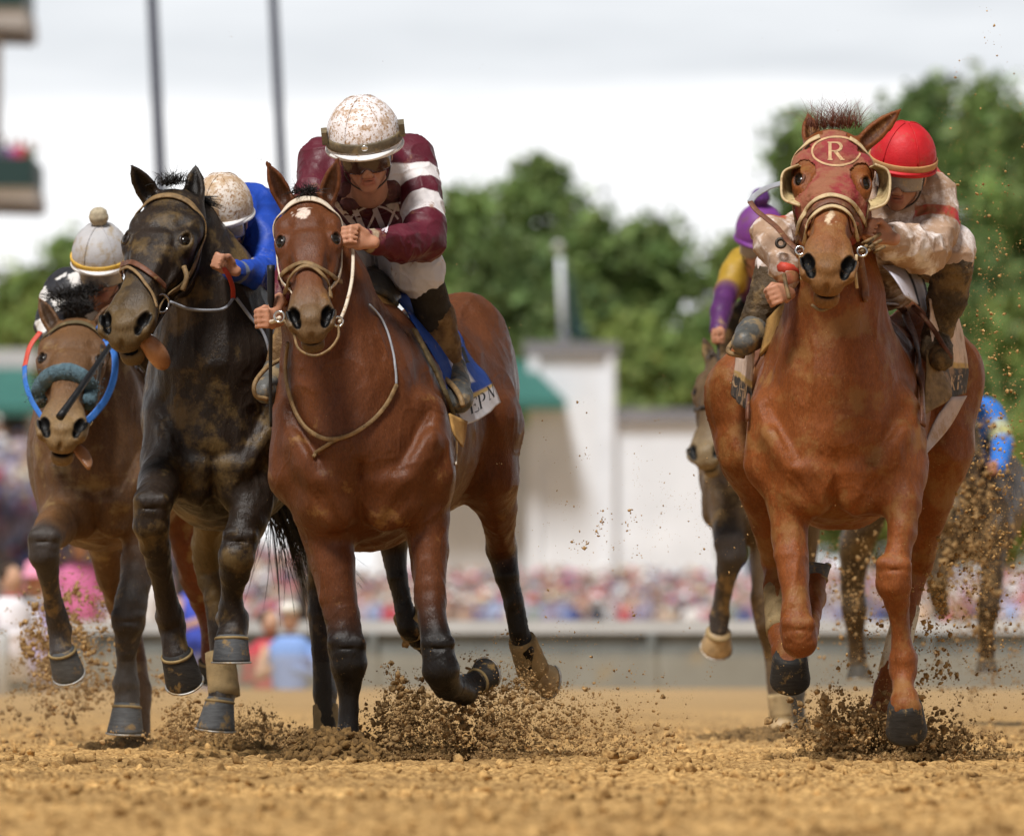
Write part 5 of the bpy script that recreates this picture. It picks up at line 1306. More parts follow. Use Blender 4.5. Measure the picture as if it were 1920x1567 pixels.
# horse A : brown horse at far left -------------------------------------------
BR = (.115, .054, .020); GRY = (.040, .032, .028)
A = horse('brown racehorse with thick blue grey sheepskin noseband and blue reins', 39.2, (240, 1398),
    BR, (.03, .02, .015), (.20, .125, .055), math.radians(10),
    dict(poll=(142, 592, -.06), muz=(116, 786, -.50), yaw=math.radians(2), sc=1.08, roll=math.radians(-2), mouth=.012, ears=[(-1, (72, 556, .02)), (1, (214, 566, .04))], earw=.032, fine=.1),
    neck=[(152, 660, .12, 60, 66), (165, 740, .15, 80, 100), (172, 810, .22, 104, 120)],
    trunk=[(178, 880, .12, 104, 130), (185, 850, .38, 125, 180), (225, 840, .8, 132, 180), (265, 830, 1.15, 130, 165), (290, 820, 1.45, 126, 140), (300, 830, 1.65, 90, 120)],
    masses=chest_masses(72, 292, 660, 1035) + [
        ((120, 700, .08), (115, 830, .10), (34, 34), (44, 40), dict(k=.04)), ((210, 700, .08), (245, 830, .10), (34, 30), (44, 40), dict(k=.04)),
        ((340, 740, 1.35), (350, 860, 1.15), (62, 90), (62, 85), dict(k=.06)), ((250, 740, 1.35), (230, 880, 1.15), (62, 90), (56, 85), dict(k=.06)),
    ],
    legs=[
        legn((118, 960, .05, 46, 50), (104, 985, -.15, 40, 44), (90, 1005, -.32, 32, 34), (82, 1015, -.40, 30, 32, GRY), (82, 1040, -.40, 29, 30, GRY), (90, 1070, -.36, 22, 26, GRY), (98, 1115, -.30, 17, 22, GRY),
             (106, 1160, -.26, 20, 24, GRY), (112, 1182, -.24, 23, 26, GRY), (112, 1205, -.25, 20, 22, GRY), (117, 1225, -.27, 25, 24, GRY)),
        legn((262, 950, .10, 44, 56), (262, 1020, .06, 36, 48), (256, 1080, .0, 31, 38, GRY), (246, 1130, -.03, 32, 34, GRY), (240, 1165, -.04, 33, 34, GRY), (238, 1200, -.02, 24, 28, GRY), (238, 1245, .0, 19, 24, GRY), (238, 1282, .0, 25, 28, GRY),
             (240, 1302, 0, 24, 26, GRY), (238, 1330, -.02, 26, 24, GRY)),
        legn((200, 900, 1.1, 50, 70), (196, 1000, 1.15, 40, 54), (208, 1080, 1.25, 30, 42), (225, 1130, 1.35, 28, 34), (244, 1180, 1.34, 22, 28), (258, 1240, 1.32, 18, 24), (264, 1290, 1.3, 22, 26), (262, 1340, 1.28, 19, 22), (262, 1385, 1.26, 20, 24)),
        legn((345, 900, 1.1, 52, 70, BAYD), (352, 1000, 1.15, 40, 54, BAYD), (368, 1080, 1.25, 32, 42, BAYD), (385, 1130, 1.38, 26, 34, BAYD), (392, 1180, 1.36, 18, 24, BAYD), (392, 1240, 1.34, 16, 22, BAYD)),
    ],
    hooves=[((117, 1222, -.27), (.22, .42, -.85), (.1, -.88, -.4), 27, 31, 50, 'hoof_grey'),
            ((238, 1326, -.02), (-.05, -.05, -1), (-.1, -1, 0), 28, 35, 52, 'hoof_grey'),
            ((262, 1385, 1.26), (0, -.2, -1), (0, -1, .2), 20, 26, 30, 'hoof_dark'), ((392, 1240, 1.34), (0, .6, -1), (0, -1, -.4), 20, 26, 30, 'hoof_dark')],
    bandages=[], mat=M['brown'], joints=[dict(kn=3, ft=8), dict(el=(1, 2), kn=4, cn=(5, 6), ft=7)])

# horse E : brown horse behind the chestnut ------------------------------------
LB = (.085, .050, .022)
E = horse('muddy brown racehorse with pale muzzle trailing behind the chestnut', 44.5, (1480, 1385),
    LB, (.03, .02, .015), (.21, .15, .08), math.radians(-6),
    dict(poll=(1352, 660, -.06), muz=(1318, 836, -.42), yaw=math.radians(26), sc=.98, roll=0, ears=[(-1, (1318, 628, .02)), (1, (1385, 628, .02))], earw=.032, fine=.1),
    neck=[(1362, 720, .08, 50, 56), (1378, 780, .14, 62, 70), (1398, 850, .22, 80, 100)],
    trunk=[(1412, 900, .12, 88, 110), (1420, 870, .38, 105, 140), (1440, 850, .8, 112, 150), (1470, 830, 1.15, 112, 140), (1490, 820, 1.45, 108, 120), (1495, 830, 1.65, 80, 100)],
    masses=chest_masses(1318, 1515, 760, 1040),
    legs=[
        legn((1368, 950, .05, 36, 44), (1366, 980, -.08, 32, 36), (1368, 1015, -.18, 31, 32, GRY), (1372, 1040, -.18, 30, 30, GRY), (1362, 1075, -.14, 20, 24, GRY), (1354, 1115, -.08, 17, 20, GRY), (1350, 1155, -.04, 22, 24, GRY), (1348, 1182, -.04, 20, 20, GRY)),
        legn((1445, 960, .05, 34, 44), (1432, 1040, .02, 28, 36), (1432, 1120, -.04, 26, 28), (1440, 1170, -.05, 26, 28), (1450, 1220, -.02, 18, 22), (1458, 1290, .0, 18, 20), (1464, 1330, .0, 20, 22), (1466, 1350, 0, 18, 20)),
        legn((1500, 960, 1.1, 44, 60), (1500, 1060, 1.2, 32, 46), (1500, 1150, 1.35, 24, 32), (1496, 1230, 1.34, 18, 22, GRY), (1494, 1300, 1.3, 19, 22, GRY), (1495, 1345, 1.28, 18, 20, GRY)),
    ],
    hooves=[((1347, 1186, -.04), (-.1, .5, -.6), (0, -.6, -.6), 24, 30, 34, 'hoof_pale'),
            ((1466, 1350, 0), (0, -.2, -1), (0, -1, .2), 22, 28, 36, 'hoof_pale'),
            ((1495, 1350, 1.28), (0, -.2, -1), (0, -1, .2), 22, 28, 40, 'hoof_grey')],
    bandages=[((1459, 1300, 0), (1465, 1345, 0), 21, 22, 'bandage')], mat=M['brown'], res=(.012, .012, .02, .012), lids=False)

# horse F : dark horse furthest back at the right -------------------------------
DF = (.055, .036, .020)
F_ = horse('dark muddy racehorse furthest back behind flying dirt at the right', 50.5, (1850, 1262),
    DF, (.02, .015, .01), (.12, .08, .04), math.radians(4),
    dict(poll=(1800, 800, -.06), muz=(1772, 950, -.40), yaw=math.radians(16), sc=.96, roll=0, ears=[(-1, (1775, 772, .02)), (1, (1822, 770, .02))], earw=.034, fine=.1, marks=[(-.0, .335, .026, .012, (.55, .42, .28)), (-.002, .375, .014, .030, (.55, .42, .28))]),
    neck=[(1802, 850, .08, 42, 46), (1812, 900, .14, 54, 60)],
    trunk=[(1812, 960, .12, 74, 80), (1816, 940, .38, 90, 105), (1825, 935, .8, 94, 110), (1835, 930, 1.3, 90, 100), (1840, 940, 1.6, 66, 80)],
    masses=chest_masses(1722, 1898, 860, 1060),
    legs=[
        legn((1862, 980, .05, 30, 38), (1862, 1050, .0, 24, 30), (1858, 1110, -.04, 22, 24), (1852, 1140, -.05, 23, 24), (1850, 1180, -.02, 15, 18), (1850, 1220, .0, 17, 20), (1850, 1240, 0, 16, 18)),
        legn((1640, 930, -.3, 40, 50), (1605, 1020, -.2, 34, 40), (1598, 1100, -.1, 24, 28), (1602, 1140, -.1, 26, 26), (1606, 1190, -.05, 17, 20), (1608, 1230, -.02, 19, 20), (1610, 1250, 0, 18, 18)),
        legn((1770, 980, .05, 30, 38), (1762, 1050, .0, 24, 30), (1758, 1090, -.04, 22, 24), (1762, 1130, .2, 15, 18), (1770, 1140, .3, 15, 18)),
    ],
    hooves=[((1850, 1240, 0), (0, -.2, -1), (0, -1, .2), 18, 23, 26, 'hoof_dark'), ((1610, 1248, 0), (0, -.2, -1), (0, -1, .2), 19, 24, 28, 'hoof_dark')],
    bandages=[], mat=M['black'], res=(.014, .014, .024, .014), lids=False)
# ------------------------------------------------------------ riders' materials
DUST = (.33, .20, .09)
M['skin'] = pmat('skin', attr=True, rough=.5, var=.12, vscale=30, bump=.2, bscale=300, mud=(.26, .15, .07), mudamt=-.02, mudscale=40, sss=.08)
M['maroon'] = pmat('maroon_silk', attr=True, rough=.5, var=.15, vscale=12, bump=.5, bscale=45, bdist=.006, mud=(.24, .12, .07), mudamt=.06, mudscale=9, sheen=.05)
M['blue_silk'] = pmat('blue_silk', attr=True, rough=.5, var=.15, vscale=12, bump=.5, bscale=45, bdist=.006, mud=(.15, .15, .17), mudamt=.04, mudscale=12)
M['tan_silk'] = pmat('muddy_silk', attr=True, rough=.6, var=.2, vscale=14, bump=.5, bscale=45, bdist=.006, mud=(.29, .15, .06), mudamt=.50, mudscale=11)
M['check_silk'] = pmat('black_white_silk', attr=True, rough=.55, var=.1, bump=.4, bscale=45, mud=(.3, .24, .17), mudamt=.05, mudscale=12)
M['purple_silk'] = pmat('purple_silk', attr=True, rough=.55, var=.2, bump=.4, bscale=45, mud=(.3, .2, .09), mudamt=.1, mudscale=10)
M['pants_white'] = pmat('white_breeches', (.68, .66, .68), rough=.6, var=.08, vscale=12, bump=.4, bscale=50, bdist=.006, mud=(.30, .17, .08), mudamt=.07, mudscale=11)
M['pants_muddy'] = pmat('muddy_breeches', (.66, .60, .58), rough=.6, var=.15, vscale=12, bump=.4, bscale=50, bdist=.006, mud=(.33, .18, .08), mudamt=.42, mudscale=9)
M['boot_knit'] = pmat('dark_knit', (.030, .024, .016), rough=.8, var=.3, vscale=18, bump=.5, bscale=200, mud=(.10, .07, .03), mudamt=.12, mudscale=12)
M['boot_mud'] = pmat('mud_caked_boot', (.15, .085, .035), rough=.65, var=.35, vscale=20, bump=1.0, bscale=55, bdist=.008, mud=(.27, .17, .07), mudamt=.30, mudscale=10)
M['boot_mud_dark'] = pmat('dark_mud_caked_boot', (.07, .045, .022), rough=.65, var=.4, vscale=20, bump=1.0, bscale=55, bdist=.008, mud=(.20, .125, .05), mudamt=.25, mudscale=10)
M['shoe_grey'] = pmat('grey_boot_foot', (.08, .08, .075), rough=.45, var=.4, vscale=20, bump=.7, bscale=50, mud=(.26, .18, .09), mudamt=.25, mudscale=14)
M['helmet_dirty'] = pmat('muddy_white_helmet', (.74, .70, .71), rough=.5, var=.06, bump=.5, bscale=160, mud=(.40, .26, .15), mudamt=.26, mudscale=30, speck=((.34, .20, .10), 110, .57))
M['helmet_muddy'] = pmat('heavily_muddied_helmet', (.70, .62, .55), rough=.6, var=.1, bump=.5, bscale=160, mud=(.40, .25, .12), mudamt=.42, mudscale=20, speck=((.34, .20, .10), 110, .55))
M['helmet_silver'] = pmat('dusty_silver_helmet', (.42, .41, .42), rough=.5, var=.1, bump=.4, bscale=160, mud=(.33, .25, .15), mudamt=.25, mudscale=14)
M['helmet_red'] = pmat('red_helmet_cover', (.50, .012, .018), rough=.55, var=.12, bump=.4, bscale=160, mud=(.35, .06, .03), mudamt=.12, mudscale=16)
M['helmet_purple'] = pmat('purple_helmet_cover', (.16, .035, .22), rough=.55, var=.12, bump=.3, mud=(.14, .06, .10), mudamt=.2, mudscale=12)
M['brim_white'] = pmat('white_brim', (.75, .73, .72), rough=.45, var=.05, mud=DUST, mudamt=.05, mudscale=30)
M['rubber_band'] = pmat('goggle_band', (.12, .095, .06), rough=.55, var=.3, vscale=40, bump=.4, mud=(.22, .16, .08), mudamt=.2, mudscale=25)
M['lens'] = pmat('smoked_lens', (.05, .025, .02), rough=.12, var=.1, bump=0, spec=.7, mud=(.25, .15, .08), mudamt=.0, mudscale=30)
M['lens_clear'] = pmat('dusty_lens', (.22, .19, .17), rough=.2, var=.15, bump=0, spec=.7, mud=(.35, .25, .15), mudamt=.1, mudscale=30)
M['pom'] = pmat('fuzzy_pompom', (.40, .34, .24), rough=.95, var=.3, vscale=60, bump=1, bscale=200)
M['pom_purple'] = pmat('purple_pompom', (.09, .03, .16), rough=.95, var=.3, vscale=60, bump=1, bscale=200)
M['yellow_band'] = pmat('yellow_band', (.55, .33, .05), rough=.6, mud=DUST, mudamt=.1)
M['tan_band'] = pmat('tan_band', (.42, .22, .09), rough=.7, var=.2, bump=.4)
M['scarf'] = pmat('muddy_scarf', (.10, .035, .03), rough=.8, var=.4, vscale=20, bump=.8, bscale=60, mud=(.22, .13, .07), mudamt=.15, mudscale=16)
M['print_white'] = pmat('white_print', (.70, .62, .66), rough=.7, var=.1, bump=.2)
M['print_black'] = pmat('black_print', (.02, .02, .025), rough=.7, bump=.2)
M['print_cream'] = pmat('cream_print', (.47, .30, .16), rough=.7, var=.25, vscale=40, bump=.3)
M['cloth_col'] = pmat('saddle_cloth', attr=True, rough=.75, var=.08, vscale=20, bump=.4, bscale=60, mud=(.35, .24, .14), mudamt=.02, mudscale=14)
M['cloth_dirty'] = pmat('muddy_saddle_cloth', attr=True, rough=.75, var=.15, vscale=20, bump=.4, bscale=60, mud=(.34, .21, .12), mudamt=.25, mudscale=12)
M['pad_tan'] = pmat('tan_saddle_pad', (.36, .20, .06), rough=.75, var=.25, vscale=20, bump=.8, bscale=90, mud=(.20, .12, .05), mudamt=.12, mudscale=14)
M['pad_olive'] = pmat('muddy_girth', (.10, .075, .035), rough=.75, var=.3, vscale=20, bump=.8, bscale=90, mud=(.22, .15, .07), mudamt=.2, mudscale=14)
M['whip'] = pmat('black_whip', (.008, .008, .009), rough=.4, var=.2, bump=.3, bscale=200)
M['fleece'] = pmat('blue_grey_sheepskin', (.10, .165, .20), rough=.95, var=.25, vscale=40, bump=1.2, bscale=130, bdist=.01, mud=(.2, .2, .17), mudamt=.08)
M['rein_blue'] = pmat('blue_rein', (.03, .13, .42), rough=.5, var=.15, bump=.3, mud=(.2, .2, .2), mudamt=.05)
M['rein_red'] = pmat('red_rein', (.50, .06, .035), rough=.5, var=.15, bump=.3)
M['rein_grey'] = pmat('grey_rein', (.28, .29, .32), rough=.5, var=.2, bump=.3)
M['hood_red'] = pmat('muddy_red_hood', (.24, .03, .032), rough=.8, var=.2, vscale=12, bump=1.0, bscale=45, bdist=.008, mud=(.27, .12, .06), mudamt=.46, mudscale=9)
M['cup_cream'] = pmat('cream_eye_cup', (.42, .32, .16), rough=.6, var=.35, vscale=25, bump=.8, bscale=80, mud=(.18, .11, .045), mudamt=.22, mudscale=20)
M['rim_cream'] = pmat('cream_rim', (.52, .39, .22), rough=.6, var=.3, vscale=25, bump=.6, mud=(.24, .14, .055), mudamt=.22, mudscale=25)
M['tongue'] = pmat('tongue', (.36, .17, .08), rough=.35, var=.2, vscale=20, bump=.3, spec=.5)

MAR, WHT = (.085, .007, .017), (.66, .62, .62)
BLU, BLUG = (.012, .055, .36), (.16, .18, .24)

# rider of the bay -------------------------------------------------------------
def bandcol(base, bands, side=None):
    """bands: list of (p0, p1, r, colour): capsules that dye the cloth where it passes through them"""
    def f(V, col):
        for (a, b, r, c, cut) in bands:
            a, b = np.array(a), np.array(b); ab = b - a; t = ((V - a) @ ab) / (ab @ ab); q = V - a - np.clip(t, 0, 1)[:, None] * ab
            d = np.maximum(np.linalg.norm(V - a - t[:, None] * ab, axis=1) - r, (np.abs(t - .5) - .5) * np.linalg.norm(ab))
            m = np.clip(.5 - d / .003, 0, 1)[:, None]; col = col * (1 - m) + np.array(c) * m
        return col
    return f
GAR.update(jersey=MAR, pants=(.66, .64, .66), boot=(.1, .1, .1), boot2=(.1, .1, .1), shoe=(.1, .1, .1), vest=(.1, .1, .1))
R = Rider(36.0); R.ec((690, 330, .42), (708, 455, .95), (92, 70), (80, 62), 'jersey', .03); R.ec((690, 300, .48), (700, 400, .80), (84, 60), (80, 60), 'jersey', .03)
for sx, x in ((-1, 606), (1, 768)): R.ec((x, 296, .46), (x + 4 * sx, 330, .42), 40, 40, 'jersey', .04)
R.chain('jersey', [(770, 300, .44, 42), (788, 360, .36, 39), (798, 425, .24, 38), (797, 450, .20, 36)], .02); R.chain('jersey', [(797, 450, .20, 35), (752, 458, .08, 31), (706, 456, -.02, 23), (684, 452, -.05, 19)], .02)
R.chain('jersey', [(604, 300, .44, 40), (585, 380, .30, 36), (566, 455, .20, 32)], .02); R.chain('jersey', [(566, 455, .20, 32), (545, 520, .06, 27), (528, 555, .0, 20)], .02)
R.ec((652, 362, .30), (732, 358, .32), (18, 20), (18, 20), 'vest', .03); R.ec((650, 384, .28), (690, 374, .27), 11, 11, 'vest', .03)
R.chain('pants', [(706, 450, .95, 78), (705, 490, 1.0, 80)], .04); R.chain('pants', [(735, 478, .92, 62), (768, 494, .62, 54), (786, 505, .44, 47), (790, 522, .42, 40)], .03)
R.chain('pants', [(675, 478, .92, 60), (640, 500, .62, 50), (612, 512, .46, 45), (600, 530, .44, 38)], .03)
R.chain('boot', [(800, 540, .43, 36), (816, 596, .48, 35)], .02); R.chain('boot2', [(818, 592, .48, 36), (832, 650, .53, 31), (840, 690, .56, 27)], .02)
R.chain('boot2', [(590, 545, .44, 34), (556, 600, .42, 32), (532, 650, .42, 26), (520, 686, .42, 22)], .02)
R.chain('shoe', [(845, 690, .57, 29), (850, 722, .50, 30), (858, 745, .36, 27), (862, 752, .32, 22)], .02, ); R.chain('shoe2', [(518, 690, .42, 23), (508, 715, .36, 25), (498, 735, .26, 22)], .02)
R.head((685, 284, .16), (.10, .36, -.92), (0.04, -.92, -.36), 1.06)
R.fist((664, 448, -.10), (.05, .35, .95), (.95, .25, .0), flip=1); FC = R.fist((503, 598, -.12), (-.02, .05, 1), (.35, .75, .5), flip=-1)
R.chain('skin', [(684, 452, -.05, 15), (672, 450, -.08, 14)]); R.chain('skin', [(528, 556, -.0, 15), (514, 580, -.07, 14)])
bands = [(P(770, 338, 36.40), P(797, 352, 36.37), .085, WHT, 0), (P(789, 395, 36.32), P(797, 425, 36.25), .13, WHT, 0), (P(700, 456, 36 - .04), P(690, 453, 36 - .05), .06, (.38, .30, .20), 0)]
bands[0] = (P(781, 333, 36.40), P(790, 358, 36.36), .13, WHT, 0)
RC = R; OC = R.build('crouching jockey in maroon silks with white arm bands and muddy white helmet', dict(skin=M['skin'], jersey=M['maroon'], pants=M['pants_white'], boot=M['boot_knit'], boot2=M['boot_mud'], shoe=M['shoe_grey'], shoe2=M['shoe_grey'], vest=M['scarf']),
    wrinkle=dict(jersey=(.010, 11), pants=(.007, 15), vest=(.008, 24), boot2=(.002, 40), shoe=(.003, 30)), cols=dict(jersey=bandcol(MAR, bands)), res=.0048)
hs = helmet(R, dict(helmet=M['helmet_dirty'], brim=M['brim_white'], band=M['rubber_band'], lens=M['lens']), sc=1.12, band=(.017, -.008), peak=.035)
mb = MB()
for q in (-1, 1):
    mb = MB(); mb.box(R.h.p(q * .124, -.075, .03), (.010, .022, .028), R=np.stack([R.h.S, R.h.F, R.h.N], 1)); mb.build('goggle_clip', M['rubber_band'], hs, smooth=False, origin=OC['org'])
mb = MB(); q0 = R.h.p(0, -.055, .130); rr = [[q0 + R.h.S * a * math.cos(t) + R.h.F * a * math.sin(t) + R.h.N * z for t in np.linspace(0, 6.283, 14, endpoint=False)] for a, z in ((.013, -.004), (.013, .006), (.008, .009))]
mb.rings(rr); mb.build('band_stud', M['steel'], hs, origin=OC['org'])
jb = OC['jersey'][1]
W0 = (652, 452); lettering('letter_w', [(a, b, c, d, e) for a, b, c, d, e in GLY['W']], (660, 441), (84, -6), (2, -54), jb, M['print_white'], OC['jersey'][0], org=OC['org'])
lettering('emblem_arc', arc(.5, .0, .62, .72, 28, 152, .05, .05, 16) + [(-.34, .86, .16, .14, .12), (-.46, .70, .02, .05, .05)], (658, 438), (84, -4), (0, -70), jb, M['print_white'], OC['jersey'][0], org=OC['org'])
pbv = OC['pants'][1]
for ch, (ox, oy) in zip('BEI', ((806, 478), (812, 462), (816, 446))): lettering('letter_' + ch.lower(), GLY[ch], (ox, oy), (5, -13), (-13, -3), pbv, M['print_black'], OC['pants'][0], org=OC['org'], bold=1.2)

# rider of the chestnut ----------------------------------------------------------
TAN = (.70, .62, .58); REDC = (.48, .02, .035)
GAR.update(jersey=TAN, pants=(.6, .52, .45))
R = Rider(35.6); R.ec((1662, 400, .45), (1650, 500, 1.0), (92, 78), (84, 66), 'jersey', .03); R.ec((1690, 345, .50), (1660, 420, .85), (70, 60), (84, 60), 'jersey', .03)
R.ec((1725, 345, .50), (1738, 390, .44), 46, 44, 'jersey', .04); R.chain('jersey', [(1740, 370, .45, 52), (1752, 420, .40, 46), (1745, 460, .28, 38), (1735, 480, .20, 34)], .02)
R.chain('jersey', [(1728, 470, .18, 42), (1700, 462, .10, 40), (1672, 452, .0, 32), (1654, 445, -.08, 22)], .02); R.ec((1600, 380, .45), (1560, 400, .40), 46, 40, 'jersey', .04)
R.chain('jersey', [(1560, 400, .40, 40), (1490, 440, .25, 38), (1455, 445, .15, 34)], .02); R.chain('jersey', [(1440, 436, .15, 30), (1450, 462, .10, 32), (1470, 500, .02, 27), (1478, 525, -.02, 20)], .02)
R.chain('pants', [(1655, 470, 1.0, 80), (1655, 500, 1.05, 84)], .04); R.chain('pants', [(1700, 470, .95, 62), (1750, 468, .70, 58), (1778, 468, .50, 48), (1784, 486, .46, 42)], .03)
R.chain('pants', [(1600, 490, .95, 60), (1500, 490, .62, 46), (1455, 500, .50, 38)], .03)
R.chain('boot', [(1786, 500, .46, 40), (1776, 560, .50, 36), (1762, 610, .54, 27), (1755, 636, .56, 24)], .02); R.chain('shoe', [(1754, 628, .56, 27), (1756, 655, .48, 28), (1764, 672, .36, 24)], .02)
R.chain('boot', [(1450, 505, .50, 34), (1440, 560, .48, 36), (1424, 590, .48, 30), (1412, 610, .48, 26)], .02); R.chain('shoe2', [(1418, 606, .48, 26), (1408, 628, .42, 28), (1396, 642, .34, 25)], .02)
R.head((1690, 322, .30), (-.10, .30, -.92), (-.12, -.93, -.30), 1.0, (.36, .17, .10)); R.fist((1640, 436, -.12), (.3, .3, .9), (1, .0, -.1), flip=1); FD = R.fist((1462, 552, -.10), (-.35, .1, .92), (-.1, .5, .85), flip=-1)
band = [(P(1735, 330, 36.1), P(1752, 348, 36.05), .09, REDC, 0), (P(1752, 402, 36.0), P(1754, 424, 35.98), .10, REDC, 0), (P(1736, 494, 35.8), P(1746, 452, 35.86), .05, REDC, 0), (P(1445, 380, 35.8), P(1440, 412, 35.75), .06, REDC, 0), (P(1470, 512, 35.6), P(1480, 535, 35.6), .08, (.30, .08, .04), 0)]
RD = R; OD = R.build('hunched jockey in muddied white and red silks with red helmet', dict(skin=M['skin'], jersey=M['tan_silk'], pants=M['pants_muddy'], boot=M['boot_mud_dark'], shoe=M['boot_mud_dark'], shoe2=M['shoe_grey'], vest=M['scarf']),
    wrinkle=dict(jersey=(.011, 12), pants=(.005, 16), boot=(.004, 30), shoe=(.004, 30)), cols=dict(jersey=bandcol(TAN, band)), res=.005)
helmet(R, dict(helmet=M['helmet_red'], brim=M['helmet_red'], band=M['tan_band'], lens=M['lens_clear']), sc=1.04, band=(.011, .004), peak=.02)

# rider of the dark horse ----------------------------------------------------------
GAR.update(jersey=BLU, pants=(.4, .4, .42))
R = Rider(36.9); R.ec((430, 410, .42), (470, 470, .95), (70, 70), (80, 64), 'jersey', .03); R.ec((470, 400, .48), (490, 440, .85), (62, 52), (76, 60), 'jersey', .03)
R.ec((478, 400, .46), (492, 430, .42), 44, 42, 'jersey', .04); R.chain('jersey', [(480, 400, .44, 42), (494, 460, .34, 38), (500, 510, .24, 32)], .02); R.chain('jersey', [(498, 512, .20, 30), (466, 514, .02, 26), (440, 507, -.10, 20)], .02)
R.ec((380, 420, .46), (370, 470, .36), 36, 32, 'jersey', .04); pass
R.chain('pants', [(490, 500, .95, 70), (520, 560, .60, 44), (535, 600, .50, 36)], .03); R.chain('pants', [(400, 520, .9, 60), (350, 570, .6, 44)], .03); R.ec((470, 545, .55), (520, 560, .5), (30, 24), (34, 26), 'pants', .03)
R.chain('boot', [(540, 600, .5, 32), (560, 690, .55, 26)], .02); R.chain('boot', [(340, 580, .55, 32), (318, 640, .55, 26), (300, 700, .55, 24)], .02); R.chain('shoe', [(560, 690, .55, 26), (562, 730, .4, 26)], .02); R.chain('shoe2', [(300, 700, .55, 24), (292, 735, .4, 24)], .02)
R.head((418, 412, .24), (.06, .38, -.92), (-.05, -.90, -.38), .98, (.36, .17, .11)); R.fist((416, 495, -.17), (.4, .1, .9), (.9, .35, -.2), flip=1, sc=.74)
pass
bb = [(P(470, 514, 37.02), P(462, 514, 37.0), .06, (.25, .22, .16), 0), (P(500, 530, 37.1), P(470, 560, 37.1), .07, BLUG, 0), (P(455, 512, 36.84), P(447, 510, 36.82), .06, BLUG, 0)]
RB = R; OB = R.build('jockey in bright blue silks with heavily muddied white helmet', dict(skin=M['skin'], jersey=M['blue_silk'], pants=M['pants_muddy'], boot=M['boot_mud_dark'], shoe=M['boot_mud_dark'], shoe2=M['boot_mud_dark'], vest=M['scarf']),
    wrinkle=dict(jersey=(.011, 12), pants=(.005, 16)), cols=dict(jersey=bandcol(BLU, bb)), res=.006)
helmet(R, dict(helmet=M['helmet_muddy'], brim=M['brim_white'], lens=M['lens_clear']), sc=1.02, peak=.028)

# rider of the brown horse at left --------------------------------------------------
GAR.update(jersey=(.02, .02, .024), pants=(.6, .58, .62))
R = Rider(39.2); R.ec((165, 555, .42), (190, 600, .9), (62, 60), (70, 54), 'jersey', .03); R.ec((120, 540, .44), (108, 575, .34), 36, 30, 'jersey', .04); R.ec((225, 560, .44), (240, 600, .34), 34, 30, 'jersey', .04)
R.chain('jersey', [(104, 560, .38, 28), (92, 610, .28, 26), (100, 650, .15, 22)], .02); R.chain('jersey', [(240, 590, .3, 28), (250, 640, .2, 24), (232, 650, .02, 20)], .02)
R.chain('pants', [(200, 640, .9, 66), (250, 665, .62, 44), (272, 655, .52, 36)], .03); R.chain('pants', [(150, 640, .9, 50), (110, 680, .6, 36)], .03)
R.chain('boot', [(278, 668, .5, 30), (296, 740, .55, 26)], .02); R.chain('boot', [(105, 690, .6, 28), (92, 760, .6, 24)], .02); R.chain('shoe', [(296, 740, .55, 24), (300, 775, .42, 24)], .02)
R.head((190, 500, .22), (.04, .42, -.9), (.0, -.9, -.42), .98, (.30, .13, .08)); FA = R.fist((222, 640, -.10), (.62, .1, .78), (.4, .6, .5), flip=1, sc=.95)
def chk(V, col):
    q = (np.floor(V[:, 0] / .05 + V[:, 2] / .11) + np.floor(V[:, 2] / .06 - V[:, 0] / .13)) % 3 == 0
    q &= vnoise(V, 9, 2) > -.15
    col = col.copy(); col[q] = (.62, .6, .58); return col
RA = R; OA = R.build('jockey in black silks with white blocks and silver pompom helmet', dict(skin=M['skin'], jersey=M['check_silk'], pants=M['pants_white'], boot=M['boot_mud_dark'], shoe=M['boot_mud_dark'], vest=M['scarf']),
    wrinkle=dict(jersey=(.006, 14)), cols=dict(jersey=chk), res=.007)
helmet(R, dict(helmet=M['helmet_silver'], brim=M['brim_white'], band=M['yellow_band'], lens=M['lens_clear'], pom=M['pom']), sc=1.02, band=(.009, .006), pom=.036, peak=.026)

# rider behind the chestnut -----------------------------------------------------------
YEL, PUR = (.34, .21, .02), (.07, .015, .09)
GAR.update(jersey=PUR, pants=(.10, .10, .11))
R = Rider(44.5); R.ec((1425, 520, .42), (1450, 560, .95), (52, 50), (60, 44), 'jersey', .03); R.ec((1392, 492, .44), (1378, 515, .36), 30, 28, 'jersey', .04, col=YEL); R.chain('jersey', [(1380, 510, .38, 27), (1362, 548, .3, 24)], .02, col=YEL); R.ec((1362, 548, .28), (1352, 585, .15), 22, 20, 'jersey', .02)
R.ec((1352, 585, .15), (1346, 620, .05), 20, 16, 'jersey', .02); R.ec((1470, 500, .44), (1480, 560, .3), 28, 24, 'jersey', .04)
R.chain('pants', [(1450, 590, .9, 56), (1400, 600, .6, 36), (1380, 605, .5, 30)], .03); R.chain('pants', [(1460, 590, .9, 50), (1490, 620, .6, 36)], .03); R.chain('boot', [(1376, 612, .5, 26), (1366, 680, .55, 22)], .02); R.chain('boot', [(1492, 625, .5, 26), (1500, 690, .55, 22)], .02)
R.head((1424, 452, .22), (.0, .42, -.9), (-.1, -.9, -.42), .98); R.fist((1344, 632, .0), (0, .1, 1), (.2, .7, .5))
RE = R; OE = R.build('jockey in purple and yellow silks with purple pompom helmet', dict(skin=M['skin'], jersey=M['purple_silk'], pants=M['boot_knit'], boot=M['boot_mud_dark']), res=.010)
helmet(R, dict(helmet=M['helmet_purple'], brim=M['helmet_purple'], lens=M['lens_clear'], pom=M['pom_purple']), sc=.98, pom=.040, seams=False)

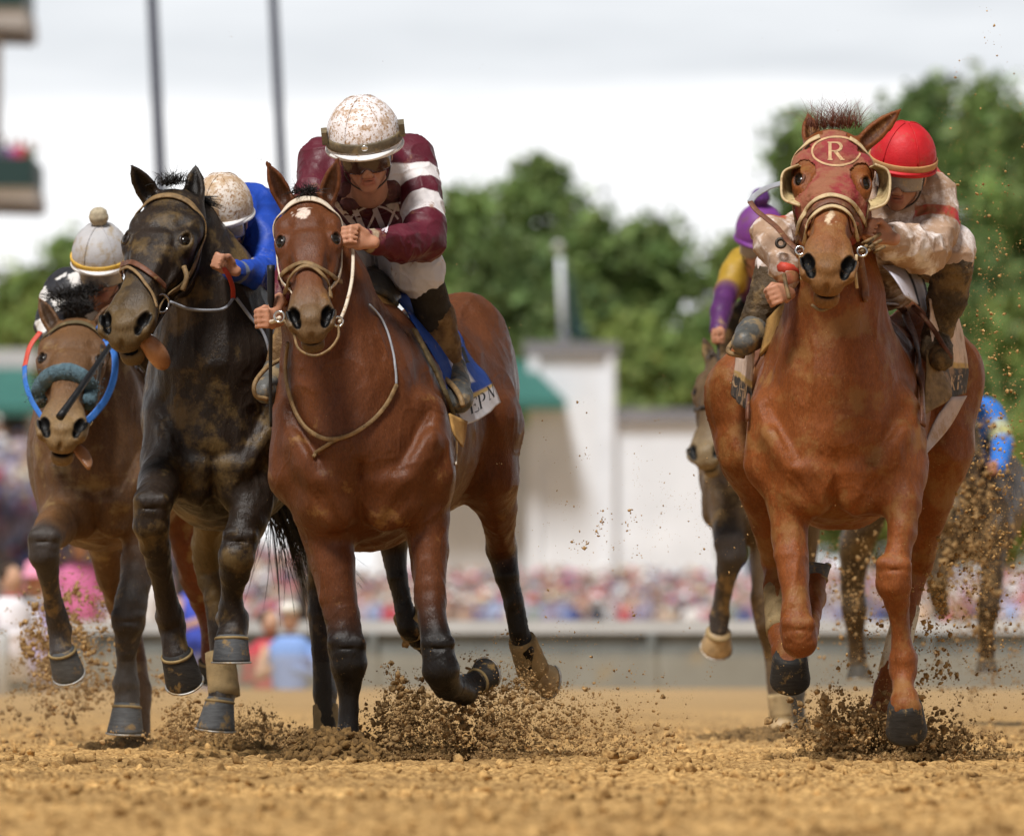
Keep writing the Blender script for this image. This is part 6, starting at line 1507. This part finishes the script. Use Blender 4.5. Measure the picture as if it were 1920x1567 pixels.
# rider furthest back -----------------------------------------------------------------
GAR.update(jersey=(.03, .16, .55), pants=(.6, .58, .66))
R = Rider(50.5); R.ec((1838, 790, .42), (1826, 830, .9), (48, 46), (50, 42), 'jersey', .03); R.chain('jersey', [(1850, 775, .42, 26), (1872, 810, .34, 22)], .03); R.chain('jersey', [(1872, 808, .34, 22), (1880, 828, .3, 21)], .02, col=(.50, .45, .03)); R.chain('jersey', [(1880, 832, .28, 21), (1872, 878, .1, 17)], .02)
R.chain('pants', [(1822, 850, .9, 44), (1832, 845, .5, 30)], .03); R.chain('pants', [(1850, 880, .7, 28), (1876, 905, .5, 22)], .03); R.chain('boot', [(1878, 915, .5, 20), (1880, 950, .5, 18)], .02, col=(.1, .1, .1)); R.chain('shoe', [(1878, 960, .5, 17), (1882, 985, .4, 19)], .02)
R.head((1800, 742, .22), (.0, .42, -.9), (-.1, -.9, -.42), .95); R.fist((1858, 880, .0), (0, .1, 1), (.2, .7, .5))
GAR['shoe'] = (.4, .1, .08)
RF = R; OF = R.build('jockey in blue silks with yellow sleeve band furthest back', dict(skin=M['skin'], jersey=M['purple_silk'], pants=M['pants_white'], boot=M['boot_knit'], shoe=M['rein_red']), res=.012)
helmet(R, dict(helmet=M['blue_silk'] if False else M['rein_blue'], brim=M['rein_blue'], lens=M['lens_clear']), sc=.98, seams=False)
# ------------------------------------------------------------ tack
def ring(H, c, rpx, mat, par=None, nrmv=(0, -1, .2), rr=.0042):
    q = H['Q'](*c); n_ = nrm(np.array(nrmv)); a = nrm(np.cross(n_, [0, 0, 1])); b = np.cross(n_, a); r = rpx / H['S'](c[2]); mb = MB()
    mb.tube([q + a * r * math.cos(t) + b * r * math.sin(t) for t in np.linspace(0, 6.283, 24, endpoint=False)], rr, 8, close=True); return mb.build('bit_ring', M[mat], par or H['root'], origin=H['root']['_o'])
def hair_tuft(H, a, b, n, L, d, seed=1, mat='hair_black', name='forelock', curl=.5, spread=.018, r=.0014):
    A, B = H['Q'](*a), H['Q'](*b)
    return hairs(name, M[mat], H['root'], lambda t: A + (B - A) * t, n, spread, L, lambda t: d(t) if callable(d) else d, r=r, seed=seed, curl=curl)
def tailf(H, a, mat, L=.75, d=(.1, 1, -.25), n=150, seed=3):
    A = H['Q'](*a); hairs('tail', M[mat], H['root'], lambda t: A + np.array([0, .12, -.02]) * t, n, .022, L, lambda t: d, r=.0032, seed=seed, curl=.22, seg=7)

# bay
H = C
br = hstrap(H, BROW, .0115, 'leather_cream', 'browband')
tag(br, 'cream browband')
hstrap(H, CHEEK(1), .010, 'leather_cream', 'cheekpiece', off=.009); hstrap(H, CHEEK(-1), .008, 'leather_cream', 'cheekpiece')
nb = strap(H, [(521, 532), (532, 514), (550, 501), (574, 495), (600, 506), (620, 518), (638, 529)], 9, 'leather_tan', 'noseband', off=.008)
nb2 = strap(H, [(535, 562), (540, 543), (548, 526), (560, 510), (575, 503), (592, 510), (606, 526), (612, 543), (616, 562)], 8, 'leather_tan', 'noseband', off=.013)
ring(H, (634, 603, -.40), 9, 'steel', nrmv=(.3, -1, 0)); ring(H, (524, 594, -.38), 10, 'steel', nrmv=(-.3, -1, 0))
rein(H, [(634, 610, -.40), (634, 632, -.42), (616, 656, -.44), (588, 667, -.45), (560, 654, -.44), (550, 626, -.42), (532, 600, -.40)], 2.6, 'leather_tan', 'chin_strap')
rein(H, [(636, 604, -.40), (648, 575, -.34), (659, 530, -.24), (662, 490, -.14), (661, 462, -.09)], 3.4, 'leather_cream')
rein(H, [(524, 596, -.38), (514, 602, -.24), (506, 604, -.12)], 4, 'leather_cream')
strap(H, [(546, 642), (541, 690), (548, 740), (566, 785), (592, 812), (622, 824), (655, 816), (690, 795), (718, 765), (740, 722)], 8, 'leather_tan', 'rein', off=.012, thick=.005)
strap(H, [(740, 722), (738, 690), (728, 640), (712, 600), (688, 572)], 4.5, 'rein_grey', 'rein', off=.010, thick=.003)
strap(H, [(645, 818), (620, 832), (600, 845), (585, 858)], 7, 'leather_tan', 'rein_end', off=.010, thick=.004)
hair_tuft(H, (552, 362, -.05), (590, 358, -.05), 150, .055, (0, -.35, .7), 2, curl=1.2, spread=.010, r=.0016)
pd, _ = sheet('saddle_pad', [[(664, 540, .40), (696, 546, .42), (735, 572, .44), (778, 612, .46)], [(664, 552, .34), (698, 566, .30), (738, 600, .30), (778, 640, .34)], [(668, 560, .36), (700, 584, .36), (738, 624, .36), (772, 662, .38)]], 36.0, M['pad_tan'], H['root'], thick=.016)
strap(H, [(770, 622), (790, 660), (812, 704), (830, 745), (846, 790)], 18, 'pad_olive', 'girth', off=.016, thick=.006)
strap(H, [(846, 785), (853, 825), (852, 870)], 5, 'leather_cream', 'girth_strap', off=.006)
fl, _ = sheet('saddle_flap', [[(842, 775, .20), (876, 790, .3)], [(850, 812, .18), (872, 818, .28)], [(866, 836, .2), (868, 838, .24)]], 36.0, M['pad_tan'], H['root'])
sheet('saddle', [[(664, 528, .62), (694, 503, .66), (726, 515, .7), (745, 550, .7)], [(662, 538, .50), (692, 512, .50), (728, 528, .52), (748, 558, .56)], [(664, 548, .40), (700, 546, .38), (728, 556, .42), (742, 576, .46)]], 36.0, M['shoe_grey'], H['root'], thick=.02)
BL, GO, WH = (.02, .07, .34), (.55, .38, .14), (.72, .70, .72)
def ccol(u, v):
    if v > .74: return WH
    if v > .70: return GO
    if .30 < v < .62 and .30 < u < .66: return WH
    return BL
cl, cb = sheet('saddle_cloth', [[(735, 545, .56), (795, 556, .80), (838, 584, 1.05)], [(772, 600, .36), (835, 620, .68), (868, 640, .95)], [(808, 660, .34), (856, 668, .60), (890, 680, .90)], [(838, 725, .33), (876, 716, .58), (915, 708, .88)],
    [(858, 772, .33), (893, 757, .57), (928, 730, .86)], [(872, 797, .33), (906, 782, .55), (937, 755, .85)]], 36.0, M['cloth_col'], H['root'], ccol, 9, 9, wav=.006)
lettering('cloth_letter_e', GLY['E'], (881, 778), (18, -9), (-5, -26), cb, M['print_black'], cl, org=H['root']['_o']); lettering('cloth_letter_p', GLY['P'], (898, 768), (16, -9), (-5, -25), cb, M['print_black'], cl, org=H['root']['_o'])
lettering('cloth_letter_n', GLY['N'], (915, 751), (13, -8), (-4, -24), cb, M['print_black'], cl, org=H['root']['_o'])
lettering('cloth_number', GLY['1'], (866, 682), (18, -4), (-12, -34), cb, M['print_black'], cl, org=H['root']['_o'])
tailf(H, (862, 610, 1.72), 'hair_black', L=.5, d=(-.1, 1, -.6))
# whip in the bay rider's hand
def whip(lab, pts, d0, rs):
    pp = catmull([P(p[0], p[1], d0 + p[2]) for p in pts], 8); o = np.array(pp[0]); n = len(pp); mb = MB(); r = [np.interp(i / (n - 1), [0, .22, .24, .9, 1], rs) / (FP / d0) for i in range(n)]
    mb.tube(pp, r, 10); w_ = mb.build('riding_whip', M['whip'], None, origin=o); place(w_, o); tag(w_, lab, 'whip'); return w_
whip('black riding whip held upright beside the bay horse cheek', [(508, 497, -.10), (508, 600, -.10), (507, 700, -.08), (508, 800, -.05)], 36.0, [7.5, 7.0, 4, 3, 2.5])
whip('thick black whip slanting across the brown horse face', [(234, 610, -.05), (205, 650, -.25), (160, 715, -.50), (112, 782, -.66)], 39.2, [4, 4.5, 5, 7, 8])
mb = MB(); mb.tube(catmull([P(530, 672, 36.3), P(500, 690, 36.2), P(478, 718, 36.1), P(480, 742, 36.1), P(502, 748, 36.12)], 5), .008, 8); mb.build('stirrup', M['leather_tan'], H['root'])
mb = MB(); mb.tube(catmull([P(812, 700, 36.45), P(842, 716, 36.34), P(862, 742, 36.24), P(868, 762, 36.22)], 5), .010, 8); mb.build('stirrup', M['leather_tan'], H['root'])

# chestnut
H = D; root = H['root']; hd = H['h']
me = root.data; n_ = len(me.vertices); Vv = np.empty(n_ * 3, np.float32); me.vertices.foreach_get('co', Vv); Vv = Vv.reshape(-1, 3) + np.array(root['_o'], np.float32)
Fq = np.empty(len(me.loops), np.int32); me.loops.foreach_get('vertex_index', Fq); Fq = Fq.reshape(-1, 4)
Lc = (Vv - hd.o) / hd.k; a_, f_, n__ = Lc @ hd.S, Lc @ hd.F, Lc @ hd.N
e_l = ((np.abs(a_) - .088) / .038) ** 2 + ((f_ - .182) / .060) ** 2
mask = (f_ > .018 - .02 * (np.abs(a_) < .035) + .05 * (np.abs(a_) > .07)) & (f_ < .345 + 1.1 * np.clip(np.abs(a_) - .045, 0, .06)) & (e_l > 1) & (n__ > -.17) & (np.abs(a_) < .13) & (n__ < .04)
ff = mask[Fq].all(1); Fh = Fq[ff]; used = np.unique(Fh); mp_ = np.full(n_, -1); mp_[used] = np.arange(len(used)); Vh = Vv[used]; Fh = mp_[Fh]
nv = vnorm(Vh, Fh); wv = (1 - np.abs(vnoise(Vh * np.array([.5, 1, 1.6]), 45, 4))) ** 3 * .0035; Vh = Vh + nv * (.0045 + wv)[:, None]
hood = mesh_obj('hood', Vh, Fh, M['hood_red'], root); tag(hood, 'muddy red hood with eye holes and oval emblem'); hm = hood.modifiers.new('t', 'SOLIDIFY'); hm.thickness = .003
hb = BVHTree.FromPolygons([Vector(v) for v in Vh], Fh.tolist())
lettering('emblem_ring', [(x0 / 1, y0, x1, y1, w_) for x0, y0, x1, y1, w_ in arc(0, 0, 1, 1, 0, 360, .10, .10, 40)], (1568, 284), (45, 0), (0, -27), hb, M['print_cream'], hood, off=.002, org=root['_o'])
lettering('emblem_letter', GLY['R'], (1549, 300), (36, 0), (0, -32), hb, M['print_cream'], hood, off=.002, org=root['_o'], bold=1.15)
for s_, inner, outer in ((-1, [(1510, 314, -.13), (1494, 320, -.08), (1487, 345, -.09), (1491, 368, -.14), (1508, 372, -.20)], [(1498, 309, -.19), (1470, 322, -.18), (1465, 348, -.20), (1470, 374, -.23), (1500, 386, -.25)]),
                         (1, [(1628, 314, -.13), (1643, 320, -.08), (1649, 345, -.09), (1643, 370, -.14), (1628, 376, -.20)], [(1640, 308, -.19), (1664, 320, -.18), (1669, 348, -.20), (1661, 380, -.23), (1630, 394, -.25)])):
    rows = [inner, [((a[0] + b[0]) / 2 + s_ * 3, (a[1] + b[1]) / 2, (a[2] + b[2]) / 2 + .01) for a, b in zip(inner, outer)], outer]
    cup, _ = sheet('eye_cup', rows, 35.6, M['cup_cream'], root, None, 5, 4, thick=.005)
    rm = MB(); rm.tube(catmull([H['Q'](*p) for p in outer], 6), .0045, 8); rm.build('cup_rim', M['rim_cream'], cup, origin=root['_o'])
strap(H, [(1499, 440), (1505, 415), (1515, 396), (1535, 377), (1560, 370), (1590, 380), (1610, 402), (1620, 435)], 9, 'rim_cream', 'noseband', off=.013)
strap(H, [(1510, 452), (1519, 424), (1528, 408), (1542, 396), (1562, 391), (1584, 400), (1598, 424), (1606, 455)], 8, 'rim_cream', 'noseband', off=.012)
strap(H, [(1504, 446), (1512, 420), (1521, 402), (1539, 387), (1561, 380), (1587, 390), (1604, 412), (1613, 445)], 13, 'leather_brown', 'noseband', off=.009)
hstrap(H, BROW[:4], .009, 'rim_cream', 'crown_strap', off=.012); hstrap(H, BROW[-4:], .009, 'rim_cream', 'crown_strap', off=.012)
strap(H, [(1484, 380), (1486, 410), (1494, 440), (1502, 470)], 6, 'leather_tan', 'cheekpiece', off=.012); strap(H, [(1652, 385), (1650, 415), (1632, 445), (1616, 470)], 7, 'leather_tan', 'cheekpiece', off=.012)
ring(H, (1500, 470, -.30), 8, 'steel'); ring(H, (1616, 472, -.30), 9, 'steel')
rein(H, [(1468, 343, -.10), (1440, 352, -.06), (1417, 366, -.05), (1406, 380, -.07)], 6, 'rein_grey', flat=(.2, -1, .5)); rein(H, [(1406, 378, -.07), (1420, 396, -.10), (1456, 426, -.18), (1480, 455, -.26), (1500, 472, -.30)], 5.5, 'leather_brown', flat=(.3, -1, .3))
rein(H, [(1616, 472, -.30), (1630, 455, -.24), (1645, 442, -.15), (1655, 438, -.10)], 4, 'leather_tan')
for i, (x, y) in enumerate(((1626, 452), (1634, 462), (1628, 470), (1642, 456), (1648, 468))): rein(H, [(x - 9, y + 5, -.24), (x, y, -.27), (x + 10, y - 5, -.23)], 3.2, 'leather_tan', 'rein_knot')
rein(H, [(1462, 500, .0), (1472, 504, -.03), (1490, 508, .0)], 13, 'rein_red', 'rein_sleeve'); ring(H, (1464, 456, -.05), 8, 'leather_dark', rr=.006); rein(H, [(1470, 515, -.08), (1474, 535, -.12), (1480, 560, -.14)], 4, 'leather_tan', 'rein_buckle')
rein(H, [(1500, 478, -.3), (1502, 500, -.3), (1503, 525, -.3)], 3, 'rim_cream', 'chin_tie'); rein(H, [(1606, 478, -.3), (1604, 510, -.32), (1607, 540, -.3)], 3, 'rim_cream', 'chin_tie')
for nm_, lo_, hi_, n2, L_ in (('forelock', (1526, 240, .0), (1604, 236, .0), 300, .10),):
    hair_tuft(H, lo_, hi_, n2, L_, lambda t: (-.25 + .4 * t, .1, 1), 5, 'hair_red', nm_, curl=.6, spread=.014, r=.0012)
sheet('saddle_pad', [[(1502, 556, .22), (1470, 570, .30), (1440, 600, .38)], [(1498, 585, .20), (1462, 612, .26), (1432, 642, .34)], [(1488, 606, .22), (1450, 640, .26), (1426, 668, .34)]], 35.6, M['pad_tan'], root, thick=.012)
strap(H, [(1452, 600), (1430, 640), (1416, 690), (1410, 740), (1408, 790)], 11, 'leather_brown', 'girth', off=.014, thick=.005)
gr = strap(H, [(1648, 500), (1672, 530), (1695, 575), (1708, 620), (1716, 680), (1722, 740), (1724, 800)], 15, 'leather_brown', 'girth', off=.014, thick=.006)
sheet('saddle_towel', [[(1655, 498, .48), (1690, 498, .60), (1728, 512, .72)], [(1676, 520, .36), (1706, 528, .48), (1738, 548, .60)], [(1698, 556, .34), (1720, 570, .44), (1740, 590, .56)]], 35.6, M['cloth_col'], root,
      lambda u, v: (.03, .035, .06) if .50 < u < .64 or u > .9 else (.66, .64, .72), 10, 8)
CR, BK = (.62, .46, .36), (.035, .028, .022)
dc = lambda u, v: CR if v < .52 else ((.5, .32, .10) if v < .60 else BK)
cr_, crb = sheet('saddle_cloth', [[(1742, 560, .45), (1770, 572, .60), (1794, 590, .95)], [(1746, 620, .42), (1776, 628, .62), (1806, 640, .93)], [(1752, 676, .40), (1782, 676, .62), (1814, 680, .92)], [(1756, 712, .40), (1784, 706, .62), (1816, 702, .92)], [(1768, 752, .40), (1790, 744, .62), (1812, 736, .90)]],
    35.6, M['cloth_dirty'], root, dc, 8, 8, wav=.008)
lettering('cloth_letter_k', GLY['K'], (1779, 734), (11, -3), (2, -26), crb, M['print_cream'], cr_, org=root['_o']); lettering('cloth_letter_e', GLY['E'], (1792, 731), (11, -3), (2, -26), crb, M['print_cream'], cr_, org=root['_o'])
cl_, clb = sheet('saddle_cloth', [[(1384, 640, .92), (1398, 640, .62), (1416, 640, .40)], [(1380, 670, .92), (1396, 676, .60), (1413, 682, .38)], [(1377, 690, .92), (1394, 700, .60), (1411, 712, .38)], [(1372, 715, .92), (1391, 730, .60), (1410, 745, .38)], [(1369, 738, .92), (1388, 758, .60), (1410, 774, .38)]],
    35.6, M['cloth_dirty'], root, dc, 8, 8, wav=.005)
lettering('cloth_letter_c', GLY['C'], (1374, 722), (12, 5), (1, -24), clb, M['print_cream'], cl_, org=root['_o'], bold=1.3); lettering('cloth_letter_h', GLY['H'], (1385, 741), (16, 6), (3, -26), clb, M['print_cream'], cl_, org=root['_o'], bold=1.2)
sheet('saddle_flap', [[(1738, 655, .36), (1765, 690, .42)], [(1736, 705, .32), (1784, 742, .40)], [(1731, 780, .28), (1742, 772, .30)]], 35.6, M['leather_tan'], root, thick=.006)
sheet('girth_cover', [[(1784, 744, .5), (1812, 742, .6)], [(1752, 790, .4), (1780, 800, .5)], [(1728, 848, .3), (1736, 852, .3)]], 35.6, M['cloth_dirty'], root, lambda u, v: (.45, .36, .34), thick=.006)
mb = MB(); mb.tube(catmull([H['Q'](1410, 615, .5), H['Q'](1376, 640, .42), H['Q'](1366, 660, .38), H['Q'](1395, 668, .34)], 5), .009, 8); mb.build('stirrup', M['leather_tan'], root)
mb = MB(); mb.tube(catmull([H['Q'](1712, 575, .5), H['Q'](1745, 610, .42), H['Q'](1770, 650, .34), H['Q'](1784, 672, .34)], 5), .009, 8); mb.build('stirrup', M['leather_brown'], root)
tailf(H, (1585, 620, 1.8), 'hair_red')
rein(H, [(1560, 575, -.33), (1540, 582, -.33), (1522, 572, -.31)], 3, 'leather_tan', 'lip_strap')

# dark horse
H = B
hstrap(H, BROW, .010, 'leather_tan', 'browband')
hstrap(H, CHEEK(1), .009, 'leather_tan', 'cheekpiece', off=.009); hstrap(H, [(q[0], q[1], q[2] - .03) for q in CHEEK(1)], .007, 'leather_dark', 'cheekpiece')
strap(H, [(210, 526), (216, 508), (228, 498), (247, 494), (267, 504), (290, 522), (308, 540)], 11, 'leather_brown', 'noseband', off=.009)
strap(H, [(214, 532), (222, 514), (234, 506), (248, 507), (262, 521), (274, 540), (284, 560), (289, 580)], 6, 'leather_tan', 'noseband', off=.014)
ring(H, (303, 569, -.34), 17, 'steel', nrmv=(.7, -.8, 0), rr=.005)
rein(H, [(319, 566, -.32), (354, 579, -.26), (394, 582, -.2), (421, 578, -.14), (437, 560, -.08)], 3, 'rein_grey'); rein(H, [(437, 560, -.08), (436, 538, -.12), (427, 514, -.17), (414, 497, -.19)], 5, 'rein_red', flat=(.3, -1, .2))
rein(H, [(345, 500, -.28), (350, 520, -.3), (342, 545, -.3)], 5, 'leather_tan', 'strap_end')
h_ = H['h']; mb = MB()
tg = [h_.p(.030, .535, -.110), h_.p(.052, .548, -.125), h_.p(.072, .560, -.150), h_.p(.080, .560, -.185), h_.p(.074, .545, -.215)]
pp = catmull(tg, 6); mb.tube(pp, [.020 + .016 * math.sin(math.pi * min(1, i / (len(pp) - 1) * 1.0)) ** .7 for i in range(len(pp))], 14); mb.build('tongue', M['tongue'], H['root'])
hair_tuft(H, (300, 346, -.06), (342, 340, -.04), 200, .06, (0.1, -.2, .8), 8, curl=.9, spread=.012, r=.0016); hair_tuft(H, (366, 366, .05), (372, 380, .06), 110, .085, (1, .1, -.15), 9, name='mane', curl=.25, spread=.008, r=.0018)
strap(H, [(440, 560), (470, 600), (492, 630), (500, 660)], 7, 'rein_grey', 'rein', off=.01)
mb = MB(); tailf(H, (500, 880, 1.6), 'hair_black', L=.55, d=(.35, .5, -.75), n=260, seed=4)
sheet('saddle_cloth', [[(480, 560, .45), (520, 570, .9)], [(500, 640, .35), (545, 640, .8)], [(512, 720, .34), (560, 720, .8)]], 36.9, M['cloth_dirty'], H['root'], lambda u, v: (.5, .42, .36))

# brown horse
H = A
hstrap(H, BROW, .009, 'pad_olive', 'browband')
pth = [(86, 752), (78, 738), (84, 718), (104, 704), (126, 701), (148, 708), (161, 722), (165, 742), (158, 758)]; pp = catmull([np.array(p, float) for p in pth], 6); pos = []
for p in pp: a, b, _ = cast(H, p[0], p[1], -.3); pos.append(a + b * .010)
for _ in range(4): pos = [pos[0]] + [(pos[i - 1] + pos[i] * 2 + pos[i + 1]) / 4 for i in range(1, len(pos) - 1)] + [pos[-1]]
mb = MB(); rr_ = random.Random(2); mb.tube(pos, [(.034 - .010 * abs(i / len(pos) - .5)) * rr_.uniform(.95, 1.05) for i in range(len(pos))], 16); nbf = mb.build('noseband', M['fleece'], H['root']); tag(nbf, 'thick blue grey sheepskin noseband')
hairs('noseband_wool', M['fleece'], H['root'], lambda t: pos[int(t * (len(pos) - 1))], 900, .024, .022, lambda t: (0, -.7, .4), r=.0016, seed=6, curl=1.2, seg=2)
rein(H, [(196, 636, -.1), (214, 662, -.15), (214, 705, -.22), (200, 745, -.3), (178, 775, -.36), (160, 792, -.38)], 7, 'rein_blue', flat=(.4, -1, .1)); rein(H, [(183, 612, -.08), (196, 625, -.09), (200, 640, -.1)], 6, 'rein_blue')
rein(H, [(76, 622, -.04), (56, 650, -.08), (46, 688, -.14)], 5, 'rein_red', flat=(-.4, -1, .1)); rein(H, [(46, 686, -.14), (48, 718, -.2), (60, 752, -.28), (82, 788, -.36)], 5, 'rein_blue', flat=(-.4, -1, .1))
strap(H, [(190, 650), (184, 690), (176, 730), (164, 770)], 8, 'leather_dark', 'cheekpiece', off=.01); ring(H, (164, 790, -.36), 8, 'steel', nrmv=(.5, -1, 0)); ring(H, (80, 792, -.36), 7, 'steel', nrmv=(-.5, -1, 0))
h_ = H['h']; mb = MB(); pp = catmull([h_.p(.03, .54, -.115), h_.p(.06, .565, -.12), h_.p(.085, .60, -.13), h_.p(.095, .63, -.14)], 5); mb.tube(pp, [.016, .017, .018, .020, .021, .022, .023, .023, .022, .021, .020, .019, .017, .014, .010, .006][:len(pp)], 12, flat=([np.array([.3, -1, .3])] * len(pp), .009)); mb.build('tongue', M['tongue'], H['root'])
hair_tuft(H, (112, 578, -.02), (168, 574, -.0), 420, .045, (.1, -.3, .8), 12, curl=1.0, spread=.016, r=.002)
hair_tuft(H, (100, 560, .12), (180, 545, .12), 400, .06, (.0, .1, .7), 13, name='mane', curl=1.0, spread=.02, r=.002)
strap(H, [(232, 660), (258, 690), (278, 720), (290, 760)], 12, 'leather_tan', 'girth', off=.012); tailf(H, (300, 720, 1.8), 'hair_brown')
sheet('saddle_cloth', [[(240, 650, .45), (290, 655, .9)], [(262, 720, .35), (320, 720, .8)], [(272, 790, .34), (335, 790, .8)]], 39.2, M['cloth_col'], H['root'], lambda u, v: (.6, .58, .64))

# horses behind
for H, t in ((E, (1495, 700, 1.8)), (F_, (1838, 850, 1.75))): tailf(H, t, 'hair_brown', n=90)
strap(E, [(1330, 668), (1352, 660), (1376, 668)], 7, 'leather_dark', 'browband', off=.01); strap(E, [(1306, 770), (1326, 765), (1350, 776)], 7, 'leather_dark', 'noseband', off=.01)
strap(F_, [(1780, 806), (1800, 800), (1820, 808)], 6, 'leather_dark', 'browband', off=.01)
rein(E, [(1335, 815, -.3), (1348, 720, -.15), (1346, 640, .0)], 3, 'leather_dark')
# ------------------------------------------------------------ flying dirt
def spray(label, parts, mat, seed):
    """parts: (px, py, dx, dy, depth, depth spread, count, smin, smax, [power])"""
    r = np.random.RandomState(seed); pos = []; rad = []
    for (px, py, sx, sy, d, sd, n, s0, s1) in parts:
        k = 0; n = int(n * 2.8)
        while k < n:
            # filaments: short bursts around a moving centre
            m = min(n - k, r.randint(2, 14)); cx, cy, cd = px + r.randn() * sx, py + r.randn() * sy, d + r.randn() * sd
            ax = r.randn(2); ax /= np.linalg.norm(ax)
            for j in range(m):
                q = r.randn() * .16; x = cx + ax[0] * sx * q + r.randn() * 5; y = cy + ax[1] * sy * q + r.randn() * 6
                p = P(x, y, cd + r.randn() * .04)
                if p[2] < .004: p[2] = .004 + r.rand() * .02
                pos.append(p); rad.append(s0 * .7 + (s1 - s0) * .85 * r.rand() ** 10)
            k += m
    o = clods('flying_dirt', np.array(pos), rad, mat, seed, lowres=.006); o['label'] = label; return o
spray('dark clods thrown up behind the planted bay hoof', [(752, 1340, 28, 44, 36.2, .15, 620, .003, .014), (830, 1380, 80, 36, 36.3, .25, 1500, .003, .013), (935, 1335, 60, 46, 36.6, .2, 900, .003, .012), (1060, 1370, 70, 40, 36.9, .3, 700, .003, .011),
    (1190, 1385, 60, 34, 37.0, .3, 350, .002, .009), (1000, 1300, 110, 60, 36.8, .4, 260, .002, .009), (790, 1420, 100, 8, 36.2, .2, 350, .004, .014)], M['clod'], 1)
spray('dark clods thrown up around the planted front leg', [(560, 1395, 16, 12, 35.9, .1, 260, .003, .013), (600, 1392, 34, 9, 35.9, .1, 260, .003, .012), (690, 1425, 30, 8, 35.9, .1, 300, .003, .012)], M['clod'], 2)
spray('dense clods thrown up under the chestnut front hoof', [(1620, 1385, 62, 32, 36.1, .15, 1500, .003, .015), (1565, 1370, 36, 36, 36.2, .15, 500, .003, .013), (1760, 1400, 55, 18, 36.1, .15, 800, .003, .014), (1680, 1350, 80, 40, 36.3, .2, 450, .002, .011),
    (1660, 1425, 100, 6, 36.0, .15, 350, .004, .014)], M['clod'], 3)
spray('specks and clods trailing behind the chestnut', [(1752, 1150, 16, 80, 36.6, .2, 170, .002, .012), (1700, 1250, 60, 70, 36.8, .3, 260, .002, .010), (1600, 1180, 90, 110, 37.2, .4, 330, .0015, .006), (1840, 1250, 60, 130, 37.5, .5, 420, .0015, .007)], M['dirt'], 4)
spray('golden specks hanging in the air at the right', [(1850, 650, 50, 260, 37.6, .7, 900, .0014, .007), (1860, 950, 50, 160, 37.6, .6, 900, .0014, .008), (1790, 800, 40, 160, 38, .7, 240, .0012, .004)], M['dirt'], 5)
spray('scattered dark specks in the air between the leading horses', [(1135, 1000, 26, 55, 36.2, .2, 34, .003, .010), (1130, 960, 120, 110, 36.4, .5, 110, .0012, .005), (960, 560, 420, 260, 36.5, 1.2, 40, .001, .003), (1290, 950, 60, 130, 36.8, .5, 150, .0012, .005), (1050, 1240, 110, 60, 36.5, .4, 180, .0015, .006)], M['clod'], 6)
spray('dirt thrown up behind the dark horse hoof', [(345, 1355, 18, 26, 38.6, .2, 350, .003, .013), (470, 1360, 36, 18, 38.8, .2, 420, .003, .011), (410, 1380, 70, 10, 38.6, .2, 420, .003, .011)], M['clod'], 7)
spray('dark curtain of dirt behind the brown horse', [(110, 1230, 42, 55, 42.5, .5, 1300, .004, .016), (150, 1150, 40, 60, 43, .5, 300, .003, .012), (220, 1270, 60, 30, 42, .5, 400, .004, .013)], M['clod'], 8)
spray('dense dirt curtain in front of the furthest horse', [(1815, 1000, 45, 90, 46.5, .8, 900, .003, .015), (1840, 1180, 40, 80, 46.5, .8, 500, .003, .012), (1600, 1120, 40, 90, 43.5, .5, 450, .002, .010)], M['clod'], 9)
spray('fine specks stuck in the air before the chestnut chest', [(1560, 860, 110, 240, 35.0, .1, 60, .0008, .0022)], M['dirt'], 10)
mk_mound(800, 1432, 36.3, .34, .03, 'low ridge of thrown dirt behind the bay'); mk_mound(1660, 1428, 36.2, .38, .03, 'low ridge of thrown dirt under the chestnut'); mk_mound(400, 1405, 38.6, .25, .04, 'low dirt ridge under the dark horse')
mk_mound(250, 1402, 39.3, .18, .035, 'small dirt ridge under the brown horse'); mk_mound(1440, 1385, 42.5, .3, .05, 'blurred dirt ridge behind the chestnut')

def dust():
    mb = MB(); mb.box((0, 60, .17), (7, 23.5, .16)); m = bpy.data.materials.new('dust'); m.use_nodes = True; t = m.node_tree; t.nodes.remove(t.nodes['Principled BSDF'])
    v = t.nodes.new('ShaderNodeVolumePrincipled'); v.inputs['Color'].default_value = (.85, .68, .46, 1); v.inputs['Density'].default_value = .011; t.links.new(v.outputs[0], t.nodes['Material Output'].inputs['Volume'])
    o = mb.build('dust', m, None, smooth=False); tag(o, 'thin tan dust hanging low over the track', kind='stuff')
dust()
